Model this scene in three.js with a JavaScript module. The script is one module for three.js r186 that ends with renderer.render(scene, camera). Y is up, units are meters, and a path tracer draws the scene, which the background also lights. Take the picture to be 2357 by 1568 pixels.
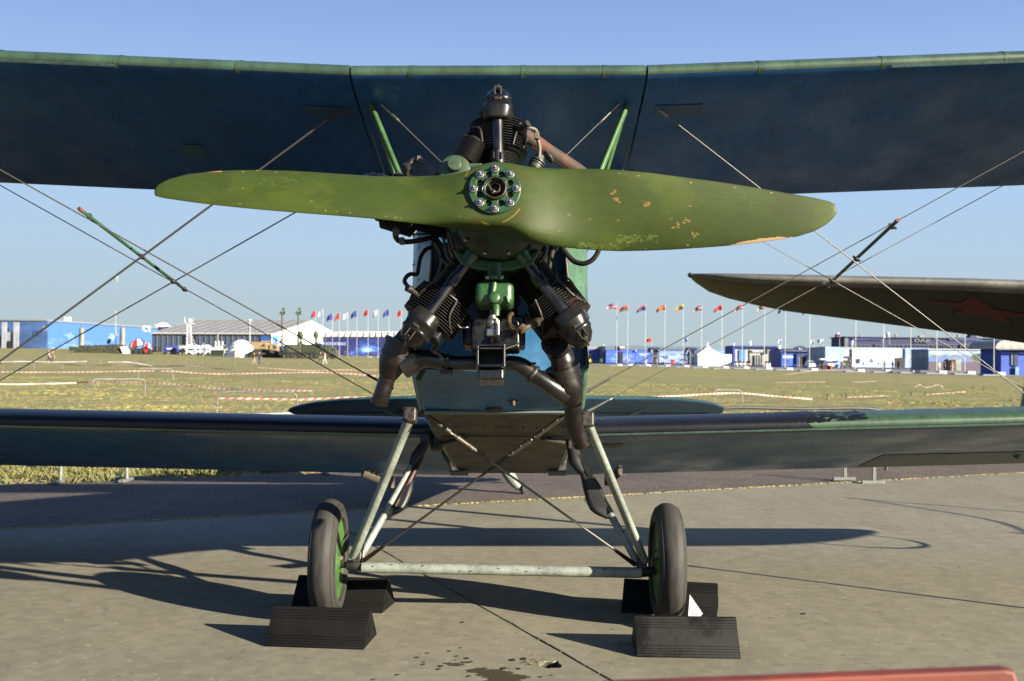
import * as THREE from 'three';
import { mergeGeometries, toCreasedNormals } from 'three/addons/utils/BufferGeometryUtils.js';
import { MarchingCubes } from 'three/addons/objects/MarchingCubes.js';
import { RoundedBoxGeometry } from 'three/addons/geometries/RoundedBoxGeometry.js';

// ---------- camera, sky, sun, exposure ----------
const scene = new THREE.Scene();
const EYE = 1.3;
const camera = new THREE.PerspectiveCamera(33.57, 1024 / 681, 0.05, 3000);
camera.position.set(0, EYE, 0);
camera.rotation.set(0.0158, 0, 0.012, 'YXZ');
camera.focus = 4.7; camera.userData.fStop = 5.8;
camera.updateMatrixWorld(true);
const renderer = new THREE.WebGLRenderer({ antialias: true });
renderer.toneMapping = THREE.LinearToneMapping;
renderer.toneMappingExposure = 4;
renderer.shadowMap.enabled = true;
const sun = new THREE.DirectionalLight(new THREE.Color().setRGB(1, 0.90, 0.72), 5);
sun.position.set(2.6 * 12, 12, 1.8 * 12); sun.target.position.set(0, 0, -6); sun.position.add(sun.target.position);
sun.castShadow = true; sun.shadow.mapSize.set(4096, 4096); sun.shadow.radius = 1;
Object.assign(sun.shadow.camera, { left: -30, right: 30, top: 30, bottom: -30, near: 1, far: 120 });
scene.add(sun, sun.target);
{ // clear morning sky: deep blue overhead, pale grey blue at the horizon
  const W = 512, H = 256, d = new Float32Array(W * H * 4), sd = new THREE.Vector3(2.6, 1, 1.8).normalize();
  const stops = [[0, .495, .59, .62], [.04, .485, .605, .665], [.09, .47, .63, .785], [.15, .43, .62, .88], [.21, .37, .56, .88], [.30, .265, .415, .77], [.45, .16, .30, .66], [1.01, .075, .17, .45]];
  for (let j = 0; j < H; j++) for (let i = 0; i < W; i++) {
    const el = ((j + .5) / H - .5) * Math.PI, az = ((i + .5) / W - .5) * 2 * Math.PI, y = Math.sin(el), h = Math.max(0, y);
    let k = 0; while (k < stops.length - 2 && h > stops[k + 1][0]) k++;
    const a = stops[k], b = stops[k + 1], t = (h - a[0]) / (b[0] - a[0]);
    const c = Math.cos(az) * Math.cos(el) * sd.x + y * sd.y + Math.sin(az) * Math.cos(el) * sd.z;
    const g = .0 + .45 * Math.pow(Math.max(0, c), 6) + 1.2 * Math.pow(Math.max(0, c), 40);
    const o = (j * W + i) * 4, gr = [.30, .27, .2];
    for (let q = 0; q < 3; q++) {
      let v = a[q + 1] + (b[q + 1] - a[q + 1]) * t + g * [1, .92, .8][q];
      if (y < 0) v = gr[q];
      d[o + q] = v / 4;
    }
    d[o + 3] = 1;
  }
  const t = new THREE.DataTexture(d, W, H, THREE.RGBAFormat, THREE.FloatType);
  t.mapping = THREE.EquirectangularReflectionMapping; t.magFilter = t.minFilter = THREE.LinearFilter; t.needsUpdate = true;
  scene.background = t; scene.environment = t;
}

// ---------- helpers ----------
let seed = 7;
const rnd = () => { seed |= 0; seed = seed + 0x6D2B79F5 | 0; let t = Math.imul(seed ^ seed >>> 15, 1 | seed); t = t + Math.imul(t ^ t >>> 7, 61 | t) ^ t; return ((t ^ t >>> 14) >>> 0) / 4294967296; };
const rr = (a, b) => a + (b - a) * rnd();
const V3 = (x, y, z) => new THREE.Vector3(x, y, z);
const lerp = (a, b, t) => a + (b - a) * t, sm = (a, b, x) => { const t = Math.min(1, Math.max(0, (x - a) / (b - a))); return t * t * (3 - 2 * t); };
const FOC = 2600, CX = 1178.5, CY = 784;
const ray = (x, y) => V3((x - CX) / FOC, -(y - CY) / FOC, -1).applyQuaternion(camera.quaternion);
const at = (x, y, d) => ray(x, y).multiplyScalar(d).add(camera.position);
const gnd = (x, y, h = 0) => { const r = ray(x, y); return r.multiplyScalar((h - EYE) / r.y).add(camera.position); };
// the biplane's own axes: x to the right, y up, z forward along the shaft, origin at the propeller
const alpha = 13.2 * Math.PI / 180;
const HUB = at(1140, 452, 4.06);
const aft = V3(.013 * Math.cos(alpha), -Math.sin(alpha), -Math.cos(alpha)).normalize();
const rgt = V3(1, .012, .013).addScaledVector(aft, -V3(1, .012, .013).dot(aft)).normalize();
const upp = rgt.clone().cross(aft).normalize();
const M = new THREE.Matrix4().makeBasis(rgt, upp, aft.clone().negate()).setPosition(HUB), Mi = M.clone().invert();
const eyeL = camera.position.clone().applyMatrix4(Mi);
const L = (x, y, s) => { const q = ray(x, y).transformDirection(Mi); return q.multiplyScalar((-s - eyeL.z) / q.z).add(eyeL); };
const toL = (p) => p.clone().applyMatrix4(Mi);
const z1 = (x, y, s) => L(835 + x * .2618, 181.5 + y * .2618, s), z2 = (x, y, s) => L(835 + x * .2779, 508.3 + y * .2779, s), z3 = (x, y, s) => L(835 + x * .3241, 871.3 + y * .3241, s);

const base = new WeakMap(), used = {};
const numbered = (n) => { used[n] = (used[n] ?? -1) + 1; return used[n] ? n + '_' + String(used[n]).padStart(3, '0') : n; };
function shadows(o) { o.castShadow = o.receiveShadow = true; return o; }
function thing(name, label, category, pos, group) {
  const o = new THREE.Group(); o.name = numbered(name); o.position.copy(pos); scene.add(o);
  o.userData = { label, category }; if (group) o.userData.group = group;
  base.set(o, pos.clone()); return o;
}
function part(name, geo, mat, parent, label) { // geometry in world coordinates
  const b = base.get(parent), g = Array.isArray(geo) ? merge(geo) : geo;
  const m = shadows(new THREE.Mesh(g.translate(-b.x, -b.y, -b.z), mat)); m.name = name; base.set(m, b);
  if (label) m.userData.label = label;
  parent.add(m); return m;
}
function struct(name, geo, mat) { const m = shadows(new THREE.Mesh(Array.isArray(geo) ? merge(geo) : geo, mat)); m.name = name; m.userData.kind = 'structure'; scene.add(m); return m; }
function merge(list) {
  const l = list.flat(9).map((g) => { const n = g.index ? g.toNonIndexed() : g; for (const k of Object.keys(n.attributes)) if (!['position', 'normal', 'uv'].includes(k)) n.deleteAttribute(k); if (!n.attributes.uv) n.setAttribute('uv', new THREE.BufferAttribute(new Float32Array(n.attributes.position.count * 2), 2)); if (!n.attributes.normal) n.computeVertexNormals(); return n; });
  return l.length === 1 ? l[0] : mergeGeometries(l);
}
function boxUV(g, k = 1) { // metres, each face along its own main axis
  if (Array.isArray(g)) g = merge(g);
  if (g.index) g = g.toNonIndexed();
  const p = g.attributes.position, uv = new Float32Array(p.count * 2), a = V3(), b = V3(), c = V3();
  for (let i = 0; i < p.count; i += 3) {
    a.fromBufferAttribute(p, i); b.fromBufferAttribute(p, i + 1).sub(a); c.fromBufferAttribute(p, i + 2).sub(a);
    const n = b.cross(c), ax = Math.abs(n.x), ay = Math.abs(n.y), az = Math.abs(n.z);
    for (let j = i; j < i + 3; j++) {
      const x = p.getX(j), y = p.getY(j), z = p.getZ(j);
      const [u, v] = ay >= ax && ay >= az ? [x, z] : ax >= az ? [z, y] : [x, y];
      uv[j * 2] = u * k; uv[j * 2 + 1] = v * k;
    }
  }
  g.setAttribute('uv', new THREE.BufferAttribute(uv, 2)); return g;
}
function loft(rings, { closed = true, cap = true, uvs } = {}) {
  const n = rings[0].length, pos = [], idx = [], uv = [];
  rings.forEach((r, i) => r.forEach((p, j) => { pos.push(p.x, p.y, p.z); const q = uvs ? uvs(p, i, j) : [p.x, p.y]; uv.push(q[0], q[1]); }));
  const m = closed ? n : n - 1;
  for (let i = 0; i < rings.length - 1; i++) for (let j = 0; j < m; j++) {
    const a = i * n + j, b = i * n + (j + 1) % n, c = a + n, d = b + n;
    idx.push(a, c, b, b, c, d);
  }
  if (cap && closed) for (const [i, f] of [[0, 1], [rings.length - 1, 0]]) {
    const c = rings[i].reduce((s, p) => s.add(p), V3()).divideScalar(n), k = pos.length / 3;
    rings[i].forEach((p) => { pos.push(p.x, p.y, p.z); uv.push(p.x, p.y); });
    pos.push(c.x, c.y, c.z); uv.push(c.x, c.y);
    for (let j = 0; j < n; j++) { const a = k + j, b = k + (j + 1) % n; f ? idx.push(a, b, k + n) : idx.push(b, a, k + n); }
  }
  const g = new THREE.BufferGeometry();
  g.setAttribute('position', new THREE.Float32BufferAttribute(pos, 3)); g.setAttribute('uv', new THREE.Float32BufferAttribute(uv, 2));
  g.setIndex(idx); g.computeVertexNormals(); return g;
}
function frameOf(d) { const z = d.clone().normalize(), x = (Math.abs(z.y) < .95 ? V3(0, 1, 0) : V3(1, 0, 0)).cross(z).normalize(); return [x, z.clone().cross(x), z]; }
function rod(p, q, r1, r2 = r1, n = 10, cap = true) {
  const [x, y] = frameOf(q.clone().sub(p)), ring = (c, r) => Array.from({ length: n }, (_, i) => c.clone().addScaledVector(x, Math.cos(i / n * 6.28319) * r).addScaledVector(y, Math.sin(i / n * 6.28319) * r));
  return loft([ring(p, r1), ring(q, r2)], { cap });
}
// a round bar through points, radius constant or per point
function tube(pts, r, n = 8, seg = 4) {
  const cv = new THREE.CatmullRomCurve3(pts, false, 'centripetal'), k = (pts.length - 1) * seg, rings = [];
  let x = frameOf(cv.getTangent(0))[0];
  for (let i = 0; i <= k; i++) {
    const t = i / k, c = cv.getPoint(t), d = cv.getTangent(t); x = x.addScaledVector(d, -x.dot(d)).normalize(); const y = d.clone().cross(x);
    const f = t * (pts.length - 1), a = Math.min(pts.length - 2, Math.floor(f)), ra = Array.isArray(r) ? lerp(r[a], r[a + 1], f - a) : r;
    rings.push(Array.from({ length: n }, (_, j) => c.clone().addScaledVector(x, Math.cos(j / n * 6.28319) * ra).addScaledVector(y, Math.sin(j / n * 6.28319) * ra)));
  }
  return loft(rings);
}
// streamlined strut between two points: long axis w (along dir f), short axis t
function strut(p, q, w, t, f, taper = 1) {
  const z = q.clone().sub(p).normalize(), x = f.clone().addScaledVector(z, -f.dot(z)).normalize(), y = z.clone().cross(x);
  const ring = (c, k) => Array.from({ length: 16 }, (_, i) => { const a = i / 16 * 6.28319; return c.clone().addScaledVector(x, Math.cos(a) * w * k * (Math.cos(a) < 0 ? 1.25 : 1)).addScaledVector(y, Math.sin(a) * t * k); });
  return loft([ring(p, taper), ring(p.clone().lerp(q, .08), 1), ring(p.clone().lerp(q, .92), 1), ring(q, taper)]);
}
function lathe(prof, n = 24) { return new THREE.LatheGeometry(prof.map(([r, y]) => new THREE.Vector2(r, y)), n); } // axis y
const along = (g, p, d) => { const [x, y, z] = frameOf(d); return g.applyMatrix4(new THREE.Matrix4().makeBasis(x, z, y.negate()).setPosition(p)); }; // lathe axis y to direction d
const bx = (x, y, z, w, h, d, r = 0) => (r ? new RoundedBoxGeometry(w, h, d, 2, r) : new THREE.BoxGeometry(w, h, d)).translate(x, y, z);
const shapeOf = (pts, holes = []) => { const s = new THREE.Shape(pts.map((p) => new THREE.Vector2(p[0], p[1]))); for (const h of holes) s.holes.push(new THREE.Path(h.map((p) => new THREE.Vector2(p[0], p[1])))); return s; };
const ext = (s, depth, bevel = 0) => new THREE.ExtrudeGeometry(s, bevel ? { depth, bevelEnabled: true, bevelSize: bevel, bevelThickness: bevel, bevelSegments: 2, curveSegments: 20 } : { depth, bevelEnabled: false, curveSegments: 20 });
const circ = (x, y, r, n = 16) => Array.from({ length: n }, (_, i) => [x + Math.cos(i / n * 6.28319) * r, y + Math.sin(i / n * 6.28319) * r]);

// ---------- procedural textures ----------
function noiseGrid(n, s) { const a = new Float32Array(n * n), o = seed; seed = s; for (let i = 0; i < n * n; i++) a[i] = rnd(); seed = o; return a; }
function vnoise(g, n, x, y) { const i = Math.floor(x), j = Math.floor(y), u = x - i, v = y - j, a = u * u * (3 - 2 * u), b = v * v * (3 - 2 * v), w = (p, q) => g[((q % n + n) % n) * n + ((p % n + n) % n)]; return lerp(lerp(w(i, j), w(i + 1, j), a), lerp(w(i, j + 1), w(i + 1, j + 1), a), b); }
const NG = [3, 5, 11, 17].map((s) => noiseGrid(256, s));
const fbm = (u, v, f, oct = 5, k = 0) => { let s = 0, a = .5, t = 0; for (let o = 0; o < oct; o++, f *= 2, a *= .5) { const p = Math.min(256, f); s += a * vnoise(NG[(o + k) % 4], p, (u * f) % p, (v * f) % p); t += a; } return s / t; };
function tex(W, H, f, srgb = true, wrap = true) {
  const d = new Uint8Array(W * H * 4);
  for (let j = 0; j < H; j++) for (let i = 0; i < W; i++) { const c = f(i / W, j / H, i, j), o = (j * W + i) * 4; d[o] = Math.max(0, Math.min(255, c[0] * 255)); d[o + 1] = Math.max(0, Math.min(255, c[1] * 255)); d[o + 2] = Math.max(0, Math.min(255, c[2] * 255)); d[o + 3] = 255; }
  const t = new THREE.DataTexture(d, W, H); if (srgb) t.colorSpace = THREE.SRGBColorSpace; if (wrap) t.wrapS = t.wrapT = THREE.RepeatWrapping;
  t.magFilter = THREE.LinearFilter; t.needsUpdate = true; return t;
}
function canvasTex(W, H, draw) { const c = document.createElement('canvas'); c.width = W; c.height = H; draw(c.getContext('2d'), W, H); const t = new THREE.CanvasTexture(c); t.colorSpace = THREE.SRGBColorSpace; t.wrapS = t.wrapT = THREE.RepeatWrapping; return t; }
const rep = (t, u, v = u) => { const c = t.clone(); c.repeat.set(u, v); c.needsUpdate = true; return c; };
const C = (r, g, b) => new THREE.Color().setRGB(r * .77, g * .77, b * .77);
const mat = (c, rough = .6, o = {}) => new THREE.MeshStandardMaterial({ color: Array.isArray(c) ? C(...c) : c, roughness: rough, metalness: 0, ...o });
const phys = (c, rough, o = {}) => new THREE.MeshPhysicalMaterial({ color: C(...c), roughness: rough, ...o });
// neutral wear maps that multiply a colour
const grime = tex(512, 512, (u, v) => { const a = fbm(u, v, 4, 6), b = fbm(u, v, 32, 3, 1); const k = .78 + .34 * (a - .5) * 2 * .6 + .12 * (b - .5) * 2 - (b > .72 ? (b - .72) * 1.2 : 0); return [k + .06, k + .05, k + .03]; });
const oily = tex(512, 512, (u, v) => { const a = fbm(u, v, 6, 5, 2), b = fbm(u, v, 48, 2); const k = a > .52 ? .95 : .95 - (.52 - a) * 2.4; const s = b > .66 ? .14 : 0; return [k + s, k * .97 + s * .8, k * .92 + s * .6]; });
const roughN = tex(256, 256, (u, v) => { const a = fbm(u, v, 8, 5, 1); const k = .55 + .8 * (a - .3); return [k, k, k]; }, false);
const rust = tex(256, 256, (u, v) => { const a = fbm(u, v, 5, 5, 3), b = fbm(u, v, 40, 3); const t = sm(.42, .62, a); return [lerp(.42, .62, t) + .16 * (b - .5), lerp(.36, .40, t) + .12 * (b - .5), lerp(.33, .28, t) + .1 * (b - .5)]; });
const M_ = {
  black: phys([.011, .011, .011], .46, { roughnessMap: roughN, map: oily, specularIntensity: .7 }),
  blackGloss: phys([.009, .009, .0095], .38, { clearcoat: .3, clearcoatRoughness: .3, roughnessMap: roughN, map: rep(oily, 3) }),
  fin: mat([.011, .0105, .010], .5),
  burnt: mat([.019, .014, .011], .55, { map: rep(rust, 4), roughnessMap: rep(roughN, 5) }),
  rustPipe: mat([.23, .185, .16], .75, { map: rep(rust, 5) }),
  green: phys([.030, .105, .028], .4, { map: rep(grime, 3), clearcoat: .2, clearcoatRoughness: .3 }),
  greenPaint: mat([.075, .165, .070], .42, { map: grime, roughnessMap: roughN }),
  strutGreen: mat([.062, .15, .055], .4, { map: rep(grime, 4) }),
  darkGreen: mat([.009, .034, .012], .42, { map: rep(oily, 3) }),
  grey: mat([.295, .34, .315], .45, { map: rep(grime, 3) }),
  steel: mat([.42, .41, .40], .35, { metalness: .9, map: grime }),
  brass: mat([.42, .32, .2], .35, { metalness: .8, map: oily }),
  darkSteel: mat([.05, .046, .042], .5, { metalness: .4, map: oily }),
  copper: mat([.085, .055, .036], .45, { metalness: .4, map: rep(rust, 6) }),
  wire: mat([.10, .095, .085], .4, { metalness: .55 }),
  wireLight: mat([.115, .11, .10], .45, { metalness: .4 }),
  hose: mat([.011, .011, .011], .5),
  hoseGrey: mat([.12, .105, .085], .6, { map: oily }),
  rubber: mat([.024, .0235, .023], .75, { map: rep(oily, 2) }),
  chock: phys([.007, .007, .0074], .7, { map: grime, specularIntensity: .3 }),
  white: mat([.75, .74, .72], .6), offWhite: mat([.6, .6, .6], .7), darkBox: mat([.006, .006, .006], .8),
};
// ================= THE BIPLANE =================
const plane = thing('biplane', 'green and blue vintage biplane seen nose on, with bare radial engine and wooden propeller', 'biplane', V3(-.05, 0, -5.6));
const A = (name, geo, m, parent = plane, label) => part(name, (Array.isArray(geo) ? merge(geo) : geo).applyMatrix4(M), m, parent, label);
const P3 = (a, s) => L(a[0], a[1], s);

// ---- wings ----
const wingGreen = phys([.050, .102, .062], .42, { map: rep(grime, 3), clearcoat: .25, clearcoatRoughness: .4 });
const fabricTex = tex(1024, 1024, (u, v) => { // painted fabric: streaks, scuffs and repaired patches
  const a = fbm(u, v, 3, 5), st = fbm(u * 4 % 1, v, 16, 4, 2), b = fbm(u, v, 60, 2, 1); let k = .85 + .18 * (a - .5) + .18 * (st - .5) + .10 * (b - .5);
  const sc = Math.abs(fbm(u, v, 7, 4, 3) - .5) < .004 && a > .5 ? .25 : 0; k += sc;
  const w = sm(.5, .75, fbm(u, v, 5, 4, 1)); return [k, k * lerp(1, .97, w), k * lerp(1, .94, w)];
});
const wingBlue = phys([.026, .110, .31], .6, { specularIntensity: .5, map: fabricTex, roughnessMap: roughN });
const lowBlue = mat([.031, .115, .245], .48, { map: fabricTex, roughnessMap: roughN });
const noseBlack = phys([.010, .011, .018], .42, { map: rep(grime, 2), specularIntensity: .7 });
function airfoil(n, t = .105, m = .035) { // from the upper trailing edge round the nose to the lower trailing edge
  const up = [], lo = [];
  for (let i = 0; i <= n; i++) { const c = Math.pow(i / n, 2), h = 5 * t * (.2969 * Math.sqrt(c) - .126 * c - .3516 * c * c + .2843 * c ** 3 - .1015 * c ** 4) + .0015, z = c < .35 ? m / .1225 * (.7 * c - c * c) : m / .4225 * (.3 + .7 * c - c * c); up.push([c, z + h]); lo.push([c, z - h]); }
  return [up, lo];
}
function wing(side, stations, o) { // stations: [x, yLE, sLE, chord]
  const [up, lo] = airfoil(22, o.t), k = up.findIndex((p) => p[0] > o.line), tan = Math.tan(o.inc);
  const pt = (st, p, sag) => V3(st[0], st[1] + p[1] * st[3] - tan * p[0] * st[3] + sag, -(st[2] + p[0] * st[3]));
  const ups = [], los = [];
  stations.forEach((st) => {
    const q = ((st[0] - o.rib0) / o.rib % 1 + 1) % 1, sag = Math.sin(q * Math.PI) ** 2 - 1, f = (p) => sm(.04, .2, p[0]) * (1 - sm(.85, 1, p[0]));
    const nose = lo.slice(0, k + 1);
    ups.push([...up.slice().reverse().map((p) => pt(st, p, -sag * -.004 * f(p))), ...nose.slice(1).map((p) => pt(st, p, 0))]);
    los.push(lo.slice(k).map((p) => pt(st, p, -sag * -.0035 * f(p) * 1)));
  });
  const uv = (p) => [p.x * .5, p.z * .5 + .37 * o.rib0];
  return [loft(ups, { closed: false, uvs: uv }), loft(los, { closed: false, uvs: uv }), stations.map((_, i) => [ups[i], los[i]])];
}
const endCap = (ring) => { // flat rib closing a panel
  const pts = [...ring[0], ...ring[1].slice(1)], c = pts.reduce((s, p) => s.add(p), V3()).divideScalar(pts.length), pos = [];
  pts.forEach((p, i) => { const q = pts[(i + 1) % pts.length]; pos.push(p.x, p.y, p.z, q.x, q.y, q.z, c.x, c.y, c.z); });
  const g = new THREE.BufferGeometry(); g.setAttribute('position', new THREE.Float32BufferAttribute(pos, 3)); g.computeVertexNormals(); return g;
};
function panel(name, xs, le, o) {
  const st = xs.map(le), [u, l, ends] = wing(0, st, o);
  const m = A(name, [u, endCap(ends[0]), endCap(ends[ends.length - 1])], o.top);
  A('underside', l, o.under, m); return m;
}
const span = (a, b, n) => Array.from({ length: n + 1 }, (_, i) => lerp(a, b, i / n));
const tipped = (x, tip, r) => { const d = Math.min(1, Math.max(0, (Math.abs(x) - (tip - r)) / r)); return Math.sqrt(Math.max(.0004, 1 - d * d)); };
const CH = 1.62, UI = { t: .1, line: .005, inc: .03, rib: .31, rib0: .02, top: wingGreen, under: wingBlue };
const uLE = (x, y0, x0, dih) => { const k = tipped(x, 5.6, .9); return [x, y0 + Math.abs(x - x0) * dih - .03, 1.21 + (1 - k) * CH * .45, CH * k]; };
const tipXs = (a, tip) => [...span(a, Math.sign(tip) * (Math.abs(tip) - .9), 48), ...[.3, .5, .65, .78, .88, .95, .985, .999].map((t) => Math.sign(tip) * (Math.abs(tip) - .9 + .9 * t))];
const centre = panel('upper_wing_centre', span(-.742, .698, 16), (x) => uLE(x, 1.163, x, 0), UI);
const outL = panel('upper_wing', tipXs(-.752, -5.6).reverse(), (x) => uLE(x, 1.165, -.752, .0495), UI);
const outR = panel('upper_wing', tipXs(.71, 5.6), (x) => uLE(x, 1.163, .71, .0395), UI);
// slats covering the leading-edge plywood joints and drag-wire tapes
for (const [p, x0, y0, d, sgn] of [[outL, -.752, 1.165, .0495, -1], [outR, .71, 1.163, .0395, 1], [centre, 0, 1.163, 0, 1]]) {
  const xs = p === centre ? [-.45, .1, .5] : [.55, 1.15, 1.75, 2.5].map((v) => x0 + sgn * v);
  for (const x of xs) { const [up, lo] = airfoil(22, .1), q = [...up.slice(0, 8).reverse(), ...lo.slice(1, 4)], le = uLE(x, y0, x0, d); const r = [-.012, .012].map((e) => q.map((a) => V3(x + e, le[1] + a[1] * CH - .03 * a[0] * CH + (a[1] > 0 ? .0012 : -.0012), -(1.21 + a[0] * CH) + .0014))); A('seam_tape', loft(r, { closed: false }), wingGreen, p); }
}
const LI = { t: .105, line: .022, inc: .018, rib: .31, rib0: .02, top: wingGreen, under: lowBlue };
const lLE = (x, y0, x0, dih) => { const k = tipped(x, 5.05, .85); return [x, y0 + Math.abs(x - x0) * dih - .032, 2.21 + (1 - k) * CH * .45, CH * k]; };
const lowL = panel('lower_wing', tipXs(-.38, -5.05).reverse(), (x) => lLE(x, -.447, -.38, .0205), LI);
const lowR = panel('lower_wing', tipXs(.385, 5.05), (x) => lLE(x, -.445, .385, .0275), LI);
// black anti-wear paint along the inner leading edges of the lower wing
for (const [p, x0, y0, d, sg, end] of [[lowL, -.38, -.447, .0205, -1, 2.6], [lowR, .385, -.445, .0275, 1, 1.24]]) {
  const [up, lo] = airfoil(22, .105), q = [...up.slice(0, 10).reverse(), ...lo.slice(1, 4)], rings = [], xs = span(0, end, 40);
  xs.forEach((v, i) => { const le = lLE(x0 + sg * v, y0, x0, d); rings.push(q.map((a, k) => V3(x0 + sg * v + (i > 36 ? sg * (i - 36) * .06 * (fbm(.3, (k * .071) % 1, 16, 3) - .4) : 0), le[1] + a[1] * CH - .018 * a[0] * CH + (a[1] > 0 ? .0016 : -.0014), -(2.21 + a[0] * CH) + .002))); });
  A('leading_edge_paint', loft(sg > 0 ? rings : rings.reverse(), { closed: false, uvs: (p) => [p.x, p.z] }), noseBlack, p);
}
for (const [p, x0, y0, d, sg, end] of [[lowL, -.38, -.447, .0205, -1, 2.6], [lowR, .385, -.445, .0275, 1, 1.24]]) { const [up] = airfoil(22, .105), fk = []; for (let i = 0; i < 420; i++) { const v = end - .12 + Math.pow(rnd(), 2.2) * .45, x = x0 + sg * v, le = lLE(x, y0, x0, d), k = Math.floor(rr(1, 8)), t = rnd(), c = lerp(up[k][0], up[k + 1][0], t), h = lerp(up[k][1], up[k + 1][1], t); const n = V3(0, up[k + 1][0] - up[k][0], up[k + 1][1] - up[k][1]).normalize(), s = rr(.004, .014); const o = new THREE.CircleGeometry(s, 7); o.applyQuaternion(new THREE.Quaternion().setFromUnitVectors(V3(0, 0, 1), n)); fk.push(o.scale(rr(.8, 2), 1, 1).translate(x, le[1] + h * CH - .018 * c * CH + n.y * .003, -(2.21 + c * CH) + n.z * .003)); } A('paint_flecks', fk, noseBlack, p).userData.kind = 'stuff'; }
// aileron gap and hinge line near the right border, doped patches under the wings
const patchMat = mat([.030, .085, .20], .5, { map: fabricTex });
const under = (st, c, t, inc) => { const z = c < .35 ? .035 / .1225 * (.7 * c - c * c) : .035 / .4225 * (.3 + .7 * c - c * c), h = 5 * t * (.2969 * Math.sqrt(c) - .126 * c - .3516 * c * c + .2843 * c ** 3 - .1015 * c ** 4) + .0015; const g = ((st[0] - .02) / .31 % 1 + 1) % 1, sag = (Math.sin(g * Math.PI) ** 2 - 1) * .0035 * sm(.04, .2, c) * (1 - sm(.85, 1, c)); return V3(st[0], st[1] + (z - h) * st[3] - inc * c * st[3] - .0035 + sag, -(st[2] + c * st[3])); };
function patch(p, le, xa, xb, ca, cb, t, inc, m, name) {
  const cs = [ca, ...airfoil(22, t)[1].map((q) => q[0]).filter((c) => c > ca + .005 && c < cb - .005), cb], rings = span(xa, xb, Math.ceil((xb - xa) / .05)).map((x) => { const st = le(x); return cs.map((c) => under(st, c, t, inc)); });
  A(name, loft(rings, { closed: false, uvs: (q) => [q.x, q.z] }), m, p);
}
const uR = (x) => uLE(x, 1.163, .71, .0395), uL = (x) => uLE(x, 1.165, -.752, .0495), lR = (x) => lLE(x, -.445, .385, .0275), lL = (x) => lLE(x, -.447, -.38, .0205);
patch(outR, uR, .78, 1.02, .19, .27, .1, .03, patchMat, 'inspection_patch'); patch(outL, uL, -1.02, -.8, .20, .28, .1, .03, patchMat, 'inspection_patch');
patch(outL, uL, -1.85, -1.72, .55, .66, .1, .03, mat([.04, .13, .17], .5, { map: fabricTex }), 'fabric_patch');
patch(lowR, lR, .42, .66, .13, .21, .105, .018, mat([.10, .085, .06], .6, { map: oily }), 'inspection_patch');
patch(lowR, lR, 2.35, 3.6, .62, .99, .105, .018, mat([.075, .115, .135], .5, { map: fabricTex }), 'aileron_skin');
{ const edge = mat([.15, .27, .29], .5, { map: rep(grime, 3) }), strip = (p, le, xa, xb, t, inc) => { const lo = airfoil(40, t)[1].slice(3, 6); A('sunlit_paint_edge', loft(span(xa, xb, Math.ceil(Math.abs(xb - xa) / .08)).map((x) => { const st = le(x); return lo.map((q) => V3(x, st[1] + q[1] * st[3] - inc * q[0] * st[3] - .0035, -(st[2] + q[0] * st[3]) + .0045)); }), { closed: false, uvs: (q) => [q.x, q.y] }), edge, p); };  // paler strip paints in the sun catching the underside paint at the nose
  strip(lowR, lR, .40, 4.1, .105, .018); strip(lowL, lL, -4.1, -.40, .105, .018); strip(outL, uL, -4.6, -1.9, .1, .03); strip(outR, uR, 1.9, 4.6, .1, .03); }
for (const [p, le, sg] of [[lowR, lR, 1], [lowL, lL, -1]]) for (const x of span(.42, .56, 4)) { const s = le(sg * x); A('wing_bolt', bx(s[0], s[1] + .066, -(2.30), .018, .012, .02, .003), M_.darkSteel, p); }

// ---- fuselage ----
const sideTex = tex(512, 512, (u, v) => { const a = fbm(u, v, 5, 5), b = fbm(u, v, 50, 2, 1); const t = sm(.42, .5, v + .22 * (fbm(u, v, 10, 4, 2) - .5)); const k = .86 + .3 * (a - .5) + .1 * (b - .5); return [lerp(.46, .36, t) * k, lerp(.60, .52, t) * k, lerp(.66, .36, t) * k]; });
const fusGreen = mat([.10, .21, .13], .4, { map: grime, roughnessMap: roughN });
const fusBlue = mat([.042, .165, .36], .5, { map: grime, roughnessMap: roughN });
const fusSide = mat([.24, .38, .43], .34, { map: grime, roughnessMap: roughN });
const belly = mat([.075, .062, .042], .6, { map: rep(oily, 1.6) });
function section(s, w, yt, yb, r, n = 10) { // rounded top, square bottom
  const p = []; for (let i = 0; i <= n; i++) { const a = Math.PI * i / n; p.push(V3(Math.cos(a) * w, yt - .17 + Math.sin(a) * .17 * (w / .37), -s)); }
  p.push(...[.25, .5, .7, .85].map((t) => V3(-w, lerp(yt - .17, yb + r, t), -s)), V3(-w, yb + r, -s), V3(-w + r * .3, yb + r * .3, -s), V3(-w + r, yb, -s));
  const low = [V3(w - r, yb, -s), V3(w - r * .3, yb + r * .3, -s), V3(w, yb + r, -s), ...[.85, .7, .5, .25].map((t) => V3(w, lerp(yt - .17, yb + r, t), -s))];
  return [p.slice(n >> 1), [...low, ...p.slice(0, (n >> 1) + 1)], [p[p.length - 1], low[0]]];
}
const secs = [[.66, .366, .27, -.43, .03], [.8, .37, .30, -.455, .02], [.86, .372, .31, -.465, .02], [1.26, .375, .34, -.545, .02], [2.4, .38, .42, -.53, .03], [3.9, .36, .46, -.49, .03], [5.2, .2, .42, -.30, .03], [6.7, .04, .40, -.10, .02], [7.3, .015, .38, -.02, .005]].map((a) => section(...a));
const pinch = (y) => lerp(.76, 1, sm(-.22, -.43, y)), hw = (s, y) => s < .86 ? lerp(.366 * pinch(y), lerp(.37, .372, (s - .8) / .06), sm(.66, .86, s)) : .374;
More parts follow.
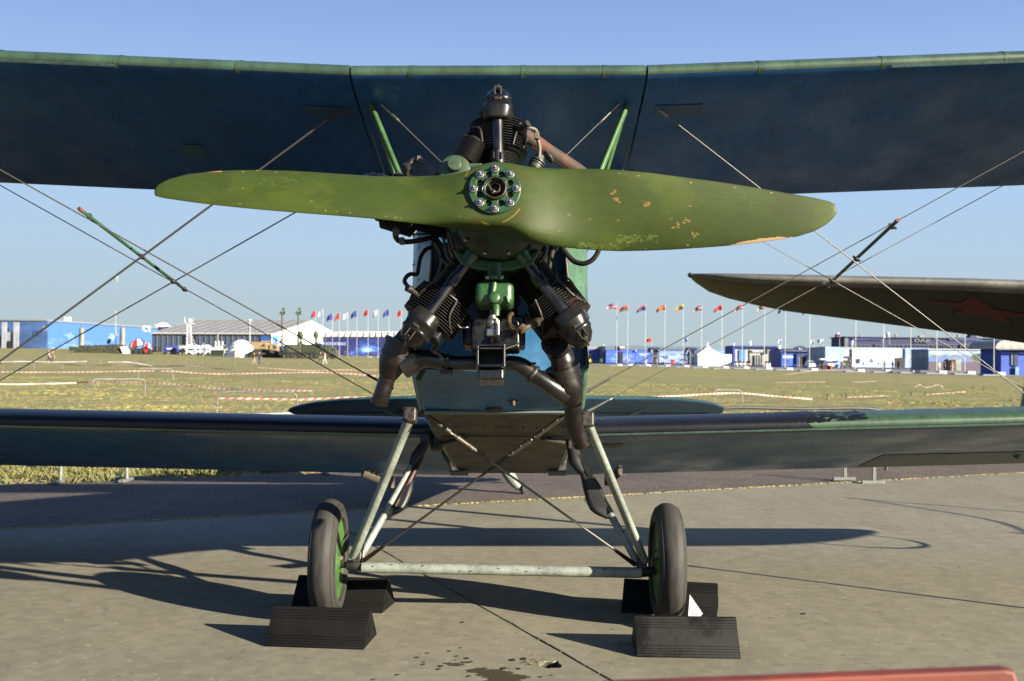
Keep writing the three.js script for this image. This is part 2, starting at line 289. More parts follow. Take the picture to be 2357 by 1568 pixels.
for (const k of [0, 1]) { secs[0][k].forEach((p) => { p.x *= pinch(p.y); p.z = -lerp(.66, .855, sm(-.10, -.32, p.y)); if (p.y < -.1) p.x = lerp(p.x, Math.sign(p.x) * .366, sm(-.10, -.32, p.y)); }); secs[1][k].forEach((p) => { p.x *= lerp(pinch(p.y), 1, .75); }); }
const fus = A('fuselage', [secs.map((q) => q[0]), secs.map((q) => q[1])].map((r, i) => loft(i ? r : r, { closed: false, uvs: (p) => [p.z, p.y] })), fusSide);
A('chin_panel', loft(secs.slice(1, 4).map((q) => Array.from({ length: 9 }, (_, i) => q[2][0].clone().lerp(q[2][1], i / 8).add(V3(0, -.012 * Math.sin(i / 8 * Math.PI), 0)))), { closed: false, uvs: (p) => [p.x, p.z] }), fusBlue, fus, 'blue chin panel below the firewall');
A('belly_panel', loft(secs.slice(3).map((q) => [q[2][0], q[2][1]]), { closed: false, uvs: (p) => [p.x, p.z] }), belly, fus);
{ const q = secs[2], w = [...q[0], ...q[1].slice(0, -1)].map((p) => [p.x * .985, p.y * .99]);
  A('firewall', ext(shapeOf(w), .012).translate(0, 0, -.90), fusBlue, fus);
  A('cowl_panel', loft([secs[0][0], secs[1][0], secs[2][0], secs[3][0]].map((r) => r.map((p) => p.clone().setX(p.x - .006))), { closed: false, uvs: (p) => [p.z, p.y] }), mat([.17, .30, .36], .4, { map: grime, roughnessMap: roughN }), fus, 'side cowl panel with rivet rows, sky reflection painted in as blue grey');  // blue grey colour stands in for sky reflected on the left cowl
  A('cowl_panel', loft([secs[0][1], secs[1][1], secs[2][1], secs[3][1]].map((r) => r.map((p) => p.clone().setX(p.x + .006))), { closed: false, uvs: (p) => [p.z, p.y] }), fusGreen, fus, 'pale green side cowl panel with rivet rows');
  const rv = []; for (const sg of [-1, 1]) { for (const s of [.69, .78, .98]) for (let y = -.42; y < .1; y += .035) rv.push(new THREE.IcosahedronGeometry(.0034, 0).translate(sg * (hw(s, y) + .0065), y, -s)); for (let s = .68; s < 1.2; s += .035) for (const y of [.02, -.21]) rv.push(new THREE.IcosahedronGeometry(.0034, 0).translate(sg * (hw(s, y) + .0065), y, -s)); }
  const rm = A('rivet_rows', rv, M_.darkSteel, fus); rm.userData.kind = 'stuff';
  A('cowl_lip', ['0', '1'].map((i) => tube(secs[0][i].map((p) => p.clone()), .008, 6, 1)), M_.darkSteel, fus);
  A('lower_fairing', [bx(0, -.557, -1.265, .70, .012, .05, .004)], mat([.16, .20, .20], .5, { map: grime }), fus);
  // fittings under the nose
  A('drain_cock', [rod(z3(1068, 150, 1.12), z3(1068, 195, 1.12), .014, .009), bx(...z3(1068, 150, 1.12).toArray(), .05, .015, .02, .004)], M_.darkSteel, fus);
  A('latch', [bx(...z3(930, 215, 1.22).toArray(), .075, .022, .02, .004), bx(...z3(905, 190, 1.2).toArray(), .02, .03, .02, .004), rod(z3(985, 205, 1.2), z3(880, 225, 1.2), .007)], M_.darkSteel, fus);
  A('belly_seam', [bx(0, -.5405, -2.05, .66, .004, .012)], M_.darkSteel, fus);
  const bl = []; for (const x of span(-.3, .3, 9)) bl.push(new THREE.IcosahedronGeometry(.006, 0).translate(x, -.5405, -1.75)); A('belly_bolts', bl, M_.darkSteel, fus).userData.kind = 'stuff';
}
// root fittings of the lower wing under the belly
for (const sg of [-1, 1]) A('wing_fitting', [bx(sg * .37, -.545, -2.28, .06, .07, .09, .01), rod(V3(sg * .33, -.55, -2.2), V3(sg * .2, -.555, -2.0), .012)], M_.darkSteel, fus);
for (const sg of [-1, 1]) A('step_flap', [bx(sg * .33, -.50 - .012, -3.72, .12, .012, .2, .003)], mat([.07, .12, .14], .5, { map: fabricTex }), fus);

// ---- tail ----
{ const pts = [[662, 945, 6.55], [668, 937, 6.42], [690, 930, 6.28], [722, 924, 6.16], [780, 918, 6.03], [850, 914.5, 5.95], [945, 912, 5.9], [1166, 912, 5.9], [1346, 914, 5.9], [1480, 913, 5.92], [1560, 914, 5.96], [1620, 920, 6.08], [1650, 927, 6.22], [1668, 934, 6.38]].map((p) => L(...p));
  const out = (y, k) => { const f = pts.map((p) => V3(p.x, .44 + y, p.z)); const b = [[2.0, 6.62], [1.95, 6.8], [1.78, 7.0], [1.4, 7.12], [.6, 7.14], [-.6, 7.14], [-1.4, 7.12], [-1.82, 7.0], [-2.0, 6.8], [-2.07, 6.65]].map(([x, s]) => V3(x - .03, .44 + y, -s)); const c = V3(-.05, .44 + y, -6.5); return [...f, ...b].map((p) => p.lerp(c, k)); };
  const tail = A('tailplane', loft([out(-.022, .06), out(-.014, .012), out(-.004, 0)], { uvs: (p) => [p.x, p.z] }), mat([.055, .18, .34], .5, { map: fabricTex }));
  A('tailplane_top', loft([out(-.004, 0), out(.012, .012), out(.02, .06)], { uvs: (p) => [p.x, p.z] }), wingGreen, tail);
  A('hinge_gap', bx(-.03, .415, -6.55, 3.7, .006, .012), M_.darkSteel, tail);
  A('fin', ext(shapeOf([[0, 0], [.25, .45], [.5, .62], [1.0, .66], [1.2, .4], [1.25, 0]]), .03, .008).rotateY(Math.PI / 2).translate(-.02, .42, -5.9), wingGreen);
  A('tail_brace', [rod(V3(-1.2, .42, -6.4), V3(-.05, -.02, -6.7), .012), rod(V3(1.2, .42, -6.4), V3(.05, -.02, -6.7), .012)], M_.grey, tail);
  const q = (x, y) => toL(at(835 + x * .3241, 871.3 + y * .3241, 10.9));
  const skid = A('tail_skid', [tube([q(985, 560), q(1020, 650), q(1060, 715), q(1105, 768), q(1140, 775)], [.05, .062, .055, .035, .018], 10), bx(...q(1128, 782).toArray(), .05, .05, .03, .01)], M_.grey);
  const w = q(1137, 790); w.y += 0; A('tail_wheel', lathe([[.0, -.02], [.03, -.022], [.05, -.016], [.054, 0], [.05, .016], [.03, .022], [0, .02]], 20).rotateZ(Math.PI / 2).translate(w.x, w.y, w.z), M_.rubber, skid);
}

// ---- cabane and interplane struts ----
const fwd = V3(0, 0, 1);
const strutEnd = (p, q, r) => { const d = q.clone().sub(p).normalize(); return rod(p, p.clone().addScaledVector(d, .07), r * .8, r * 1.05, 10); };
{ const add = (name, a, b, w, t, m = M_.strutGreen) => { const s = A(name, strut(a, b, w, t, fwd), m); A('strut_end', strutEnd(a, b, t * 1.1), M_.darkSteel, s); A('strut_end', strutEnd(b, a, t * 1.1), M_.darkSteel, s); return s; };
  for (const [t, b] of [[[848, 228], [918, 400]], [[1450, 228], [1378, 404]]]) {
    const T = P3(t, 1.52), B0 = P3(b, 1.40), B = B0.clone().add(B0.clone().sub(T).multiplyScalar(.45));
    add('cabane_strut', T, B, .026, .0155);
    const T2 = T.clone().add(V3(T.x > 0 ? -.01 : .01, -.005, -.04)), B2 = V3(B.x + (T.x > 0 ? -.03 : .03), .3, -2.05); add('cabane_strut', T2, B2, .022, .012);
    const T3 = V3(T.x * 1.05, 1.09, -2.42); add('cabane_strut', T3, V3(Math.sign(T.x) * .36, .34, -2.2), .024, .013);
    A('strut_fitting', [bx(T.x, T.y + .012, T.z, .11, .012, .06, .003), bx(T.x + Math.sign(T.x) * .05, T.y, T.z, .03, .035, .02, .004), bx(T.x - Math.sign(T.x) * .05, T.y - .004, T.z, .03, .03, .02, .004)], M_.darkSteel);
    A('strut_fitting', [bx(T3.x, T3.y - .02, T3.z, .16, .012, .05, .003), bx(T3.x, T3.y - .04, T3.z, .03, .05, .02, .004)], M_.darkSteel);
  }
  for (const sg of [-1, 1]) { const q = L(2321, 946, 3.42), x = sg * (q.x + .02), T = L(2441, 520, 2.55), k = (T.x - q.x) / (T.y - q.y); for (const dz of [0, .93]) add('interplane_strut', V3(x, -.44, -3.42 + dz), V3(x + sg * k * 1.60, 1.17, -2.45 + dz * .93), .045, .022, M_.greenPaint); }
}
// ---- bracing wires ----
function wire(a, sa, b, sb, r, m, turn = 0) { // pixel ends with their stations; turn: which end carries a turnbuckle
  const p = P3(a, sa), q = P3(b, sb), w = A('bracing_wire', rod(p, q, r, r, 6), m);
  for (const t of turn === 3 ? [1, 2] : turn ? [turn] : []) { const [o, d] = t === 1 ? [p, q.clone().sub(p).normalize()] : [q, p.clone().sub(q).normalize()]; A('turnbuckle', [rod(o, o.clone().addScaledVector(d, .035), .010, .010, 8), rod(o.clone().addScaledVector(d, .03), o.clone().addScaledVector(d, .15), .0085, .0065, 8), rod(o.clone().addScaledVector(d, .15), o.clone().addScaledVector(d, .17), .009, .005, 8)], m === M_.wireLight ? M_.steel : M_.darkSteel, w); }
}
const W1 = M_.wire, W2 = M_.wireLight;
wire([-330, 207], 1.6, [905, 896], 2.35, .0038, W1, 2); wire([-330, 242], 2.6, [945, 956], 2.7, .0034, W1, 2);      // left flying wires
wire([812, 232], 1.55, [-360, 1097], 2.5, .0058, W1, 1); wire([850, 392], 2.45, [-330, 1063], 3.4, .004, W1, 1);    // left landing wires
wire([2690, 166], 1.6, [1348, 902], 2.35, .0028, W2, 2); wire([2690, 220], 2.6, [1352, 948], 2.7, .0026, W2, 2);      // right flying wires
wire([1478, 222], 1.55, [2560, 1063], 2.5, .0033, W2, 1); wire([1440, 378], 2.45, [2620, 1042], 3.4, .0026, W2, 1);  // right landing wires
wire([868, 230], 1.5, [1035, 392], 1.5, .0026, W2, 1); wire([1432, 232], 1.5, [1290, 370], 1.5, .0026, W2, 1);      // cabane cross wires
wire([836, 245], 1.75, [885, 400], 2.0, .004, W1); wire([1470, 226], 1.75, [1430, 402], 2.0, .004, W1);
{ const st = (pts, s0, s1, r) => { const p = pts.map((a, i) => P3(a, lerp(s0, s1, i / (pts.length - 1)))); const t = A('wire_spreader', rod(p[0], p[p.length - 1], r, r, 8), mat([.03, .10, .04], .5, { map: oily }));
    A('spreader_tip', rod(p[0], p[0].clone().lerp(p[p.length - 1], .03), r * 1.15, r * 1.15, 8), mat([.16, .05, .03], .6), t);
    p.slice(1).map((q) => A('spreader_clamp', [rod(q.clone().add(V3(-.02, .016, .01)), q.clone().add(V3(.02, -.016, .01)), .006, .006, 6), new THREE.IcosahedronGeometry(r * 1.7, 1).translate(q.x, q.y, q.z)], M_.darkSteel, t)); };
  st([[181, 480], [205, 497], [326, 591], [398, 648], [424, 666]], 1.75, 2.9, .0095); st([[2068, 506], [2054, 522], [1971, 597], [1916, 648], [1902, 660]], 1.75, 2.9, .0095); }
for (const [p, le, sg] of [[lowR, lR, 1], [lowL, lL, -1]]) { const a = under(le(sg * 4.62), .22, .105, .018), b = under(le(sg * 4.62), .80, .105, .018), m = a.clone().lerp(b, .5); A('tip_skid', tube([a, a.clone().lerp(m, .25).add(V3(sg * .05, -.13, 0)), m.clone().add(V3(sg * .08, -.19, 0)), b.clone().lerp(m, .25).add(V3(sg * .05, -.13, 0)), b], .011, 8), M_.greenPaint, p); }
// ---- propeller ----
const propWear = canvasTex(2048, 384, (g, W, H) => {
  g.fillStyle = '#fff'; g.fillRect(0, 0, W, H);
  const im = g.getImageData(0, 0, W, H), d = im.data;
  for (let j = 0; j < H; j++) for (let i = 0; i < W; i++) { const u = i / W, v = j / H, a = fbm(u, v * .19, 12, 5), b = fbm(u * 3 % 1, v, 24, 4, 2), k = .86 + .24 * (a - .5) + .12 * (b - .5), o = (j * W + i) * 4; const y = sm(.55, .7, a) * .12; d[o] = 57 * (k + y * .9); d[o + 1] = 71 * (k + y * .6); d[o + 2] = 20 * k; }
  g.putImageData(im, 0, 0);
  const blot = (x, y, w, h, c, n) => { g.fillStyle = c; for (let i = 0; i < n; i++) { g.beginPath(); g.ellipse(x + rr(-w, w), y + rr(-h, h), rr(1.5, 7), rr(1, 5), rr(-.4, .4), 0, 7); g.fill(); } };
  const X = (v) => (v - 340) / 1600 * W, Y = (v) => (v - 370) / 210 * H;
  for (const [x, y] of [[1490, 480], [1412, 455], [1580, 510], [1600, 540], [1555, 520], [1420, 470]]) blot(X(x), Y(y), 9, 11, 'rgba(128,98,60,.8)', 7);
  blot(X(1470), Y(545), 60, 14, 'rgba(88,100,52,.5)', 60); blot(X(1380), Y(560), 60, 10, 'rgba(88,100,52,.45)', 40);
  for (let i = 0; i < 26; i++) blot(rr(0, W), rr(0, H), 2, 2, rnd() < .5 ? 'rgba(115,98,38,.6)' : 'rgba(112,96,60,.55)', 1);
  for (let i = 0; i < 160; i++) { g.strokeStyle = `rgba(98,112,62,${rr(.08, .4)})`; g.lineWidth = rr(.5, 1.3); const x = rr(0, W), y = rr(0, H); g.beginPath(); g.moveTo(x, y); g.lineTo(x + rr(-50, 50), y + rr(-22, 22)); g.stroke(); }
  const smear = (x, y, w, h, c, n) => { g.fillStyle = c; for (let i = 0; i < n; i++) { const a = rr(0, 6.3), q = Math.sqrt(rnd()); g.beginPath(); g.ellipse(X(x) + Math.cos(a) * q * w, Y(y) + Math.sin(a) * q * h, rr(2, 9), rr(1, 5), rr(-.6, .6), 0, 7); g.fill(); } };
  smear(505, 425, 34, 26, 'rgba(34,44,14,.10)', 120); smear(640, 420, 60, 30, 'rgba(110,125,70,.05)', 120); smear(1700, 470, 120, 40, 'rgba(110,125,70,.05)', 160);
  for (let i = 0; i < 900; i++) { const x = rr(0, W), y = rr(0, H); g.fillStyle = rnd() < .5 ? 'rgba(34,44,12,.09)' : 'rgba(98,112,60,.07)'; g.fillRect(x, y, rr(30, 160), rr(.6, 1.6)); }
  for (let i = 0; i < 34; i++) { const left = rnd() < .5, x = left ? rr(365, 1050) : rr(1250, 1915), y = left ? (rnd() < .5 ? rr(384, 392) : 455 + (x - 355) * .098) : (rnd() < .6 ? rr(556, 566) - Math.max(0, x - 1650) * .14 : 396 + (x - 1250) * .105); g.fillStyle = rnd() < .6 ? 'rgba(150,118,78,.8)' : 'rgba(165,140,105,.7)'; g.beginPath(); g.ellipse(X(x), Y(y), rr(1, 5), rr(1, 3), rr(-.4, .4), 0, 7); g.fill(); }
  // bare wood along the scraped edges
  g.fillStyle = 'rgba(168,138,102,.95)'; g.beginPath(); g.moveTo(X(1655), Y(568)); for (let x = 1655; x <= 1850; x += 6) g.lineTo(X(x), Y(566 - (x - 1655) * .105 - 8 * Math.sin((x - 1655) / 195 * 3.14) - rr(0, 2))); g.lineTo(X(1850), Y(575)); g.fill();
  g.strokeStyle = 'rgba(150,105,65,.9)'; g.lineWidth = 7; for (const [a, b, y] of [[470, 505, 391], [540, 618, 384]]) { g.beginPath(); g.moveTo(X(a), Y(y)); g.lineTo(X(b), Y(y)); g.stroke(); }
  for (const [x, y] of [[1185, 408], [1205, 425], [1097, 520], [1205, 518], [1195, 500]]) smear(x, y, 22, 26, 'rgba(60,48,16,.14)', 70);
  g.strokeStyle = 'rgba(140,110,25,.8)'; g.lineWidth = 4; for (const [a, b] of [[.6, 1.3], [1.7, 1.95], [3.6, 3.8], [4.1, 4.5]]) { g.beginPath(); g.ellipse(X(1140), Y(453), 72 / 1600 * W, 75 / 210 * H, 0, a, b); g.stroke(); }
});
const propMat = phys([1, 1, 1], .56, { map: propWear, specularIntensity: .5 });
const prop = (() => {
  const top = [[355, 438], [357, 431], [363, 424], [385, 411], [430, 398], [500, 389], [560, 386], [640, 385], [720, 388], [800, 392], [880, 397], [960, 400], [1020, 403], [1062, 403], [1078, 399], [1090, 392], [1110, 384], [1140, 378.5], [1170, 380], [1200, 386.5], [1250, 391], [1320, 396], [1400, 403], [1500, 411], [1600, 421], [1700, 432], [1800, 447], [1880, 459], [1912, 466], [1923, 472], [1927, 484]];
  const bot = [[355, 446], [358, 452], [380, 458], [440, 468], [520, 479], [600, 488], [700, 498], [800, 507], [900, 516], [1000, 523], [1060, 527], [1100, 530], [1140, 533], [1170, 538], [1195, 550], [1225, 560], [1260, 563], [1350, 566], [1450, 567], [1560, 565.5], [1660, 561], [1760, 553], [1840, 541], [1880, 529], [1907, 513], [1922, 498], [1927, 488]];
  const f = (t, x) => { for (let i = 0; i < t.length - 1; i++) if (x <= t[i + 1][0] && t[i + 1][0] > t[i][0]) return lerp(t[i][1], t[i + 1][1], Math.max(0, (x - t[i][0]) / (t[i + 1][0] - t[i][0]))); return t[t.length - 1][1]; };
  const xs = [355.2, 356, 358, 362, 368, 378, 392, 410, 430, 460, 500, 550, 600, 660, 720, 790, 860, 920, 960, 1000, 1030, 1050, 1065, 1078, 1090, 1105, 1120, 1140, 1160, 1175, 1190, 1205, 1220, 1240, 1265, 1300, 1340, 1380, 1430, 1490, 1550, 1610, 1670, 1730, 1790, 1840, 1875, 1897, 1910, 1918, 1923, 1926, 1926.8];
  const n = 18, rings = xs.map((x) => {
    const T = P3([x, f(top, x)], 0), B = P3([x, f(bot, x)], 0), h = T.y - B.y, r = Math.abs(x - 1140), hub = 1 - sm(48, 190, r), sg = x < 1140 ? 1 : -1;
    const ang = lerp(.78, .16, Math.pow(Math.min(1, r / 780), .55)) * sm(50, 330, r), th = lerp(lerp(.030, .006, Math.min(1, r / 790)), .062, hub) * Math.min(1, h / .05);
    const ring = [];
    for (let j = 0; j < n * 2; j++) { // front from top to bottom, then back
      const fr = j < n, v = fr ? j / n : (2 * n - j) / n, w = 1 - 2 * v, c = Math.cos(v * Math.PI), yy = (T.y + B.y) / 2 + c * h / 2;
      const bulge = Math.pow(Math.max(0, 1 - Math.abs(c) ** lerp(2.2, 10, hub)), lerp(.62, .5, hub)) * th;
      const z = -Math.tan(ang) * sg * c * h / 2 + (fr ? bulge : -bulge * lerp(.3, 1, hub));
      ring.push(V3(lerp(T.x, B.x, v), yy, z));
    }
    return ring;
  });
  const a = L(340, 453, 0).x, b = L(1940, 453, 0).x, c = L(1140, 580, 0).y, e = L(1140, 370, 0).y;
  return A('propeller', loft(rings, { uvs: (p) => [(p.x - a) / (b - a), (p.y - c) / (e - c)] }), propMat, plane, 'two bladed wooden propeller in chipped olive green paint');
})();
{ const R = .0905, h = [circ(0, 0, .034, 24)]; for (let i = 0; i < 8; i++) { const a = (i + .5) * Math.PI / 4; h.push(circ(Math.cos(a) * .058, Math.sin(a) * .058, .0135, 14)); }
  const F = .064;
  A('hub_plate', ext(shapeOf(circ(0, 0, R, 64), h), .009, .0018).translate(0, 0, F), phys([.020, .072, .024], .4, { map: rep(grime, 6) }), prop, 'round green hub plate with eight lightening holes');
  A('hub_ring', lathe([[.035, -.04], [.044, -.04], [.044, .020], [.040, .024], [.036, .024], [.035, .018], [.035, -.04]], 32).rotateX(Math.PI / 2).translate(0, 0, F), mat([.03, .024, .016], .45, { metalness: .4 }), prop);
  A('shaft_nut', [lathe([[.0165, -.05], [.025, -.05], [.025, .012], [.021, .02], [.0165, .02], [.0165, -.05]], 6).rotateX(Math.PI / 2).translate(0, 0, F), lathe([[.016, -.05], [.030, -.05], [.030, -.006], [.016, -.002]], 24).rotateX(Math.PI / 2).translate(0, 0, F)], M_.copper, prop);
  A('hub_bore', lathe([[0, -.048], [.036, -.048], [.036, -.044]], 20).rotateX(Math.PI / 2).translate(0, 0, F), M_.darkSteel, prop);
  A('lock_wire', [tube([V3(-.041, .004, F + .024), V3(-.03, .012, F + .027), V3(-.012, -.006, F + .026), V3(.0, -.018, F + .025), V3(-.01, -.022, F + .024)], .0016, 6), tube([V3(-.041, .004, F + .024), V3(-.044, -.01, F + .022), V3(-.03, -.03, F + .024)], .0015, 6)], M_.steel, prop);
  for (let i = 0; i < 8; i++) { const a = i * Math.PI / 4, x = Math.cos(a) * .0755, y = Math.sin(a) * .0755;
    A('bolt', [lathe([[0, 0], [.0155, 0], [.0155, .003], [.0135, .004], [0, .004]], 20).rotateX(Math.PI / 2).translate(x, y, F + .011), lathe([[0, .004], [.0085, .004], [.0085, .012], [.0075, .0135], [0, .0135]], 6).rotateX(Math.PI / 2).translate(x, y, F + .011), lathe([[0, .013], [.0042, .013], [.0042, .022], [.003, .024], [0, .024]], 10).rotateX(Math.PI / 2).translate(x, y, F + .011)], M_.steel, prop); }
}
// ---- crankcase ----
const ES = .40; // station of the cylinders
{ const cc = A('crankcase', [lathe([[0, -.07], [.055, -.07], [.075, -.11], [.10, -.17], [.128, -.215], [.152, -.24], [.158, -.255], [.158, -.275], [.168, -.28], [.185, -.30], [.20, -.34], [.205, -.48], [.19, -.56], [.10, -.60], [0, -.60]].map(([r, y]) => [r, -y]).map(([r, y]) => [r, y]), 40).rotateX(-Math.PI / 2)], M_.darkGreen);
  for (let i = 0; i < 10; i++) { const a = (i + .5) * Math.PI / 5 + Math.PI / 2 + Math.PI / 5 / 2 + .314; A('case_bolt', [lathe([[0, 0], [.0095, 0], [.0095, .008], [.008, .010], [.005, .010], [.005, .016], [0, .016]], 6).rotateX(Math.PI / 2).translate(Math.cos(a) * .145, Math.sin(a) * .145, -.236)], M_.steel, cc); }

  const fl = []; for (const a of [-.94, -2.2]) { const d = V3(Math.cos(a), Math.sin(a), 0); fl.push(rod(d.clone().multiplyScalar(.135).setZ(-.29), d.clone().multiplyScalar(.20).setZ(-.29), .036, .030, 14)); } A('tube_socket', fl, M_.green, cc);
  A('web_plate', [ext(shapeOf([[-.16, -.115], [-.09, -.150], [0, -.165], [.09, -.150], [.16, -.115], [.13, -.165], [.06, -.185], [0, -.19], [-.06, -.185], [-.13, -.165]]), .02, .006).translate(0, 0, -.295)], M_.green, cc);
}
// ---- cylinders ----
function cylinder(ang, first) {
  const R = new THREE.Matrix4().makeRotationZ(ang - Math.PI / 2).setPosition(0, 0, -ES), T = (g) => (Array.isArray(g) ? merge(g) : g).applyMatrix4(R);
  const prof = [[.05, .17], [.068, .17]]; for (let y = .19; y < .325; y += .0095) prof.push([.069, y], [.083, y + .001], [.083, y + .003], [.069, y + .004]);
  const c = A('cylinder', T(lathe([...prof, [.07, .33], [.09, .33]], 36)), M_.fin);
  const hp = [[.07, .325], [.098, .327]]; for (let y = .334; y < .45; y += .0105) hp.push([.094, y], [.117, y + .001], [.117, y + .0035], [.094, y + .0045]);
  A('cylinder_head', T([lathe([...hp, [.09, .455], [.06, .475], [0, .48]], 40), bx(-.05, .475, 0, .06, .045, .13, .008), ...span(-.03, .05, 6).map((x) => bx(x, .478, -.03, .003, .035, .12))]), M_.fin, c);
  const ring = (y, w, d, z) => Array.from({ length: 22 }, (_, i) => { const a = i / 22 * 6.28319, s = Math.sin(a), q = Math.cos(a); return V3(Math.sign(q) * Math.pow(Math.abs(q), .7) * w, y, z + Math.sign(s) * Math.pow(Math.abs(s), .7) * d); });
  A('rocker_cover', T([loft([ring(.435, .040, .055, .085), ring(.44, .057, .066, .082), ring(.475, .061, .072, .08), ring(.478, .064, .075, .08), ring(.486, .064, .075, .08), ring(.489, .060, .072, .08), ring(.515, .055, .066, .078), ring(.518, .058, .069, .078), ring(.528, .058, .069, .078), ring(.531, .053, .064, .078), ring(.555, .044, .055, .074), ring(.572, .028, .038, .07), ring(.578, .01, .015, .07)])]), M_.black, c);
  A('cover_clip', T([bx(-.012, .535, .142, .006, .06, .008, .002), bx(.012, .535, .142, .006, .06, .008, .002), bx(0, .51, .146, .028, .012, .01, .003), bx(0, .565, .125, .02, .014, .02, .004), rod(V3(0, .555, .14), V3(0, .59, .10), .005, .004, 8)]), M_.darkSteel, c);
  A('pushrod_tube', T([rod(V3(0, .13, .10), V3(0, .26, .10), .027, .027, 16), rod(V3(0, .25, .10), V3(0, .30, .10), .031, .031, 16), rod(V3(0, .29, .10), V3(0, .45, .10), .0245, .0245, 16), bx(0, .275, .133, .012, .05, .008, .002), bx(.015, .275, .130, .006, .03, .012, .002), bx(-.015, .275, .130, .006, .03, .012, .002)]), M_.blackGloss, c);
  A('spark_plug', T([rod(V3(.07, .40, .07), V3(.105, .405, .115), .012, .010, 10), rod(V3(.105, .405, .115), V3(.12, .41, .13), .0155, .0155, 6)]), M_.darkSteel, c);
  A('head_rib', T([tube([V3(-.105, .44, .04), V3(-.07, .40, .10), V3(-.06, .34, .11)], .005, 6), tube([V3(.105, .445, .04), V3(.075, .39, .10), V3(.06, .33, .11)], .005, 6), tube([V3(.10, .335, .06), V3(.115, .40, .03), V3(.09, .46, .02)], .004, 6)]), M_.darkSteel, c);
  return c;
}
for (const k of [0, 1, 2, 3, 4]) cylinder(Math.PI / 2 + k * Math.PI * .4);
// ---- things behind and above the propeller ----
{ const comp = A('air_compressor', [lathe([[0, 0], [.036, 0], ...span(0, 1, 11).flatMap((t) => [[.036, .004 + t * .085], [.048, .006 + t * .085], [.048, .0085 + t * .085], [.036, .010 + t * .085]]), [.03, .1], [.02, .112], [0, .114]], 28).rotateZ(-.42).translate(...z1(890, 735, .30).toArray())], M_.fin);
  const c = z1(810, 775, .24);
  A('gear_housing', [lathe([[0, 0], [.062, 0], [.062, .02], [.056, .028], [.03, .03], [0, .03]], 32).rotateX(Math.PI / 2).translate(c.x, c.y - .012, c.z - .02), bx(c.x + .062, c.y + .005, c.z - .004, .085, .02, .02, .006).rotateZ(0), lathe([[0, 0], [.027, 0], [.027, .03], [.024, .034], [0, .034]], 28).rotateX(Math.PI / 2).translate(c.x, c.y, c.z + .004)], mat([.05, .09, .045], .45, { map: grime }), comp);
  A('breather_pipe', tube([z1(905, 545, .34), z1(905, 500, .34), z1(935, 480, .36), z1(990, 480, .40)], .005), M_.darkSteel, comp);
  A('air_line', [tube([z1(400, 830, .45), z1(415, 770, .45), z1(440, 720, .45), z1(490, 712, .44), z1(540, 740, .42), z1(600, 790, .40), z1(650, 840, .38)], [.012, .012, .013, .012, .014, .012, .012], 8), bx(...z1(415, 785, .45).toArray(), .026, .022, .026, .004), bx(...z1(492, 712, .44).toArray(), .016, .028, .028, .004)], M_.hoseGrey);
  const ex = A('exhaust_pipe', tube([z1(1400, 480, .45), z1(1500, 540, .50), z1(1620, 625, .58), z1(1760, 715, .66), z1(1900, 810, .75), z1(2010, 900, .85)], .029, 16), M_.rustPipe);
  A('pipe_seam', tube([z1(1480, 590, .47), z1(1600, 670, .55), z1(1740, 760, .63), z1(1860, 850, .72)], .004, 6), M_.copper, ex);
  A('magneto_cap', [rod(z1(1560, 690, .36), z1(1500, 800, .34), .022, .026, 14), ...[0, .3, .6].map((t) => rod(z1(lerp(1545, 1505, t), lerp(720, 790, t), .35), z1(lerp(1540, 1500, t), lerp(729, 799, t), .35), .03, .03, 14)), lathe([[0, 0], [.022, .004], [.03, .014], [.026, .02], [0, .024]], 18).rotateZ(-.9).translate(...z1(1610, 705, .36).toArray())], mat([.035, .045, .035], .5, { map: oily }));
  A('ignition_lead', [tube([z1(1380, 395, .28), z1(1450, 425, .28), z1(1520, 450, .30), z1(1535, 520, .32), z1(1555, 600, .33), z1(1550, 700, .34)], .0075, 8), bx(...z1(1530, 500, .31).toArray(), .02, .03, .02, .004)], M_.hoseGrey);
  A('ignition_lead', tube([z1(1020, 520, .34), z1(980, 560, .36), z1(1010, 640, .38)], .006), M_.hose);
}
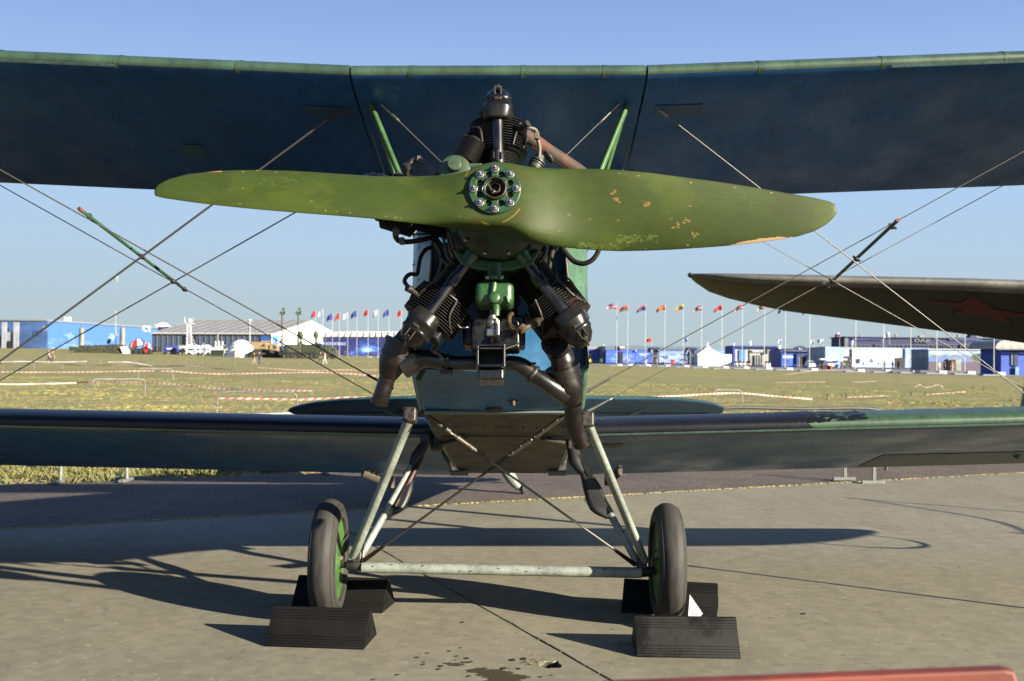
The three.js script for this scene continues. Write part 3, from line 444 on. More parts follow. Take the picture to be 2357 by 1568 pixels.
// ---- things under the propeller ----
{ const sump = A('oil_sump', [lathe([[.03, 0], [.038, .004], [.038, .02], [.03, .022], [.03, .07]], 20).translate(...z2(1092, 505, .28).toArray()), (() => { const a = z2(930, 500, .28), b = z2(1250, 705, .28); return new RoundedBoxGeometry(b.x - a.x, a.y - b.y, .11, 4, .028).translate((a.x + b.x) / 2, (a.y + b.y) / 2, -.31); })(), lathe([[.014, 0], [.016, .03], [.03, .055], [.032, .07]], 16).translate(...z2(1103, 790, .29).toArray())], M_.green, plane, 'bright green oil sump casting under the crankcase');
  A('sump_boss', [lathe([[0, 0], [.025, 0], [.022, .012], [.012, .016], [0, .016]], 20).rotateX(Math.PI / 2).translate(...z2(1090, 640, .25).toArray()), tube([z2(1090, 520, .255), z2(1082, 570, .25), z2(1070, 640, .25)], [.012, .010, .004], 8), tube([z2(1190, 620, .25), z2(1205, 670, .255), z2(1225, 690, .265)], [.004, .006, .003], 6)], M_.green, sump);
  for (const x of [1030, 1150]) { const q = z2(x, 472, .245); A('sump_bolt', lathe([[0, 0], [.008, 0], [.008, .008], [0, .01]], 6).rotateX(Math.PI / 2).translate(q.x, q.y, q.z), M_.steel, sump); }
  A('drain_tap', [rod(z2(1075, 790, .27), z2(1080, 905, .27), .016, .016, 12), new THREE.IcosahedronGeometry(.022, 2).translate(...z2(1066, 845, .265).toArray()), rod(z2(1105, 815, .25), z2(1108, 860, .25), .011, .011, 8), bx(...z2(1118, 885, .25).toArray(), .012, .06, .01, .003), bx(...z2(1078, 930, .27).toArray(), .05, .03, .03, .006)], M_.steel);
  A('oil_pipe', [tube([z2(1235, 770, .34), z2(1212, 800, .32), z2(1215, 860, .31), z2(1250, 895, .30), z2(1320, 895, .29), z2(1370, 875, .29), z2(1410, 850, .29)], [.009, .010, .010, .010, .010, .009, .009], 10), rod(z2(1315, 880, .29), z2(1340, 905, .285), .018, .018, 6), rod(z2(1405, 852, .29), z2(1465, 835, .29), .0165, .0165, 8)], M_.brass);
  A('primer_pipe', tube([z2(785, 860, .35), z2(800, 880, .35), z2(845, 888, .36), z2(880, 875, .37), z2(890, 855, .38)], .004), M_.steel);
  const carb = A('carburettor', [bx(...z2(985, 930, .42).toArray(), .075, .09, .09, .01), bx(...z2(1100, 960, .42).toArray(), .19, .12, .1, .012), bx(...z2(1220, 930, .46).toArray(), .12, .12, .1, .012), rod(z2(1060, 1000, .36), z2(1085, 1000, .36), .02, .02, 12), bx(...z2(1060, 830, .48).toArray(), .22, .22, .12, .02), ...span(0, 1, 5).map((t) => rod(z2(1160 + t * 100, 870 + t * 30, .39), z2(1160 + t * 100, 960, .40), .008, .008, 6))], M_.black);
  const a = z2(943, 1018, .30), b = z2(1175, 1200, .30), w = b.x - a.x, h = a.y - b.y, cx = (a.x + b.x) / 2, cy = (a.y + b.y) / 2, t = .006;
  A('air_intake', [ext(shapeOf([[-w / 2, -h / 2], [w / 2, -h / 2], [w / 2, h / 2], [-w / 2, h / 2]], [[[-w / 2 + t, -h / 2 + t], [-w / 2 + t, h / 2 - t], [w / 2 - t, h / 2 - t], [w / 2 - t, -h / 2 + t]]]), .15, .001).translate(cx, cy, -.46), bx(cx, cy - h / 2 - .022, -.40, w * .94, .045, .12, .01)], M_.blackGloss, carb, 'open square black air intake box');
  A('intake_back', bx(cx, cy, -.455, w - .008, h - .008, .006), M_.black, carb);
  A('intake_flap', [bx(cx, cy + h * .30, -.31, w - .02, .004, .012), rod(V3(cx - w / 2 - .014, cy + h * .18, -.33), V3(cx - w / 2, cy + h * .18, -.33), .008), rod(V3(cx + w / 2, cy + h * .05, -.33), V3(cx + w / 2 + .012, cy + h * .05, -.33), .008)], M_.darkSteel, carb);
}
// ---- exhaust mufflers with the warm-air pipes ----
function muffler(o) {
  const k = A('exhaust_pipe', tube(o.stub, o.stubR, 16), M_.burnt);
  const [a, b, c, d, e] = o.axis, dir = b.clone().sub(a).normalize();
  A('heat_muff', [tube([a, b, c], [o.r, o.r * .98, o.r * .60], 24), tube([a.clone().addScaledVector(dir, -.002), a.clone().addScaledVector(dir, .012)], o.r * 1.05, 24), tube([a.clone().lerp(b, .62), a.clone().lerp(b, .75)], o.r * 1.04, 24)], M_.burnt, k);
  A('tail_pipe', [tube([c, d, e], o.r2, 18), tube([e.clone().addScaledVector(e.clone().sub(d).normalize(), -.012), e.clone()], o.r2 * 1.09, 18)], M_.burnt, k);
  return k;
}
muffler({ stub: [z2(440, 900, 0.44), z2(400, 960, 0.520), z2(345, 1010, 0.510), z2(315, 1060, 0.500), z2(280, 1120, 0.500)], stubR: [.05, .05, .047, .045, .045], axis: [z2(318, 995, 0.500), z2(255, 1165, 0.520), z2(205, 1290, 0.540), z2(165, 1420, 0.560), z2(132, 1512, 0.580)], r: .062, r2: .033 });
muffler({ stub: [z2(1590, 1010, 0.44), z2(1625, 1080, 0.520), z2(1655, 1150, 0.520), z2(1660, 1220, 0.530), z2(1690, 1300, 0.540)], stubR: [.055, .05, .048, .046, .045], axis: [z2(1652, 1212, 0.520), z2(1700, 1390, 0.560), z2(1745, 1510, 0.590), z3(1500, 330, 0.660), z3(1558, 468, 0.720)], r: .066, r2: .0345 });
{ const pipe = A('warm_air_pipe', tube([z2(330, 1210, 0.520), z2(420, 1165, 0.510), z2(520, 1140, 0.500), z2(640, 1160, 0.490), z2(740, 1182, 0.485), z2(850, 1180, 0.485), z2(960, 1180, 0.490)], [.05, .045, .036, .033, .030, .029, .03], 16), M_.blackGloss);
  A('hose_clamp', [along(lathe([[.031, 0], [.035, 0], [.035, .012], [.031, .012]], 20), z2(690, 1175, 0.485), z2(740, 1182, 0.485).sub(z2(690, 1175, 0.485))), bx(...z2(690, 1250, 0.470).toArray(), .05, .018, .016, .004)], M_.darkSteel, pipe);
  const p2 = A('warm_air_pipe', tube([z2(1160, 1185, 0.490), z2(1250, 1182, 0.485), z2(1320, 1205, 0.485), z2(1400, 1265, 0.490), z2(1500, 1330, 0.500), z2(1590, 1390, 0.520), z2(1680, 1440, 0.550)], [.030, .031, .033, .032, .032, .036, .042], 16), M_.blackGloss);
  A('hose_clamp', [along(lathe([[.033, 0], [.037, 0], [.037, .012], [.033, .012]], 20), z2(1400, 1265, 0.490), z2(1440, 1295, 0.493).sub(z2(1400, 1265, 0.490))), bx(...z2(1400, 1192, 0.475).toArray(), .035, .018, .016, .004), rod(z2(1420, 1205, 0.470), z2(1465, 1218, 0.470), .005)], M_.darkSteel, p2);
}
// ---- hoses and leads ----
const hose = (pts, r, s, m = M_.hose) => A('hose', tube(pts.map((p, i) => z2(p[0], p[1], Array.isArray(s) ? lerp(s[0], s[1], i / (pts.length - 1)) : s)), r, 8), m);
hose([[275, 60], [268, 110], [285, 155], [330, 172], [400, 172], [500, 155], [620, 130]], .011, [.3, .45]); A('hose_union', [bx(...z2(276, 95, .3).toArray(), .024, .024, .024, .005), bx(...z2(325, 168, .31).toArray(), .022, .026, .026, .005)], M_.hoseGrey);
hose([[300, 80], [380, 105], [470, 112], [590, 108]], .004, .42); hose([[580, 215], [520, 240], [480, 300], [462, 380], [445, 445], [400, 440], [365, 460], [345, 500], [370, 540], [400, 565]], .0085, [.5, .36]);
A('hose_union', rod(z2(395, 560, .36), z2(455, 620, .36), .0135, .0135, 8), M_.brass); hose([[455, 620], [500, 680], [520, 740], [540, 800]], .006, .36);
hose([[1640, 215], [1690, 275], [1750, 335], [1830, 355], [1900, 325], [1945, 265], [1962, 205]], .0105, [.5, .42]); hose([[1560, 455], [1620, 448], [1690, 470], [1740, 520], [1762, 580], [1768, 640]], .004, .45);
hose([[1770, 640], [1720, 660], [1680, 680]], .012, .3, M_.copper); hose([[660, 130], [690, 220], [710, 300], [760, 360]], .006, .32); hose([[720, 90], [740, 170], [760, 230]], .0055, .28); hose([[1520, 215], [1500, 290], [1455, 350]], .008, .34);
hose([[600, 170], [640, 240], [660, 330], [640, 420], [600, 500]], .010, [.5, .55]); hose([[1580, 200], [1560, 300], [1540, 400], [1500, 480]], .012, [.5, .55]);
hose([[700, 140], [735, 250], [800, 330], [850, 400]], .006, [.30, .36]); hose([[640, 300], [700, 360], [760, 480], [790, 560]], .007, [.46, .34]); hose([[1470, 250], [1440, 330], [1400, 400]], .006, [.30, .35]); hose([[1560, 300], [1600, 420], [1580, 520], [1500, 600]], .006, [.44, .30]); hose([[900, 460], [880, 600], [870, 720], [900, 800]], .009, [.5, .46]); hose([[1290, 440], [1310, 560], [1290, 680], [1240, 760]], .009, [.5, .42]); hose([[1260, 930], [1300, 1000], [1265, 1030], [1180, 1060]], .0035, [.40, .34], M_.darkSteel); hose([[560, 780], [600, 860], [560, 960]], .005, [.34, .34], M_.darkSteel);
A('engine_mount', [rod(V3(-.16, -.1, -.55), V3(-.34, .2, -.8), .014), rod(V3(.16, -.1, -.55), V3(.34, .2, -.8), .014), rod(V3(-.12, -.16, -.55), V3(-.34, -.5, -.8), .014), rod(V3(.12, -.16, -.55), V3(.34, -.5, -.8), .014), lathe([[.17, 0], [.19, 0], [.19, .02], [.17, .02], [.17, 0]], 28).rotateX(Math.PI / 2).translate(0, 0, -.57), bx(0, 0, -.68, .30, .34, .2, .03)], M_.black);

// ---- undercarriage ----
const aL = toL(at(812, 1301, 5.6)), aR = toL(at(1487, 1316, 5.6));
{ const ax = A('axle', strut(toL(at(833, 1306, 5.59)), toL(at(1476, 1319, 5.59)), .030, .0265, V3(0, 0, 1)), M_.grey);
  for (const [p, sg] of [[aL, 1], [aR, -1]]) A('axle_end', [rod(p.clone().add(V3(-sg * .03, 0, 0)), p.clone().add(V3(sg * .055, -.005, 0)), .024, .027, 12), bx(p.x + sg * .02, p.y + .04, p.z, .05, .06, .05, .01), rod(p.clone().add(V3(-sg * .07, 0, 0)), p.clone().add(V3(sg * .01, 0, 0)), .016, .016, 10)], M_.darkSteel, ax);
  A('axle_chips', Array.from({ length: 14 }, () => { const t = rr(.02, .98), q = toL(at(lerp(845, 1440, t), lerp(1296.5, 1309, t), 5.565)); return new THREE.IcosahedronGeometry(rr(.002, .005), 0).scale(2, .6, .5).translate(q.x, q.y - rr(0, .035), q.z); }), M_.darkSteel, ax).userData.kind = 'stuff';
  const leg = (name, a, sa, b, w, t, m, label) => { const p = P3(a, sa); const g = A(name, strut(p, b, w, t, V3(0, 0, 1)), m, plane, label); A('strut_end', strutEnd(p, b, t * 1.15), M_.darkSteel, g); A('strut_fitting', bx(p.x, p.y + .01, p.z, .06, .07, .07, .012), M_.darkSteel, g); return g; };
  const l1 = leg('landing_gear_strut', [944, 962], 1.12, aL.clone().add(V3(.005, .05, .012)), .034, .0205, M_.grey), r1 = leg('landing_gear_strut', [1352, 972], 1.12, aR.clone().add(V3(-.01, .06, .012)), .034, .0205, M_.grey);
  const l2 = leg('shock_strut', [980, 1018], 2.2, aL.clone().add(V3(.03, .04, -.03)), .024, .019, M_.grey), r2 = leg('shock_strut', [1318, 1030], 2.2, aR.clone().add(V3(-.035, .04, -.03)), .024, .019, M_.grey);
  const ptsL = [[978, 1028], [950, 1095], [915, 1150], [893, 1188]], ptsR = [[1322, 1040], [1350, 1095], [1385, 1160], [1412, 1195]];
  const SL = (p) => toL(at(p[0], p[1], lerp(6.05, 5.62, (p[1] - 1020) / 280)));
  A('strut_sleeve', [tube([SL([968, 1050]), SL([940, 1110]), SL([905, 1172])], .021, 14)], M_.copper, l2, 'oily copper coloured strut sleeve'); A('strut_sleeve', [tube([SL([1330, 1052]), SL([1362, 1110]), SL([1405, 1185])], .023, 14)], M_.blackGloss, r2);
  A('bungee_cord', [tube([SL([978, 1022]), SL([960, 1052]), SL([946, 1085])], [.025, .034, .02], 10), ...[0, 1, 2, 3, 4].map((i) => tube([SL([934 + i * 3, 1088 + i * 3]), SL([930 + i * 2.5, 1130]), SL([906 + i * 3, 1165 + i * 2]), SL([880 + i * 2, 1182])], [.014, .022, .017, .01], 8))], M_.hose, l2); A('bungee_cord', [...[0, 1, 2, 3, 4].map((i) => tube([SL([1338 + i * 2, 1078]), SL([1352 + i * 5, 1120]), SL([1368 + i * 6, 1168]), SL([1398 + i * 3, 1192])], [.012, .025, .026, .01], 8)), tube([SL([1318, 1036]), SL([1324, 1062]), SL([1342, 1090])], [.028, .034, .02], 10)], M_.hose, r2);
  A('frayed_cover', [tube([SL([931, 1120]), SL([918, 1152]), SL([900, 1178]), SL([879, 1190])], [.006, .012, .016, .006], 8), ...Array.from({ length: 26 }, () => { const t = rr(0, 1), q = SL([lerp(936, 892, t) + 3, lerp(1118, 1188, t)]); return rod(q, q.clone().add(V3(rr(.005, .04), rr(-.03, .015), rr(-.02, .02))), .0022, .0008, 4); })], mat([.22, .17, .09], .85), l2, 'frayed tan cloth cover of the bungee cord'); A('frayed_cover', Array.from({ length: 22 }, () => { const q = SL([1358 + rr(0, 6), 1148 + rr(-5, 8)]); return rod(q, q.clone().add(V3(rr(-.04, 0), rr(-.02, .015), rr(-.02, .02))), .0022, .0008, 4); }), mat([.10, .075, .05], .85), r2);
  const foot = (p, q, g) => { const P = toL(at(...p)), Q = toL(at(...q)), st = mat([.065, .058, .05], .6, { map: oily, metalness: .3 }), f = A('foot_step', strut(P, Q, .021, .012, V3(0, 1, .5)), st, g); A('step_clamp', rod(P.clone().add(V3(0, -.03, 0)), P.clone().add(V3(0, .03, 0)), .032, .030, 12), st, f); A('step_teeth', span(.2, .95, 4).map((t) => { const c = P.clone().lerp(Q, t); return bx(c.x, c.y + .018, c.z + .02, .016, .012, .04); }), M_.darkSteel, f).userData.kind = 'stuff'; };
  foot([895, 1111, 5.83], [836, 1086, 5.72], l1); foot([1405, 1104, 5.83], [1428, 1083, 5.6], r1);
  const xw = (a, da, b, db, m) => { const p = toL(at(...a, da)), q = toL(at(...b, db)), d = q.clone().sub(p).normalize(), w = A('bracing_wire', rod(p, q, .0062, .0062, 8), m); A('turnbuckle', [rod(p, p.clone().addScaledVector(d, .13), .013, .009, 8)], M_.copper, w); const e = q.clone().addScaledVector(d, -.42); A('chain_tensioner', [rod(q.clone().addScaledVector(d, -.18), q, .013, .013, 8), rod(e, e.clone().addScaledVector(d, .2), .009, .014, 8), ...span(.02, .4, 14).map((t) => new THREE.IcosahedronGeometry(.0095, 0).translate(...q.clone().addScaledVector(d, -t).add(V3(Math.sin(t * 90) * .006, 0, .004)).toArray()))], mat([.055, .046, .033], .5, { metalness: .4 }), w); };
  xw([838, 1290], 5.58, [1303, 955], 5.25, M_.darkSteel); xw([1462, 1300], 5.58, [965, 945], 5.2, M_.wireLight);
}
// wheels
function wheel(c, sg) { // sg: side of the inner face
  const R = .297, prof = []; for (let i = 0; i <= 28; i++) { const a = -Math.PI * .62 + i / 28 * Math.PI * 1.24; prof.push([R - .068 + .068 * Math.cos(a) * .98, .066 * Math.sin(a) * (Math.abs(Math.sin(a)) > .9 ? 1 : 1)]); }
  const turn = (g) => g.rotateZ(Math.PI / 2).translate(c.x, c.y, c.z);
  const ty = lathe([...prof, [R - .10, .04], [R - .10, -.04], prof[0]], 72);
  const w = part('wheel', turn(ty), M_.rubber, plane);
  const lines = [-.05, .05].map((y) => { const t = Math.asin(y / .066), r = R - .068 + .068 * Math.cos(t) * .98; return new THREE.TorusGeometry(r + .0005, .0022, 6, 72).rotateX(Math.PI / 2).translate(0, y, 0); });
  part('tyre_ridge', turn(merge(lines)), M_.rubber, w);
  part('rim', turn(merge([lathe([[.02, -.055], [.03, -.06], [.045, -.056], [.17, -.036], [.196, -.044], [.205, -.052], [.208, -.044], [.205, 0], [.208, .044], [.205, .052], [.196, .044], [.17, .036], [.045, .056], [.03, .06], [.02, .055]], 56)])), M_.greenWheel, w);
  const holes = []; for (let i = 0; i < 6; i++) for (const s of [-1, 1]) { const a = i * Math.PI / 3; holes.push(lathe([[0, 0], [.008, 0], [.008, .008], [0, .008]], 8).translate(Math.cos(a) * .06, s > 0 ? .05 : -.058, Math.sin(a) * .06)); }
  part('wheel_bolts', turn(merge(holes)), M_.darkSteel, w).userData.kind = 'stuff';
  part('hub_cap', turn(lathe([[0, -.075], [.026, -.075], [.028, -.05], [.028, .05], [.026, .075], [0, .075]], 24)), M_.darkSteel, w);
}
M_.greenWheel = mat([.065, .165, .034], .5, { map: grime });
{ const l = at(757, 1290, 5.6), r = at(1535, 1303, 5.6); l.y = r.y = .295; wheel(l, 1); wheel(r, -1); }
// ================= THE GROUND =================
const eD = V3(.883, 0, -.469), nD = V3(-.469, 0, -.883);
const EN = (e, n, y = 0) => V3(e * eD.x + n * nD.x, y, e * eD.z + n * nD.z);
const toEN = (p) => [p.x * eD.x + p.z * eD.z, p.x * nD.x + p.z * nD.z];
const TU = [[-9, .0117], [-.376, .0117], [-.238, .0100], [-.14, .0095], [-.10, .006], [-.03, .002], [.05, 0], [9, 0]];
function terr(x, z) { const D = -z; if (D < 30) return 0; const u = x / D; let k = 0; while (u > TU[k + 1][0]) k++; const a = lerp(TU[k][1], TU[k + 1][1], (u - TU[k][0]) / (TU[k + 1][0] - TU[k][0])); return a * Math.min(330, Math.max(0, D - 165)); }
const concTex = tex(2048, 2048, (u, v) => { const a = fbm(u, v, 4, 6), b = fbm(u, v, 128, 3, 1), c = fbm(u, v * .3, 40, 3, 2); let k = .87 + .12 * (a - .5) + .17 * (b - .5) + .08 * (c - .5); const p = fbm(u, v, 240, 2, 3); if (p > .80) k -= (p - .80) * 1.6; if (p < .17) k += .14; const st = sm(.62, .74, fbm(u, v, 7, 5, 3)); k -= st * .05; return [k, k * .985, k * (.955 - .03 * st)]; });
const concMat = mat([.243, .229, .174], .9, { map: rep(concTex, 1 / 7), bumpMap: rep(concTex, 1 / 7), bumpScale: .0012 });
const asphTex = tex(1024, 1024, (u, v) => { const a = fbm(u, v, 5, 5), b = fbm(u, v, 150, 2, 1), c = vnoise(NG[2], 256, u * 256, v * 256); let k = .62 + .3 * (a - .5) + .5 * (b - .5); const w = c > .86 ? (c - .86) * 3.4 : 0; const cr = Math.abs(fbm(u, v, 5, 5, 2) - .5) < .004 ? -.25 : 0; k += cr; return [k + w, k * .92 + w, k * .89 + w * .95]; });
const asphMat = mat([.205, .180, .150], .92, { map: rep(asphTex, 1 / 2.6), bumpMap: rep(asphTex, 1 / 2.6), bumpScale: .006 });
const rough1 = (t, f, k) => (fbm((t * .05 + 10) % 1, k, f, 5, 1) - .5);
// concrete slabs: two bays with an open joint between them and a broken-out hole
const joint = (n) => 2.82 + (n - 7.21) * .088;
const jl = span(9.1, -14, 220).map((n) => [joint(n) - .006 - .02 * Math.max(0, rough1(n, 160, .3)) - (rnd() < .04 ? .012 : 0), n]), jr = span(9.1, -14, 220).map((n) => [joint(n) + .006 + .02 * Math.max(0, rough1(n, 160, .6)), n]);
const edge = (a, b, k) => span(a, b, 160).map((e) => [e, 9.1 + .05 * rough1(e, 200, k)]);
const holeC = toEN(gnd(1266, 1530));
const holePts = Array.from({ length: 26 }, (_, i) => { const a = i / 26 * 6.28319, r = 1 + .5 * (rnd() - .5); const q = toEN(gnd(1266 + Math.cos(a) * 27 * r, 1530 + Math.sin(a) * 9.5 * r)); return q; });
const slabGeo = (pts, holes, y) => boxUV(ext(shapeOf(pts, holes), .09).applyMatrix4(new THREE.Matrix4().makeBasis(eD, nD, V3(0, 1, 0)).setPosition(0, y - .09, 0)));
const apron = struct('apron', [slabGeo([[-45, -14], [-45, 9.1], ...edge(-44.9, 2.7, .2), ...jl], [holePts], 0), slabGeo([...edge(3.1, 60, .2), [60, -14], ...jr.slice().reverse()], [], 0)], concMat);
base.set(apron, V3(0, 0, 0));
{ // the broken hole, dirt in it, straw round it, oil drips
  const rings = [0, .4, .75, 1].map((t, k) => holePts.map((p) => EN(lerp(holeC[0], p[0], t * 1.02), lerp(holeC[1], p[1], t * 1.02), [-.07, -.06, -.035, -.004][k] + (k ? rr(-.008, .008) : 0))));
  part('hole', loft(rings, { cap: false }), mat([.05, .045, .035], .95, { map: grime }), apron);
  const straw = []; for (let i = 0; i < 26; i++) { const q = gnd(1228 + rr(-22, 30), 1524 + rr(-6, 8)), a = rr(0, 6.3); straw.push(rod(q.clone().setY(.004), q.clone().add(V3(Math.cos(a) * rr(.01, .05), rr(.002, .02), Math.sin(a) * rr(.01, .04))), .0012, .0006, 3)); }
  part('straw', straw, mat([.19, .155, .08], .9), apron).userData.kind = 'stuff';
  const oil = mat([.035, .027, .016], .5), pool = mat([.060, .047, .028], .42), blob = (cx, cy, w, h, n = 18, y = .0018) => { const r = Array.from({ length: n }, (_, i) => { const a = i / n * 6.28319, k = 1 + .55 * (rnd() - .5); return gnd(cx + Math.cos(a) * w * k, cy + Math.sin(a) * h * k).setY(y); }); const c = gnd(cx, cy).setY(y), pos = []; r.forEach((p, i) => { const q = r[(i + 1) % n]; pos.push(c.x, y, c.z, q.x, y, q.z, p.x, y, p.z); }); const g = new THREE.BufferGeometry(); g.setAttribute('position', new THREE.Float32BufferAttribute(pos, 3)); g.computeVertexNormals(); return g; };
  part('oil_stain', [blob(1140, 1552, 46, 9, 40), blob(1190, 1560, 26, 6, 30, .0022), blob(1095, 1545, 22, 5, 24, .0022), blob(1160, 1567, 44, 9, 30, .0026), blob(1050, 1531, 20, 3.5, 20), blob(1072, 1526, 12, 2, 16, .0022), blob(1030, 1528, 9, 2), blob(1110, 1541, 14, 2.4, 16, .0026)], pool, apron, 'oil stains on the concrete');
  const dr = []; for (const [x, y, w] of [[1052, 1512, 4], [960, 1515, 4], [976, 1525, 3], [975, 1531, 4], [985, 1505, 3], [1015, 1535, 5], [1010, 1542, 4], [1075, 1517, 5], [1085, 1525, 4], [1180, 1521, 7], [1205, 1518, 6], [1220, 1531, 4], [1160, 1540, 6], [1195, 1541, 5], [915, 1555, 4], [860, 1566, 4], [1060, 1493, 3], [1035, 1500, 4], [1080, 1558, 5], [1245, 1560, 4], [1270, 1556, 3], [1065, 1434, 4], [1850, 1414, 5], [2210, 1305, 2]]) dr.push(blob(x, y, w, w * .42, 10, .003));
  part('oil_drips', dr, oil, apron).userData.kind = 'stuff';
  const mo = []; for (let i = 0; i < 260; i++) { const n = 2.4 + rnd() * 6.4, q = EN(joint(n) + rr(-.012, .012), n); mo.push(new THREE.IcosahedronGeometry(rr(.003, .009), 0).scale(1, .5, 1.3).translate(q.x, -.012 + rr(0, .012), q.z)); }
  part('joint_dirt', mo, mat([.045, .045, .025], .95), apron).userData.kind = 'stuff';
}
struct('subgrade', boxUV(new THREE.PlaneGeometry(140, 50).rotateX(-Math.PI / 2).rotateY(Math.atan2(.469, .883)).translate(0, -.05, 0)), mat([.045, .04, .032], .95));
// asphalt taxi strip, ragged towards the lawn
const lawnEdge = (e) => 12.15 + .42 * rough1(e, 60, .8) + .12 * rough1(e, 250, .4);
struct('asphalt_strip', slabGeo([...span(-45, 60, 420).map((e) => [e, lawnEdge(e)]).reverse(), ...span(-45, 60, 300).map((e) => [e, 9.085 + .05 * rough1(e, 200, .2)])], [], -.006), asphMat);
{ // line of yellow moss along the edge of the concrete
  const g = []; for (let e = -12; e < 24; e += .012) { const q = EN(e + rr(-.01, .01), 9.10 + rr(-.022, .022) * (.4 + rnd())); g.push(new THREE.TetrahedronGeometry(rr(.008, .019), 0).rotateY(rr(0, 6)).scale(1.3, .5, 1).translate(q.x, .003, q.z)); }
  const m = new THREE.Mesh(merge(g), mat([.33, .285, .10], .95)); shadows(m); m.name = 'moss_line'; m.userData = { kind: 'stuff', label: 'ragged line of yellow moss along the concrete edge', category: 'moss' }; scene.add(m);
}
// lawn
const grassTex = tex(1024, 1024, (u, v) => { const a = fbm(u, v, 6, 6), b = fbm(u, v, 90, 3, 1), c = fbm(u, v, 220, 2, 2); let k = .70 + .35 * (a - .5) + .5 * (b - .5) + .5 * (c - .5); const d = sm(.4, .65, fbm(u, v, 14, 4, 3)); return [k * lerp(.86, 1.08, d), k * lerp(1.0, .98, d), k * lerp(.85, .95, d)]; });
{ const Ds = [...span(6, 30, 40), ...span(31, 80, 40), ...span(82, 300, 60), ...span(305, 600, 30), 700, 900, 1400, 2400], us = span(-1.6, 1.6, 120), pos = [], uv = [], col = [], idx = [];
  Ds.forEach((D) => us.forEach((u) => {
    const x = u * D, z = -D, n = x * nD.x + z * nD.z, e = x * eD.x + z * eD.z; const near = n < lawnEdge(e) + .02 ? 1 : 0;
    pos.push(x, near ? -.16 : terr(x, z) - .012 * (1 - sm(12.2, 14, n)), z); uv.push(x / 5, z / 5);
    const a = fbm((x * .004 + 5) % 1, (z * .004 + 5) % 1, 16, 4), b = fbm((x * .02 + 5) % 1, (z * .012 + 5) % 1, 8, 4, 2), g = sm(.42, .6, a) * .6 + sm(.45, .6, b) * .4;
    const de = n - lawnEdge(e), soil = 1 - sm(.15, .75, de + .5 * rough1(e * 3, 200, .33)); const dry = [.50, .395, .142], gr = [.405, .352, .108]; col.push(...[0, 1, 2].map((k) => lerp(lerp(dry[k], gr[k], Math.min(1, g * .9 + .05)), [.30, .235, .15][k], soil * .8)));
  }));
  for (let i = 0; i < Ds.length - 1; i++) for (let j = 0; j < us.length - 1; j++) { const a = i * us.length + j, b = a + us.length; idx.push(a, a + 1, b, a + 1, b + 1, b); }
  const g = new THREE.BufferGeometry(); g.setAttribute('position', new THREE.Float32BufferAttribute(pos, 3)); g.setAttribute('uv', new THREE.Float32BufferAttribute(uv, 2)); g.setAttribute('color', new THREE.Float32BufferAttribute(col, 3)); g.setIndex(idx); g.computeVertexNormals();
  struct('lawn', g, mat([1, 1, 1], .95, { vertexColors: true, map: grassTex, bumpMap: grassTex, bumpScale: .03 }));
  // blades
  const blade = []; for (let i = 0; i < 8; i++) { const a = rr(0, 6.28), r = rr(0, .035), h = rr(.5, 1), w = rr(.004, .008), bx0 = Math.cos(a) * r, bz = Math.sin(a) * r, dx = rr(-.045, .045), dz = rr(-.045, .045), t = rr(0, 3.14); const X = Math.cos(t) * w, Z = Math.sin(t) * w; blade.push(bx0 - X, 0, bz - Z, bx0 + X, 0, bz + Z, bx0 + dx * .4 + X * .7, h * .06, bz + dz * .4, bx0 - X, 0, bz - Z, bx0 + dx * .4 + X * .7, h * .06, bz + dz * .4 + Z * .7, bx0 + dx, h * .1, bz + dz); }
  const bg = new THREE.BufferGeometry(); bg.setAttribute('position', new THREE.Float32BufferAttribute(blade, 3)); bg.computeVertexNormals();
  const N = 46000, im = new THREE.InstancedMesh(bg, mat([1, 1, 1], .9), N), m4 = new THREE.Matrix4(), q = new THREE.Quaternion(), cc = new THREE.Color(); let k = 0;
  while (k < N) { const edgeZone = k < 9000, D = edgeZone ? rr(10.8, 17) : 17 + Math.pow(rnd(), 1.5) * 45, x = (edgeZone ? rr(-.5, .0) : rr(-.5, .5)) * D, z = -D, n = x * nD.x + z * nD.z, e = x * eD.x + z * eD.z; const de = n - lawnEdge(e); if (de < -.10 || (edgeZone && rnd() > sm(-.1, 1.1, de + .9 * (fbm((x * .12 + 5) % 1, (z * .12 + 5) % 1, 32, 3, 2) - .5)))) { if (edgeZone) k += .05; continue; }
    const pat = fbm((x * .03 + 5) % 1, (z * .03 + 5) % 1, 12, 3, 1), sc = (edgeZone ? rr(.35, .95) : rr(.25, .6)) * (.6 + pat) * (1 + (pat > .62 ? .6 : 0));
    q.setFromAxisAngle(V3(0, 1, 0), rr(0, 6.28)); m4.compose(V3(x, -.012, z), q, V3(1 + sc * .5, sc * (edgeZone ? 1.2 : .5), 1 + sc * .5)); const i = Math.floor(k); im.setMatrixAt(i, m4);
    const d = Math.min(1, Math.max(0, (pat - .38) * 3 + rr(-.3, .3))); edgeZone ? cc.setRGB(lerp(.15, .065, d), lerp(.145, .10, d), lerp(.05, .02, d)) : cc.setRGB(lerp(.34, .25, d), lerp(.285, .235, d), lerp(.12, .075, d)); im.setColorAt(i, cc); k = i + 1; }  // blades near the edge coloured darker, holding partial shade in their greener tone
  im.name = 'grass_blades'; im.userData = { kind: 'stuff', label: 'dry yellow and green grass blades of the lawn', category: 'grass' }; shadows(im); scene.add(im);
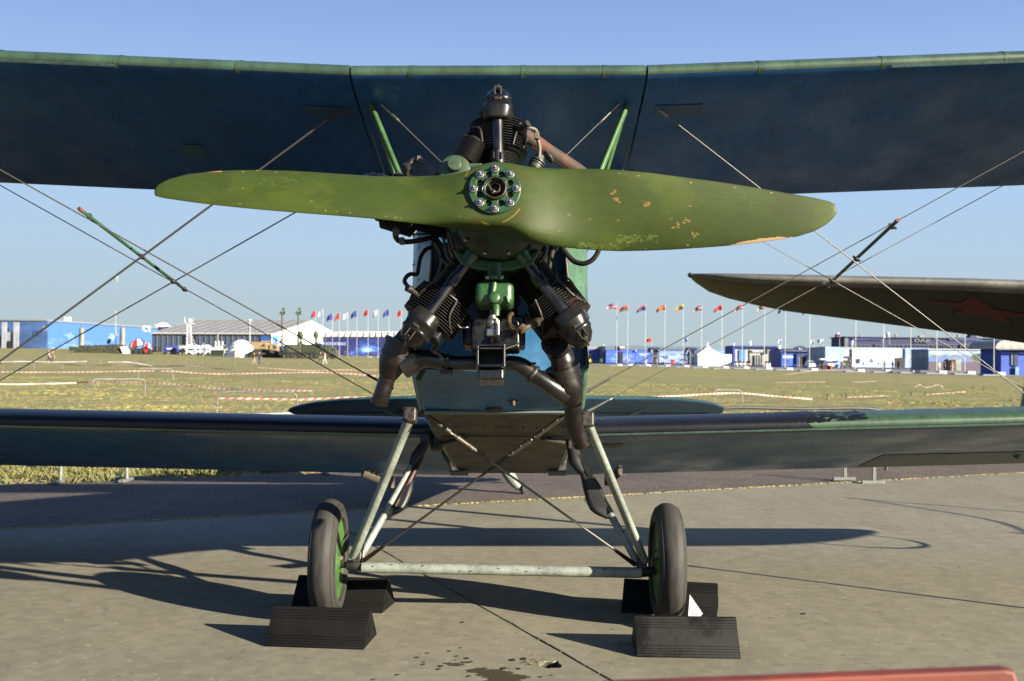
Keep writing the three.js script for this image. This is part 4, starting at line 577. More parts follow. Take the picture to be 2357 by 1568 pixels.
  // small weeds in the lawn
  const weed = (x, y, d, h, label) => { const p = at(x, y, d); p.y = 0; const l = []; for (let i = 0; i < 60; i++) { const a = rr(0, 6.28), r = rr(0, .2), hh = h * rr(.3, 1); l.push(rod(p.clone().add(V3(Math.cos(a) * r * .4, 0, Math.sin(a) * r * .4)), p.clone().add(V3(Math.cos(a) * r, hh, Math.sin(a) * r)), .012, .002, 3)); } const t = thing('weed', label, 'weed', p, 'weeds in the lawn'); part('leaves', l, mat([.07, .10, .025], .9), t); };
  weed(150, 950, 24, .14, 'small green weed in the lawn just above the left lower wing'); weed(2200, 945, 26, .16, 'small dark weed in the lawn above the right lower wing');
}
// ================= CHOCKS =================
function chock(label, a, b, c, len, text) { // a: near left ground corner, b: near right ground corner (world), c: depth
  const d = b.clone().sub(a), w = d.length(); d.normalize(); const back = V3(d.z, 0, -d.x); if (back.z > 0) back.negate();
  const t = thing('wheel_chock', label, 'wheel chock', a.clone().add(b).multiplyScalar(.5), 'rubber chocks at the wheels');
  const H = .150, D = c, prof = []; // ribbed triangular profile in (back, up)
  const side = (p, q, n0, n1) => { for (const tt of [0, ...n0.flatMap((x) => [x - .012, x - .011, x + .011, x + .012])]) { const k = n0.some((x) => Math.abs(tt - x) < .0115) ? -.004 : 0; const u = lerp(p[0], q[0], tt), v = lerp(p[1], q[1], tt), nx = -(q[1] - p[1]), ny = q[0] - p[0], nl = Math.hypot(nx, ny); prof.push([u + nx / nl * k, v + ny / nl * k]); } };
  const ribs = [.06, .13, .20, .27, .74, .81, .88, .95];
  side([0, .006], [D * .42, H - .004], ribs); prof.push([D * .42 + .004, H], [D * .52, H]); side([D * .54, H - .004], [D, .006], ribs); prof.push([D - .003, 0], [.003, 0]);
  const rings = [[0, .985], [.006, 1], [w - .006, 1], [w, .985]].map(([x, k]) => prof.map(([u, v]) => a.clone().addScaledVector(d, x).addScaledVector(back, lerp(D / 2, u, k)).add(V3(0, v, 0))));
  const body = toCreasedNormals(loft(rings).toNonIndexed(), .5);
  part('block', boxUV(body, 2), M_.chock, t);
  const e = b.clone().addScaledVector(back, D * .47); part('handle_hole', along(lathe([[0, 0], [.024, 0], [.026, -.003], [.030, .0015], [.032, 0]], 16), e.clone().add(V3(0, .055, 0)).addScaledVector(d, .0015), d), M_.chock, t);
  if (text) { const l = []; for (let i = 0; i < 19; i++) { if (i === 9 || i === 16) continue; const x = w * lerp(.27, .66, i / 18), u = .5; const p0 = a.clone().addScaledVector(d, x).addScaledVector(back, D * .42 * u - .001).add(V3(0, H * u, 0)); l.push(new THREE.BoxGeometry(rr(.006, .009), .012, .003).rotateX(-.6).translate(p0.x, p0.y, p0.z + .0005)); if (rnd() < .5) l.push(new THREE.BoxGeometry(.003, .015, .003).rotateX(-.6).translate(p0.x + .005, p0.y, p0.z + .0005)); } part('moulded_lettering', l, M_.chock, t); }
  return t;
}
chock('black ribbed rubber chock in front of the left wheel, with moulded lettering', gnd(608, 1489), gnd(836, 1497), .29, 0, true);
const scuff = chock('scuffed black ribbed chock in front of the right wheel', gnd(1467, 1514), gnd(1706, 1518), .29, 0, false); scuff.children[0].material = phys([.017, .0182, .0198], .65, { map: rep(oily, .9), specularIntensity: .4 });
chock('dark rubber chock behind the left wheel', gnd(668, 1403), gnd(878, 1413), .27, 0, false);
chock('dark rubber chock set askew behind the right wheel, beside a white card', gnd(1430, 1411), gnd(1650, 1424), .27, 0, false);
{ const cardTex = canvasTex(256, 320, (g, W, H) => { g.fillStyle = '#eceae8'; g.fillRect(0, 0, W, H); g.save(); g.translate(70, 268); g.rotate(-.0); g.fillStyle = '#26242a'; g.font = 'bold 34px sans-serif'; g.fillText('КРЭТ', 44, 10); g.fillStyle = '#c22630'; g.fillRect(0, -16, 13, 13); g.fillRect(14, 0, 13, 13); g.fillStyle = '#26242a'; g.fillRect(14, -16, 10, 10); g.fillStyle = '#8a2430'; g.fillRect(0, 0, 10, 10); g.restore(); g.fillStyle = '#9a9aa0'; for (let i = 0; i < 5; i++) g.fillRect(40, 60 + i * 16, 150 - i * 14, 3); });
  const P = [[1584, 1424], [1608, 1424], [1618, 1413], [1588, 1369]].map((p, i) => at(p[0], p[1], [5.30, 5.30, 5.33, 5.42][i])), t = thing('card', 'white printed card tucked behind the right wheel', 'card', P[0]); 
  const n = P[1].clone().sub(P[0]).cross(P[3].clone().sub(P[0])).normalize().multiplyScalar(.0015), pos = [], uv = []; const uvs = [[0, 0], [.85, 0], [1, .2], [.1, 1]];
  for (const [q, f] of [[P, 1], [P.map((p) => p.clone().sub(n)), 0]]) for (const [a, b, c] of f ? [[0, 1, 2], [0, 2, 3]] : [[0, 2, 1], [0, 3, 2]]) for (const k of [a, b, c]) { pos.push(...q[k].toArray()); uv.push(...uvs[k]); }
  const g = new THREE.BufferGeometry(); g.setAttribute('position', new THREE.Float32BufferAttribute(pos, 3)); g.setAttribute('uv', new THREE.Float32BufferAttribute(uv, 2)); g.computeVertexNormals(); part('sheet', g, mat([.62, .62, .62], .6, { map: cardTex }), t); }
// ================= NEAR BARRIERS =================
const galv = mat([.27, .28, .285], .5, { metalness: .3, map: grime });
function hoop(name, label, group, a, b, h, r, o = {}) { // a, b: feet; an inverted U of tube
  const t = thing(name, label, 'barrier', a.clone().add(b).multiplyScalar(.5), group), up = V3(0, h, 0), d = b.clone().sub(a).normalize(), k = Math.min(.12, h * .3);
  part('frame', tube([a, a.clone().add(V3(0, h - k * 1.4, 0)), a.clone().add(V3(0, h - k * .35, 0)).addScaledVector(d, k * .3), a.clone().add(up).addScaledVector(d, k * 1.3), a.clone().add(up).lerp(b.clone().add(up), .5), b.clone().add(up).addScaledVector(d, -k * 1.3), b.clone().add(V3(0, h - k * .35, 0)).addScaledVector(d, -k * .3), b.clone().add(V3(0, h - k * 1.4, 0)), b], r, o.n || 10, o.seg || 5), o.m || galv, t);
  if (o.bars) for (let i = 1; i <= o.bars; i++) { const q = a.clone().lerp(b, i / (o.bars + 1)); part('bar', rod(q.clone().setY(a.y + h * .18), q.clone().setY(a.y + h - r), r * .5, r * .5, 5), o.m || galv, t); }
  if (o.foot) for (const q of [a, b]) part('foot', [bx(q.x, q.y + .015, q.z, o.foot[0], .03, o.foot[1], .004)], o.m || galv, t);
  return t;
}
hoop('crowd_barrier', 'bare grey barrier with a rounded top rail behind the left lower wing', 'low steel barriers behind the biplane', gnd(291, 1108), gnd(752, 1089.5), .655, .021, { foot: [.06, .34] });
hoop('crowd_barrier', 'grey barrier rail hung with a short chain by the right end of the tailplane', 'low steel barriers behind the biplane', gnd(1633, 1083), gnd(2040, 1082), .735, .021, { m: mat([.055, .058, .062], .55, { map: grime }) });
hoop('crowd_barrier', 'grey barrier whose leg stands on the grass edge farthest left under the wing', 'low steel barriers behind the biplane', gnd(138, 1112), gnd(-260, 1122), .5, .021, { foot: [.05, .3] });
{ for (const [x, y, s, l] of [[1943, 1106, .24, 'left'], [2010, 1114, .245, 'right']]) { const q = gnd(x, y), b = thing('post_stand', `${l} one of two grey T-shaped stands on the right asphalt edge`, 'stand', q, 'grey T-shaped stands on the asphalt edge'); part('base_bar', bx(q.x, .018, q.z, s, .036, .05, .004), galv, b); part('post', bx(q.x + .01, .17, q.z, .034, .31, .034, .003), galv, b); }
  const cb = thing('chain', 'short dark chain hanging from the right end of the tailplane', 'chain', at(1635, 962, 10.5)), lk = []; for (let i = 0; i < 9; i++) { const t = i / 8, p = at(lerp(1612, 1650, t), 961 + 7 * Math.sin(t * 3.1) - t * 3, 10.5); lk.push(new THREE.TorusGeometry(.016, .005, 5, 10).rotateY(i % 2 ? 1.2 : 0).translate(p.x, p.y, p.z)); } part('links', lk, M_.darkSteel, cb).userData.kind = 'stuff'; }
{ // posts and a rope standing outside the frame on the right; their shadows cross the concrete
  const P = [V3(5.9, 0, -9), V3(6.55, 0, -6.9), V3(3.78, 0, -5.34)];
  P.forEach((p, i) => { const t = thing('rope_post', ['slim grey rope post right of the frame, the farther of a roped pair', 'slim grey rope post right of the frame, the nearer of a roped pair', 'single slim grey post right of the frame beside the wheel'][i], 'post', p, 'grey posts right of the aircraft'); part('pole', rod(p.clone(), p.clone().setY(1), .016, .014, 10), galv, t); part('foot', lathe([[0, 0], [.14, 0], [.14, .012], [.03, .03], [0, .03]], 20).translate(p.x, 0, p.z), galv, t); part('knob', new THREE.SphereGeometry(.024, 12, 8).translate(p.x, 1.01, p.z), galv, t); });
  const r = thing('rope', 'rope slung between two grey posts right of the frame', 'rope', P[0].clone()); part('strand', tube([P[0].clone().setY(.98), P[0].clone().lerp(P[1], .5).setY(.86), P[1].clone().setY(.98)], .011, 8, 8), M_.hoseGrey, r); }
{ // red board close to the lens
  const b = thing('red_board', 'blurred orange red board edge close up at the lower right corner', 'board', at(1880, 1600, 1.5).setY(0));
  const pts = [[1395, 1579], [1720, 1567], [2050, 1554], [2306, 1544], [2322, 1547], [2340, 1600], [2366, 1900], [1360, 1960]].map(([x, y]) => at(x, y, 1.5));
  const c = at(1900, 1700, 1.5); part('panel', ext(shapeOf(pts.map((p) => [p.x - c.x, p.y - c.y])), .02, .004).translate(c.x, c.y, c.z - .01), phys([.24, .040, .017], .6, { map: grime }), b);
  for (const x of [1480, 2200]) { const q = at(x, 1700, 1.5); part('post', rod(V3(q.x, 0, q.z - .03), V3(q.x, q.y, q.z - .03), .02, .02, 10), galv, b); }
}
// ================= THE OTHER AIRCRAFT'S WING =================
{ const w = thing('monoplane', 'dark olive monoplane wing with a faded red star, reaching in from the right', 'airplane', V3(7.5, 0, -15.5));
  const st = [[1588, 633, 634, .03, 14.7], [1592, 629.5, 640, .28, 14.55], [1602, 628, 647, .48, 14.45], [1632, 626, 664, .85, 14.3], [1675, 625.4, 676, 1.2, 14.15], [1740, 625, 689.5, 1.5, 14.05], [1813, 625, 702, 1.7, 14], [1970, 627, 721, 1.85, 13.95], [2223, 630, 752, 2.05, 13.9], [2357, 633, 771, 2.2, 13.88], [2700, 640, 820, 2.5, 13.8], [3200, 650, 892, 2.9, 13.7]];
  const [up, lo] = airfoil(20, .115, .02), k = 5; const U = [], Lo = [], low = [];
  st.forEach(([x, y0, y1, c, d]) => { const a = at(x, y0, d), b = at(x, y1, d + c); const th = Math.min(.115, .115); const drop = c * .05; const P = (q, s) => a.clone().lerp(b, q[0]).add(V3(0, q[1] * c * (s || 1) - drop, 0));
    low.push([a.clone().add(V3(0, -drop, 0)), b.clone().add(V3(0, -drop, 0))]);
    U.push([...up.slice().reverse().map((q) => P(q)), ...lo.slice(1, k + 1).map((q) => P(q))]); Lo.push(lo.slice(k).map((q) => P(q))); });
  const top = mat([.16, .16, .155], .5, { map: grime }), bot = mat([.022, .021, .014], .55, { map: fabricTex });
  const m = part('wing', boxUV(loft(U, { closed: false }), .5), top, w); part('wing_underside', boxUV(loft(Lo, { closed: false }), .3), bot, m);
  const c0 = low[7], c1 = low[9], n = c1[0].clone().sub(c0[0]).cross(c0[1].clone().sub(c0[0])).normalize(); if (n.y > 0) n.negate();
  const O = c0[0].clone().addScaledVector(n, .09), hit = (x, y) => { const r = ray(x, y); return r.clone().multiplyScalar(O.clone().sub(camera.position).dot(n) / r.dot(n)).add(camera.position); };
  const onSkin = (p) => { let k = 0; while (k < low.length - 2 && p.x > low[k + 1][0].x) k++; const f = (p.x - low[k][0].x) / (low[k + 1][0].x - low[k][0].x), a = low[k][0].clone().lerp(low[k + 1][0], f), b = low[k][1].clone().lerp(low[k + 1][1], f), c = Math.min(.995, Math.max(.03, (a.z - p.z) / (a.z - b.z))), ch = a.z - b.z; let j = 0; while (lo[j + 1][0] < c) j++; const z = lerp(lo[j][1], lo[j + 1][1], (c - lo[j][0]) / (lo[j + 1][0] - lo[j][0])); const q = a.lerp(b, c); return q.add(V3(0, z * ch - .007, 0)); };
  const star = [[2125, 688], [2205, 693], [2250, 677], [2264, 703], [2336, 713], [2266, 717], [2270, 735], [2220, 718], [2145, 717], [2192, 706]].map((p) => hit(p[0] - 28, p[1])), sg = []; const cc = star.reduce((s, p) => s.add(p), V3()).divideScalar(10), N = 8;
  star.forEach((p, i) => { const q = star[(i + 1) % 10], P = (u, v) => onSkin(cc.clone().multiplyScalar(1 - u - v).addScaledVector(p, u).addScaledVector(q, v)).toArray(); for (let a = 0; a < N; a++) for (let b = 0; b < N - a; b++) { sg.push(...P(a / N, b / N), ...P((a + 1) / N, b / N), ...P(a / N, (b + 1) / N)); if (b < N - a - 1) sg.push(...P((a + 1) / N, b / N), ...P((a + 1) / N, (b + 1) / N), ...P(a / N, (b + 1) / N)); } }); const g = new THREE.BufferGeometry(); g.setAttribute('position', new THREE.Float32BufferAttribute(sg, 3)); g.computeVertexNormals();
  part('star', g, mat([.095, .007, .006], .6, { map: grime }), m, 'faded red five-pointed star under the wing');
  part('tip_light', new THREE.SphereGeometry(.035, 12, 8).translate(...at(1589, 633.5, 14.7).toArray()), M_.darkSteel, m);
  const f = at(3500, 720, 13.5); part('fuselage', lathe([[0, -3.3], [.4, -3.1], [.55, -2.2], [.62, -.8], [.6, 1], [.4, 3.5], [.15, 5.5], [0, 5.6]], 24).rotateX(-Math.PI / 2 + .22).translate(f.x + .9, f.y + .1, f.z - 1), top, w);
  part('landing_gear', [rod(V3(f.x - .9, f.y - .2, f.z), V3(f.x - 1, .3, f.z + .3), .05), lathe([[.1, -.08], [.3, -.07], [.32, 0], [.3, .07], [.1, .08]], 24).rotateZ(Math.PI / 2).translate(f.x - 1, .32, f.z + .3), rod(V3(f.x + 2.6, f.y - .2, f.z), V3(f.x + 2.7, .3, f.z + .3), .05), lathe([[.1, -.08], [.3, -.07], [.32, 0], [.3, .07], [.1, .08]], 24).rotateZ(Math.PI / 2).translate(f.x + 2.7, .32, f.z + .3)], M_.darkSteel, w);
}
// ================= THE SHOWGROUND BEHIND =================
const W = (x, y, D) => at(x, y, D);
const box = (x0, y0, x1, y1, D, deep, r = 0) => { const m = (y0 + y1) / 2, c = (x0 + x1) / 2, a = at(x0, m, D), b = at(x1, m, D), t = at(c, y0, D), u = at(c, y1, D), w = b.x - a.x, h = t.y - u.y; return bx((a.x + b.x) / 2, (t.y + u.y) / 2, -Math.abs(a.z + b.z) / 2 - deep / 2, w, h, deep, r ? Math.min(r, w * .3, h * .3, deep * .3) : 0); };
const facade = (pts, D, deep) => { const q = pts.map((p) => at(p[0], p[1], D)), z = q.reduce((s, p) => s + p.z, 0) / q.length; return ext(shapeOf(q.map((p) => [p.x, p.y])), deep).translate(0, 0, z - deep); };
const unitUV = (g) => { g.computeBoundingBox(); const b = g.boundingBox, p = g.attributes.position, u = g.attributes.uv; for (let i = 0; i < p.count; i++) u.setXY(i, (p.getX(i) - b.min.x) / (b.max.x - b.min.x), (p.getY(i) - b.min.y) / (b.max.y - b.min.y)); return g; };
const low = (x, y, D) => at(x, y, D);
const fl = (c, r = .7) => mat(c, r, { map: grime });
const K = { white: fl([.72, .73, .75]), wht: mat([.8, .8, .8], .6), grey: fl([.26, .29, .33]), greyBlue: fl([.10, .15, .24]), navy: fl([.012, .022, .12]), blue: fl([.022, .06, .40]), skyb: fl([.16, .36, .74]), dark: mat([.012, .014, .018], .5), glass: mat([.03, .045, .06], .15), olive: fl([.035, .05, .020]), olive2: fl([.075, .09, .048]), sand: fl([.38, .28, .155]), red: fl([.5, .02, .015]), tyre: mat([.012, .012, .012], .8), inflat: fl([.24, .25, .25], .5), alu: mat([.5, .52, .54], .4, { metalness: .4 }), tarm: fl([.27, .26, .25], .95) };
const txt = (t, color, font, w, h, bg, x = .5, y = .5) => canvasTex(w, h, (g) => { if (bg) { g.fillStyle = bg; g.fillRect(0, 0, w, h); } g.fillStyle = color; g.font = font; g.textAlign = 'center'; g.textBaseline = 'middle'; g.fillText(t, w * x, h * y); });
const printMat = (m) => mat([1, 1, 1], .65, { map: m });
const banner = (par, x0, y0, x1, y1, D, draw, w = 256, h = 128, name = 'banner') => part(name, unitUV(box(x0, y0, x1, y1, D, .12)), printMat(canvasTex(w, h, draw)), par);
const skyPrint = (a, b, n, extra) => (g, w, h) => { g.fillStyle = a; g.fillRect(0, 0, w, h); for (let i = 0; i < n; i++) { g.fillStyle = b; g.globalAlpha = rr(.04, .22); g.beginPath(); g.ellipse(rr(0, w), rr(h * .3, h * 1.1), rr(w * .03, w * .16), rr(h * .04, h * .2), rr(-.3, .3), 0, 7); g.fill(); } g.globalAlpha = 1; if (extra) extra(g, w, h); };
const jet = (g, x, y, s, c, r = 0) => { g.save(); g.translate(x, y); g.rotate(r); g.scale(s, s); g.fillStyle = c; g.beginPath(); g.moveTo(-10, 0); g.lineTo(-2, -1.3); g.lineTo(3, -6); g.lineTo(5, -6); g.lineTo(4, -1.2); g.lineTo(7, -3); g.lineTo(9, -3); g.lineTo(8, 0); g.lineTo(9, 3); g.lineTo(7, 3); g.lineTo(4, 1.2); g.lineTo(5, 6); g.lineTo(3, 6); g.lineTo(-2, 1.3); g.fill(); g.restore(); };
// solid raised letters
const { FontLoader } = await import('three/addons/loaders/FontLoader.js'); const { TextGeometry } = await import('three/addons/geometries/TextGeometry.js');
const font = await new FontLoader().loadAsync('fonts/droid/droid_sans_bold.typeface.json');
const letters = (t, x0, y0, x1, y1, D) => { const g = new TextGeometry(t, { font, size: 1, depth: .1, curveSegments: 4 }); g.computeBoundingBox(); const b = g.boundingBox, A0 = at(x0, y1, D), B0 = at(x1, y0, D); return g.translate(-b.min.x, -b.min.y, 0).scale((B0.x - A0.x) / (b.max.x - b.min.x), (B0.y - A0.y) / (b.max.y - b.min.y), 1).translate(A0.x, A0.y, A0.z); };
const prism = (foot, y0, y1) => { const p = foot.map((f) => [f[0], -f[1]]); const s = shapeOf(foot.map((f) => [f[0], f[1]])); return ext(s, y1 - y0).rotateX(-Math.PI / 2).translate(0, y0, 0); }; // foot as [x, depth]

// --- left: blue hall C1 ---
{ const c = W(108, 806, 400), t = thing('exhibition_hall', 'large blue exhibition hall marked C1 at the far left', 'hall', c);
  const base0 = c.y - 1.5, top = W(108, 739, 400).y, C0 = [c.x, 400], R0 = [W(362, 800, 496).x, 496], dx = R0[0] - C0[0], dz = R0[1] - C0[1], len = Math.hypot(dx, dz), ux = dx / len, uz = dz / len, Lf = [C0[0] - uz * 45, C0[1] + ux * 45], Bk = [R0[0] - uz * 45, R0[1] + ux * 45];
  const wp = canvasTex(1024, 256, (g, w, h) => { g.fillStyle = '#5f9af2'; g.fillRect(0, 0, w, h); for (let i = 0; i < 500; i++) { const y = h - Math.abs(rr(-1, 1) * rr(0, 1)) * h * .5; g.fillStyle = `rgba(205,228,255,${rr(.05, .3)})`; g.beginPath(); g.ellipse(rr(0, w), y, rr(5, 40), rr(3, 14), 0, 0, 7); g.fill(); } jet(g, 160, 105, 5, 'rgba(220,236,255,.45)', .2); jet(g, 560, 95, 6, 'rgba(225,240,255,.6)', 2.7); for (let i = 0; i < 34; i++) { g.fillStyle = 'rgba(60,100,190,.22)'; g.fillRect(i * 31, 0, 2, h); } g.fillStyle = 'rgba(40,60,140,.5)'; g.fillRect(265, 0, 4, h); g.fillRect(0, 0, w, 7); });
  const wallSeg = (a, b, y0, y1, nx, nz, th = .3) => { const g = new THREE.BoxGeometry(Math.hypot(b[0] - a[0], b[1] - a[1]), y1 - y0, th); const d = Math.atan2(b[1] - a[1], b[0] - a[0]); return unitBox(g).rotateY(d).translate((a[0] + b[0]) / 2, (y0 + y1) / 2, -(a[1] + b[1]) / 2); };
  const unitBox = (g) => { const p = g.attributes.position, u = g.attributes.uv; g.computeBoundingBox(); const b = g.boundingBox; for (let i = 0; i < p.count; i++) u.setXY(i, (p.getX(i) - b.min.x) / (b.max.x - b.min.x), (p.getY(i) - b.min.y) / (b.max.y - b.min.y)); return g; };
  part('core', prism([C0, R0, Bk, Lf].map(([x, z]) => [lerp(x, (C0[0] + Bk[0]) / 2, .01), lerp(z, (C0[1] + Bk[1]) / 2, .01)]), base0, top - .3), K.greyBlue, t);
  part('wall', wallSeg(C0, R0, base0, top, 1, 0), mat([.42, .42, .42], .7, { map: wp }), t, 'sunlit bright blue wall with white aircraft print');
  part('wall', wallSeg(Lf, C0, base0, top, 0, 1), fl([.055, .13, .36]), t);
  part('roof', prism([[Lf[0] - .4, Lf[1] - .3], [C0[0], C0[1] - .6], [R0[0] + .5, R0[1]], [Bk[0], Bk[1] + .6]], top, top + .5), K.grey, t);
  part('wall_panel', box(3, 742, 14, 804, 397, .5), fl([.38, .42, .52]), t); part('wall_panel', box(30, 742, 42, 804, 397, .5), fl([.38, .42, .52]), t);
  part('wall_panel', box(14, 764, 30, 785, 398, .4), fl([.30, .34, .44]), t); part('door', box(17, 785, 29, 804, 396.5, .4), K.dark, t);
  const l1 = letters('C1', 98, 750, 108.5, 762, 397); part('lettering', l1, fl([.34, .40, .56]), t);
  const g = new TextGeometry('C1', { font, size: 2.5, depth: .3, curveSegments: 4 }); const ang = Math.atan2(dz, dx); g.scale(2.2, 1, 1).rotateY(ang); const q = [lerp(C0[0], R0[0], .82), lerp(C0[1], R0[1], .82)]; part('lettering', g.translate(q[0] + .3, W(350, 763, q[1]).y, -q[1]), K.wht, t);
  part('vent', [bx(W(160, 735, 420).x, top + 1.2, -418, 2, 1.8, 1.5)], K.white, t); part('awning', facade([[356, 749], [372, 743], [382, 751], [374, 754], [362, 754]], 430, 6), K.wht, t);
}
{ const t = thing('glass_pavilion', 'glass fronted entrance building beside the blue hall', 'building', W(400, 806, 370));
  part('wall', box(362, 752, 373, 808, 372, 12), K.navy, t); part('wall', box(373, 772, 432, 810, 374, 10), K.grey, t);
  for (let r = 0; r < 3; r++) for (let c = 0; c < 3; c++) part('window', box(363 + c * 7.6, 774 + r * 10, 369.5 + c * 7.6, 782.5 + r * 10, 371.5, .3), mat([.05, .09, .15], .2), t);
  for (let r = 0; r < 2; r++) for (let c = 0; c < 4; c++) part('window', box(387.5 + c * 11.7, 775 + r * 11, 397.5 + c * 11.7, 783 + r * 11, 373.5, .3), r + c === 2 ? fl([.3, .26, .2]) : K.glass, t);
  part('frame', [0, 1, 2].map((r) => box(385, 772.5 + r * 11, 432, 774.5 + r * 11, 373.2, .3)), K.white, t); part('frame', [0, 1, 2, 3, 4].map((c) => box(385 + c * 11.7, 772.5, 387 + c * 11.7, 800, 373, .3)), K.white, t);
}
// --- inflatable columns and the netted tent ---
for (const [x, l] of [[187, 'grey inflatable column on the left side of the netted tent'], [281, 'grey inflatable column on the right side of the netted tent']]) { const D = 300, b = W(x, 806, D), r = W(x + 6, 800, D).x - W(x, 800, D).x, h = W(x, 752, D).y - b.y, t = thing('inflatable_column', l, 'inflatable column', b, 'inflatable columns behind the netted tent'); const pr = [[0, 0]]; for (let i = 0; i <= 14; i++) { const y = (h - r) * i / 14; pr.push([r * (1.12 - .12 * i / 14), y], [r * (1.08 - .1 * i / 14), y + .12]); } for (let i = 1; i <= 6; i++) { const a = i / 6 * Math.PI / 2; pr.push([Math.cos(a) * r + .001, h - r + Math.sin(a) * r]); } part('tube', lathe(pr, 18).translate(b.x, b.y, b.z), K.inflat, t); part('base_ring', lathe([[r * 1.1, 0], [r * 1.3, .2], [r * 1.1, .6]], 18).translate(b.x, b.y, b.z), K.dark, t); }
const netTex = tex(256, 256, (u, v) => { const a = fbm(u, v, 14, 4), b = fbm(u, v, 12, 4, 2); return a > .55 ? [.34, .33, .24] : b > .52 ? [.22, .25, .16] : [.14, .155, .10]; });
const netMat = mat([.5, .5, .5], .95, { map: rep(netTex, .16) });
function netted(name, label, cat, prof, D, deep) { const p = prof.map(([x, y]) => at(x, y, D)), t = thing(name, label, cat, p[0]); const n = 26, rings = []; for (let k = 0; k <= n; k++) { const f = k / n, zz = -deep * f, bulge = Math.sin(f * Math.PI); rings.push(p.map((q, i) => V3(q.x + (i && i < p.length - 1 ? rr(-.12, .12) : 0), lerp(p[0].y, q.y, i === 0 || i === p.length - 1 ? 1 : .9 + .1 * bulge ** .5) + (i && i < p.length - 1 ? rr(-.18, .1) : 0), q.z + zz))); } const front = [p.map((q) => V3(q.x, p[0].y, q.z + .1)), rings[0]]; part('net', boxUV([loft(rings, { closed: false }), loft([rings[0].map((q, i) => V3(q.x, p[0].y - .3, q.z + .8)), rings[0]], { closed: false })]), netMat, t); return t; }
{ const t = netted('netted_tent', 'long tent under brown camouflage netting in front of the blue hall', 'tent', [[166, 815], [172, 803], [182, 795], [200, 796], [215, 794.5], [232, 794], [250, 793], [264, 794], [276, 799], [286, 815]], 285, 9); const D = 285; part('tent_flap', facade([[276, 798.5], [296, 798], [298, 815.5], [283, 815.5]], D - 1, .3), K.wht, t); part('box', box(158, 798, 168, 808, 292, 3), K.olive, t); part('dish', [lathe([[0, 0], [.4, .08], [.75, .3]], 16).rotateX(1.2).rotateY(-.6).translate(...W(252, 787, 286).toArray()), rod(W(252, 794, 287), W(252, 788, 286.5), .08)], K.dark, t);
  const s = thing('ground_sheet', 'pale sheet lying on the grass before the netted tent', 'sheet', W(200, 817, 270)); part('sheet', box(158, 815.5, 246, 818.5, 268, 3), K.white, s);
  const an = thing('antenna_mast', 'thin whip antenna standing behind the netted tent', 'antenna', W(266, 800, 290)); part('mast', rod(W(266, 815, 290), W(266, 715, 290), .09, .04, 6), K.alu, an); part('pole', rod(W(266, 815, 290), W(266, 770, 290), .14, .12, 6), K.dark, an);
  const cm = thing('lattice_mast', 'distant thin radio mast against the sky at the left', 'mast', W(266, 808, 700)); part('mast', rod(W(267, 808, 700), W(267, 640, 700), .16, .1, 6), fl([.22, .26, .29]), cm); part('antenna', [rod(W(267, 648, 700), W(267, 632, 700), .5, .5, 6), ...[-4, -2, 2, 4].map((k) => rod(W(267 + k, 645, 700), W(267 + k, 633, 700), .22, .22, 5))], fl([.36, .42, .46]), cm); }
// --- striped canopy vehicle, trailers, caravans ---
{ const D = 275, t = thing('canopied_vehicle', 'dark vehicle under a billowing red, white and blue canopy', 'vehicle', W(322, 814, D)), dome = (x0, x1, y0, y1, tilt, z) => { const a = W(x0, y1, D), b = W(x1, y1, D), h = W(x0, y0, D).y - a.y, rx = (b.x - a.x) / 2, n = 20, segs = [[], [], []]; for (let i = 0; i < n; i++) { const a0 = i / n * 6.28319, a1 = (i + 1) / n * 6.28319, P = (al, r, hh) => V3((a.x + b.x) / 2 + Math.cos(al) * rx * r, a.y + hh * h + Math.cos(al) * tilt * r, a.z - z + Math.sin(al) * rx * .7 * r); const prs = [[1, -.05], [.9, .42], [.6, .82], [.25, .98], [0, 1]]; segs[[0, 1, 2, 1, 0, 2, 1][Math.floor(i / 2) % 7]].push(loft([prs.map(([r, q]) => P(a0, r, q)), prs.map(([r, q]) => P(a1, r, q))], { closed: false })); } return segs; };
  const d1 = dome(294, 334, 781, 797, .6, 0), d2 = dome(324, 350, 789, 799, -.6, 1); const cm = [fl([.02, .03, .45]), fl([.8, .8, .82]), fl([.55, .015, .02])];
  for (const d of [d1, d2]) d.forEach((s, i) => part('canopy_panel', s, cm[i], t));
  part('struts', [rod(W(306, 812, D), W(296, 797, D), .18), rod(W(318, 812, D), W(330, 797, D), .18), rod(W(312, 812, D), W(314, 790, D), .2), rod(W(335, 812, D), W(348, 799, D), .14)].flat(), K.dark, t); part('body', [box(305, 802, 345, 812, D, 3, .2), box(330, 798, 362, 810, D + 2, 3, .3)], K.dark, t); for (const x of [310, 322, 334, 343]) part('wheel', lathe([[.1, -.3], [.75, -.28], [.8, 0], [.75, .28], [.1, .3]], 16).rotateX(Math.PI / 2).translate(...W(x, 811.5, D - 1.5).toArray()), K.tyre, t); part('red_disc', lathe([[0, 0], [.5, 0], [.5, .1], [0, .1]], 14).rotateX(Math.PI / 2).translate(...W(335, 808, D - 2).toArray()), K.red, t); }
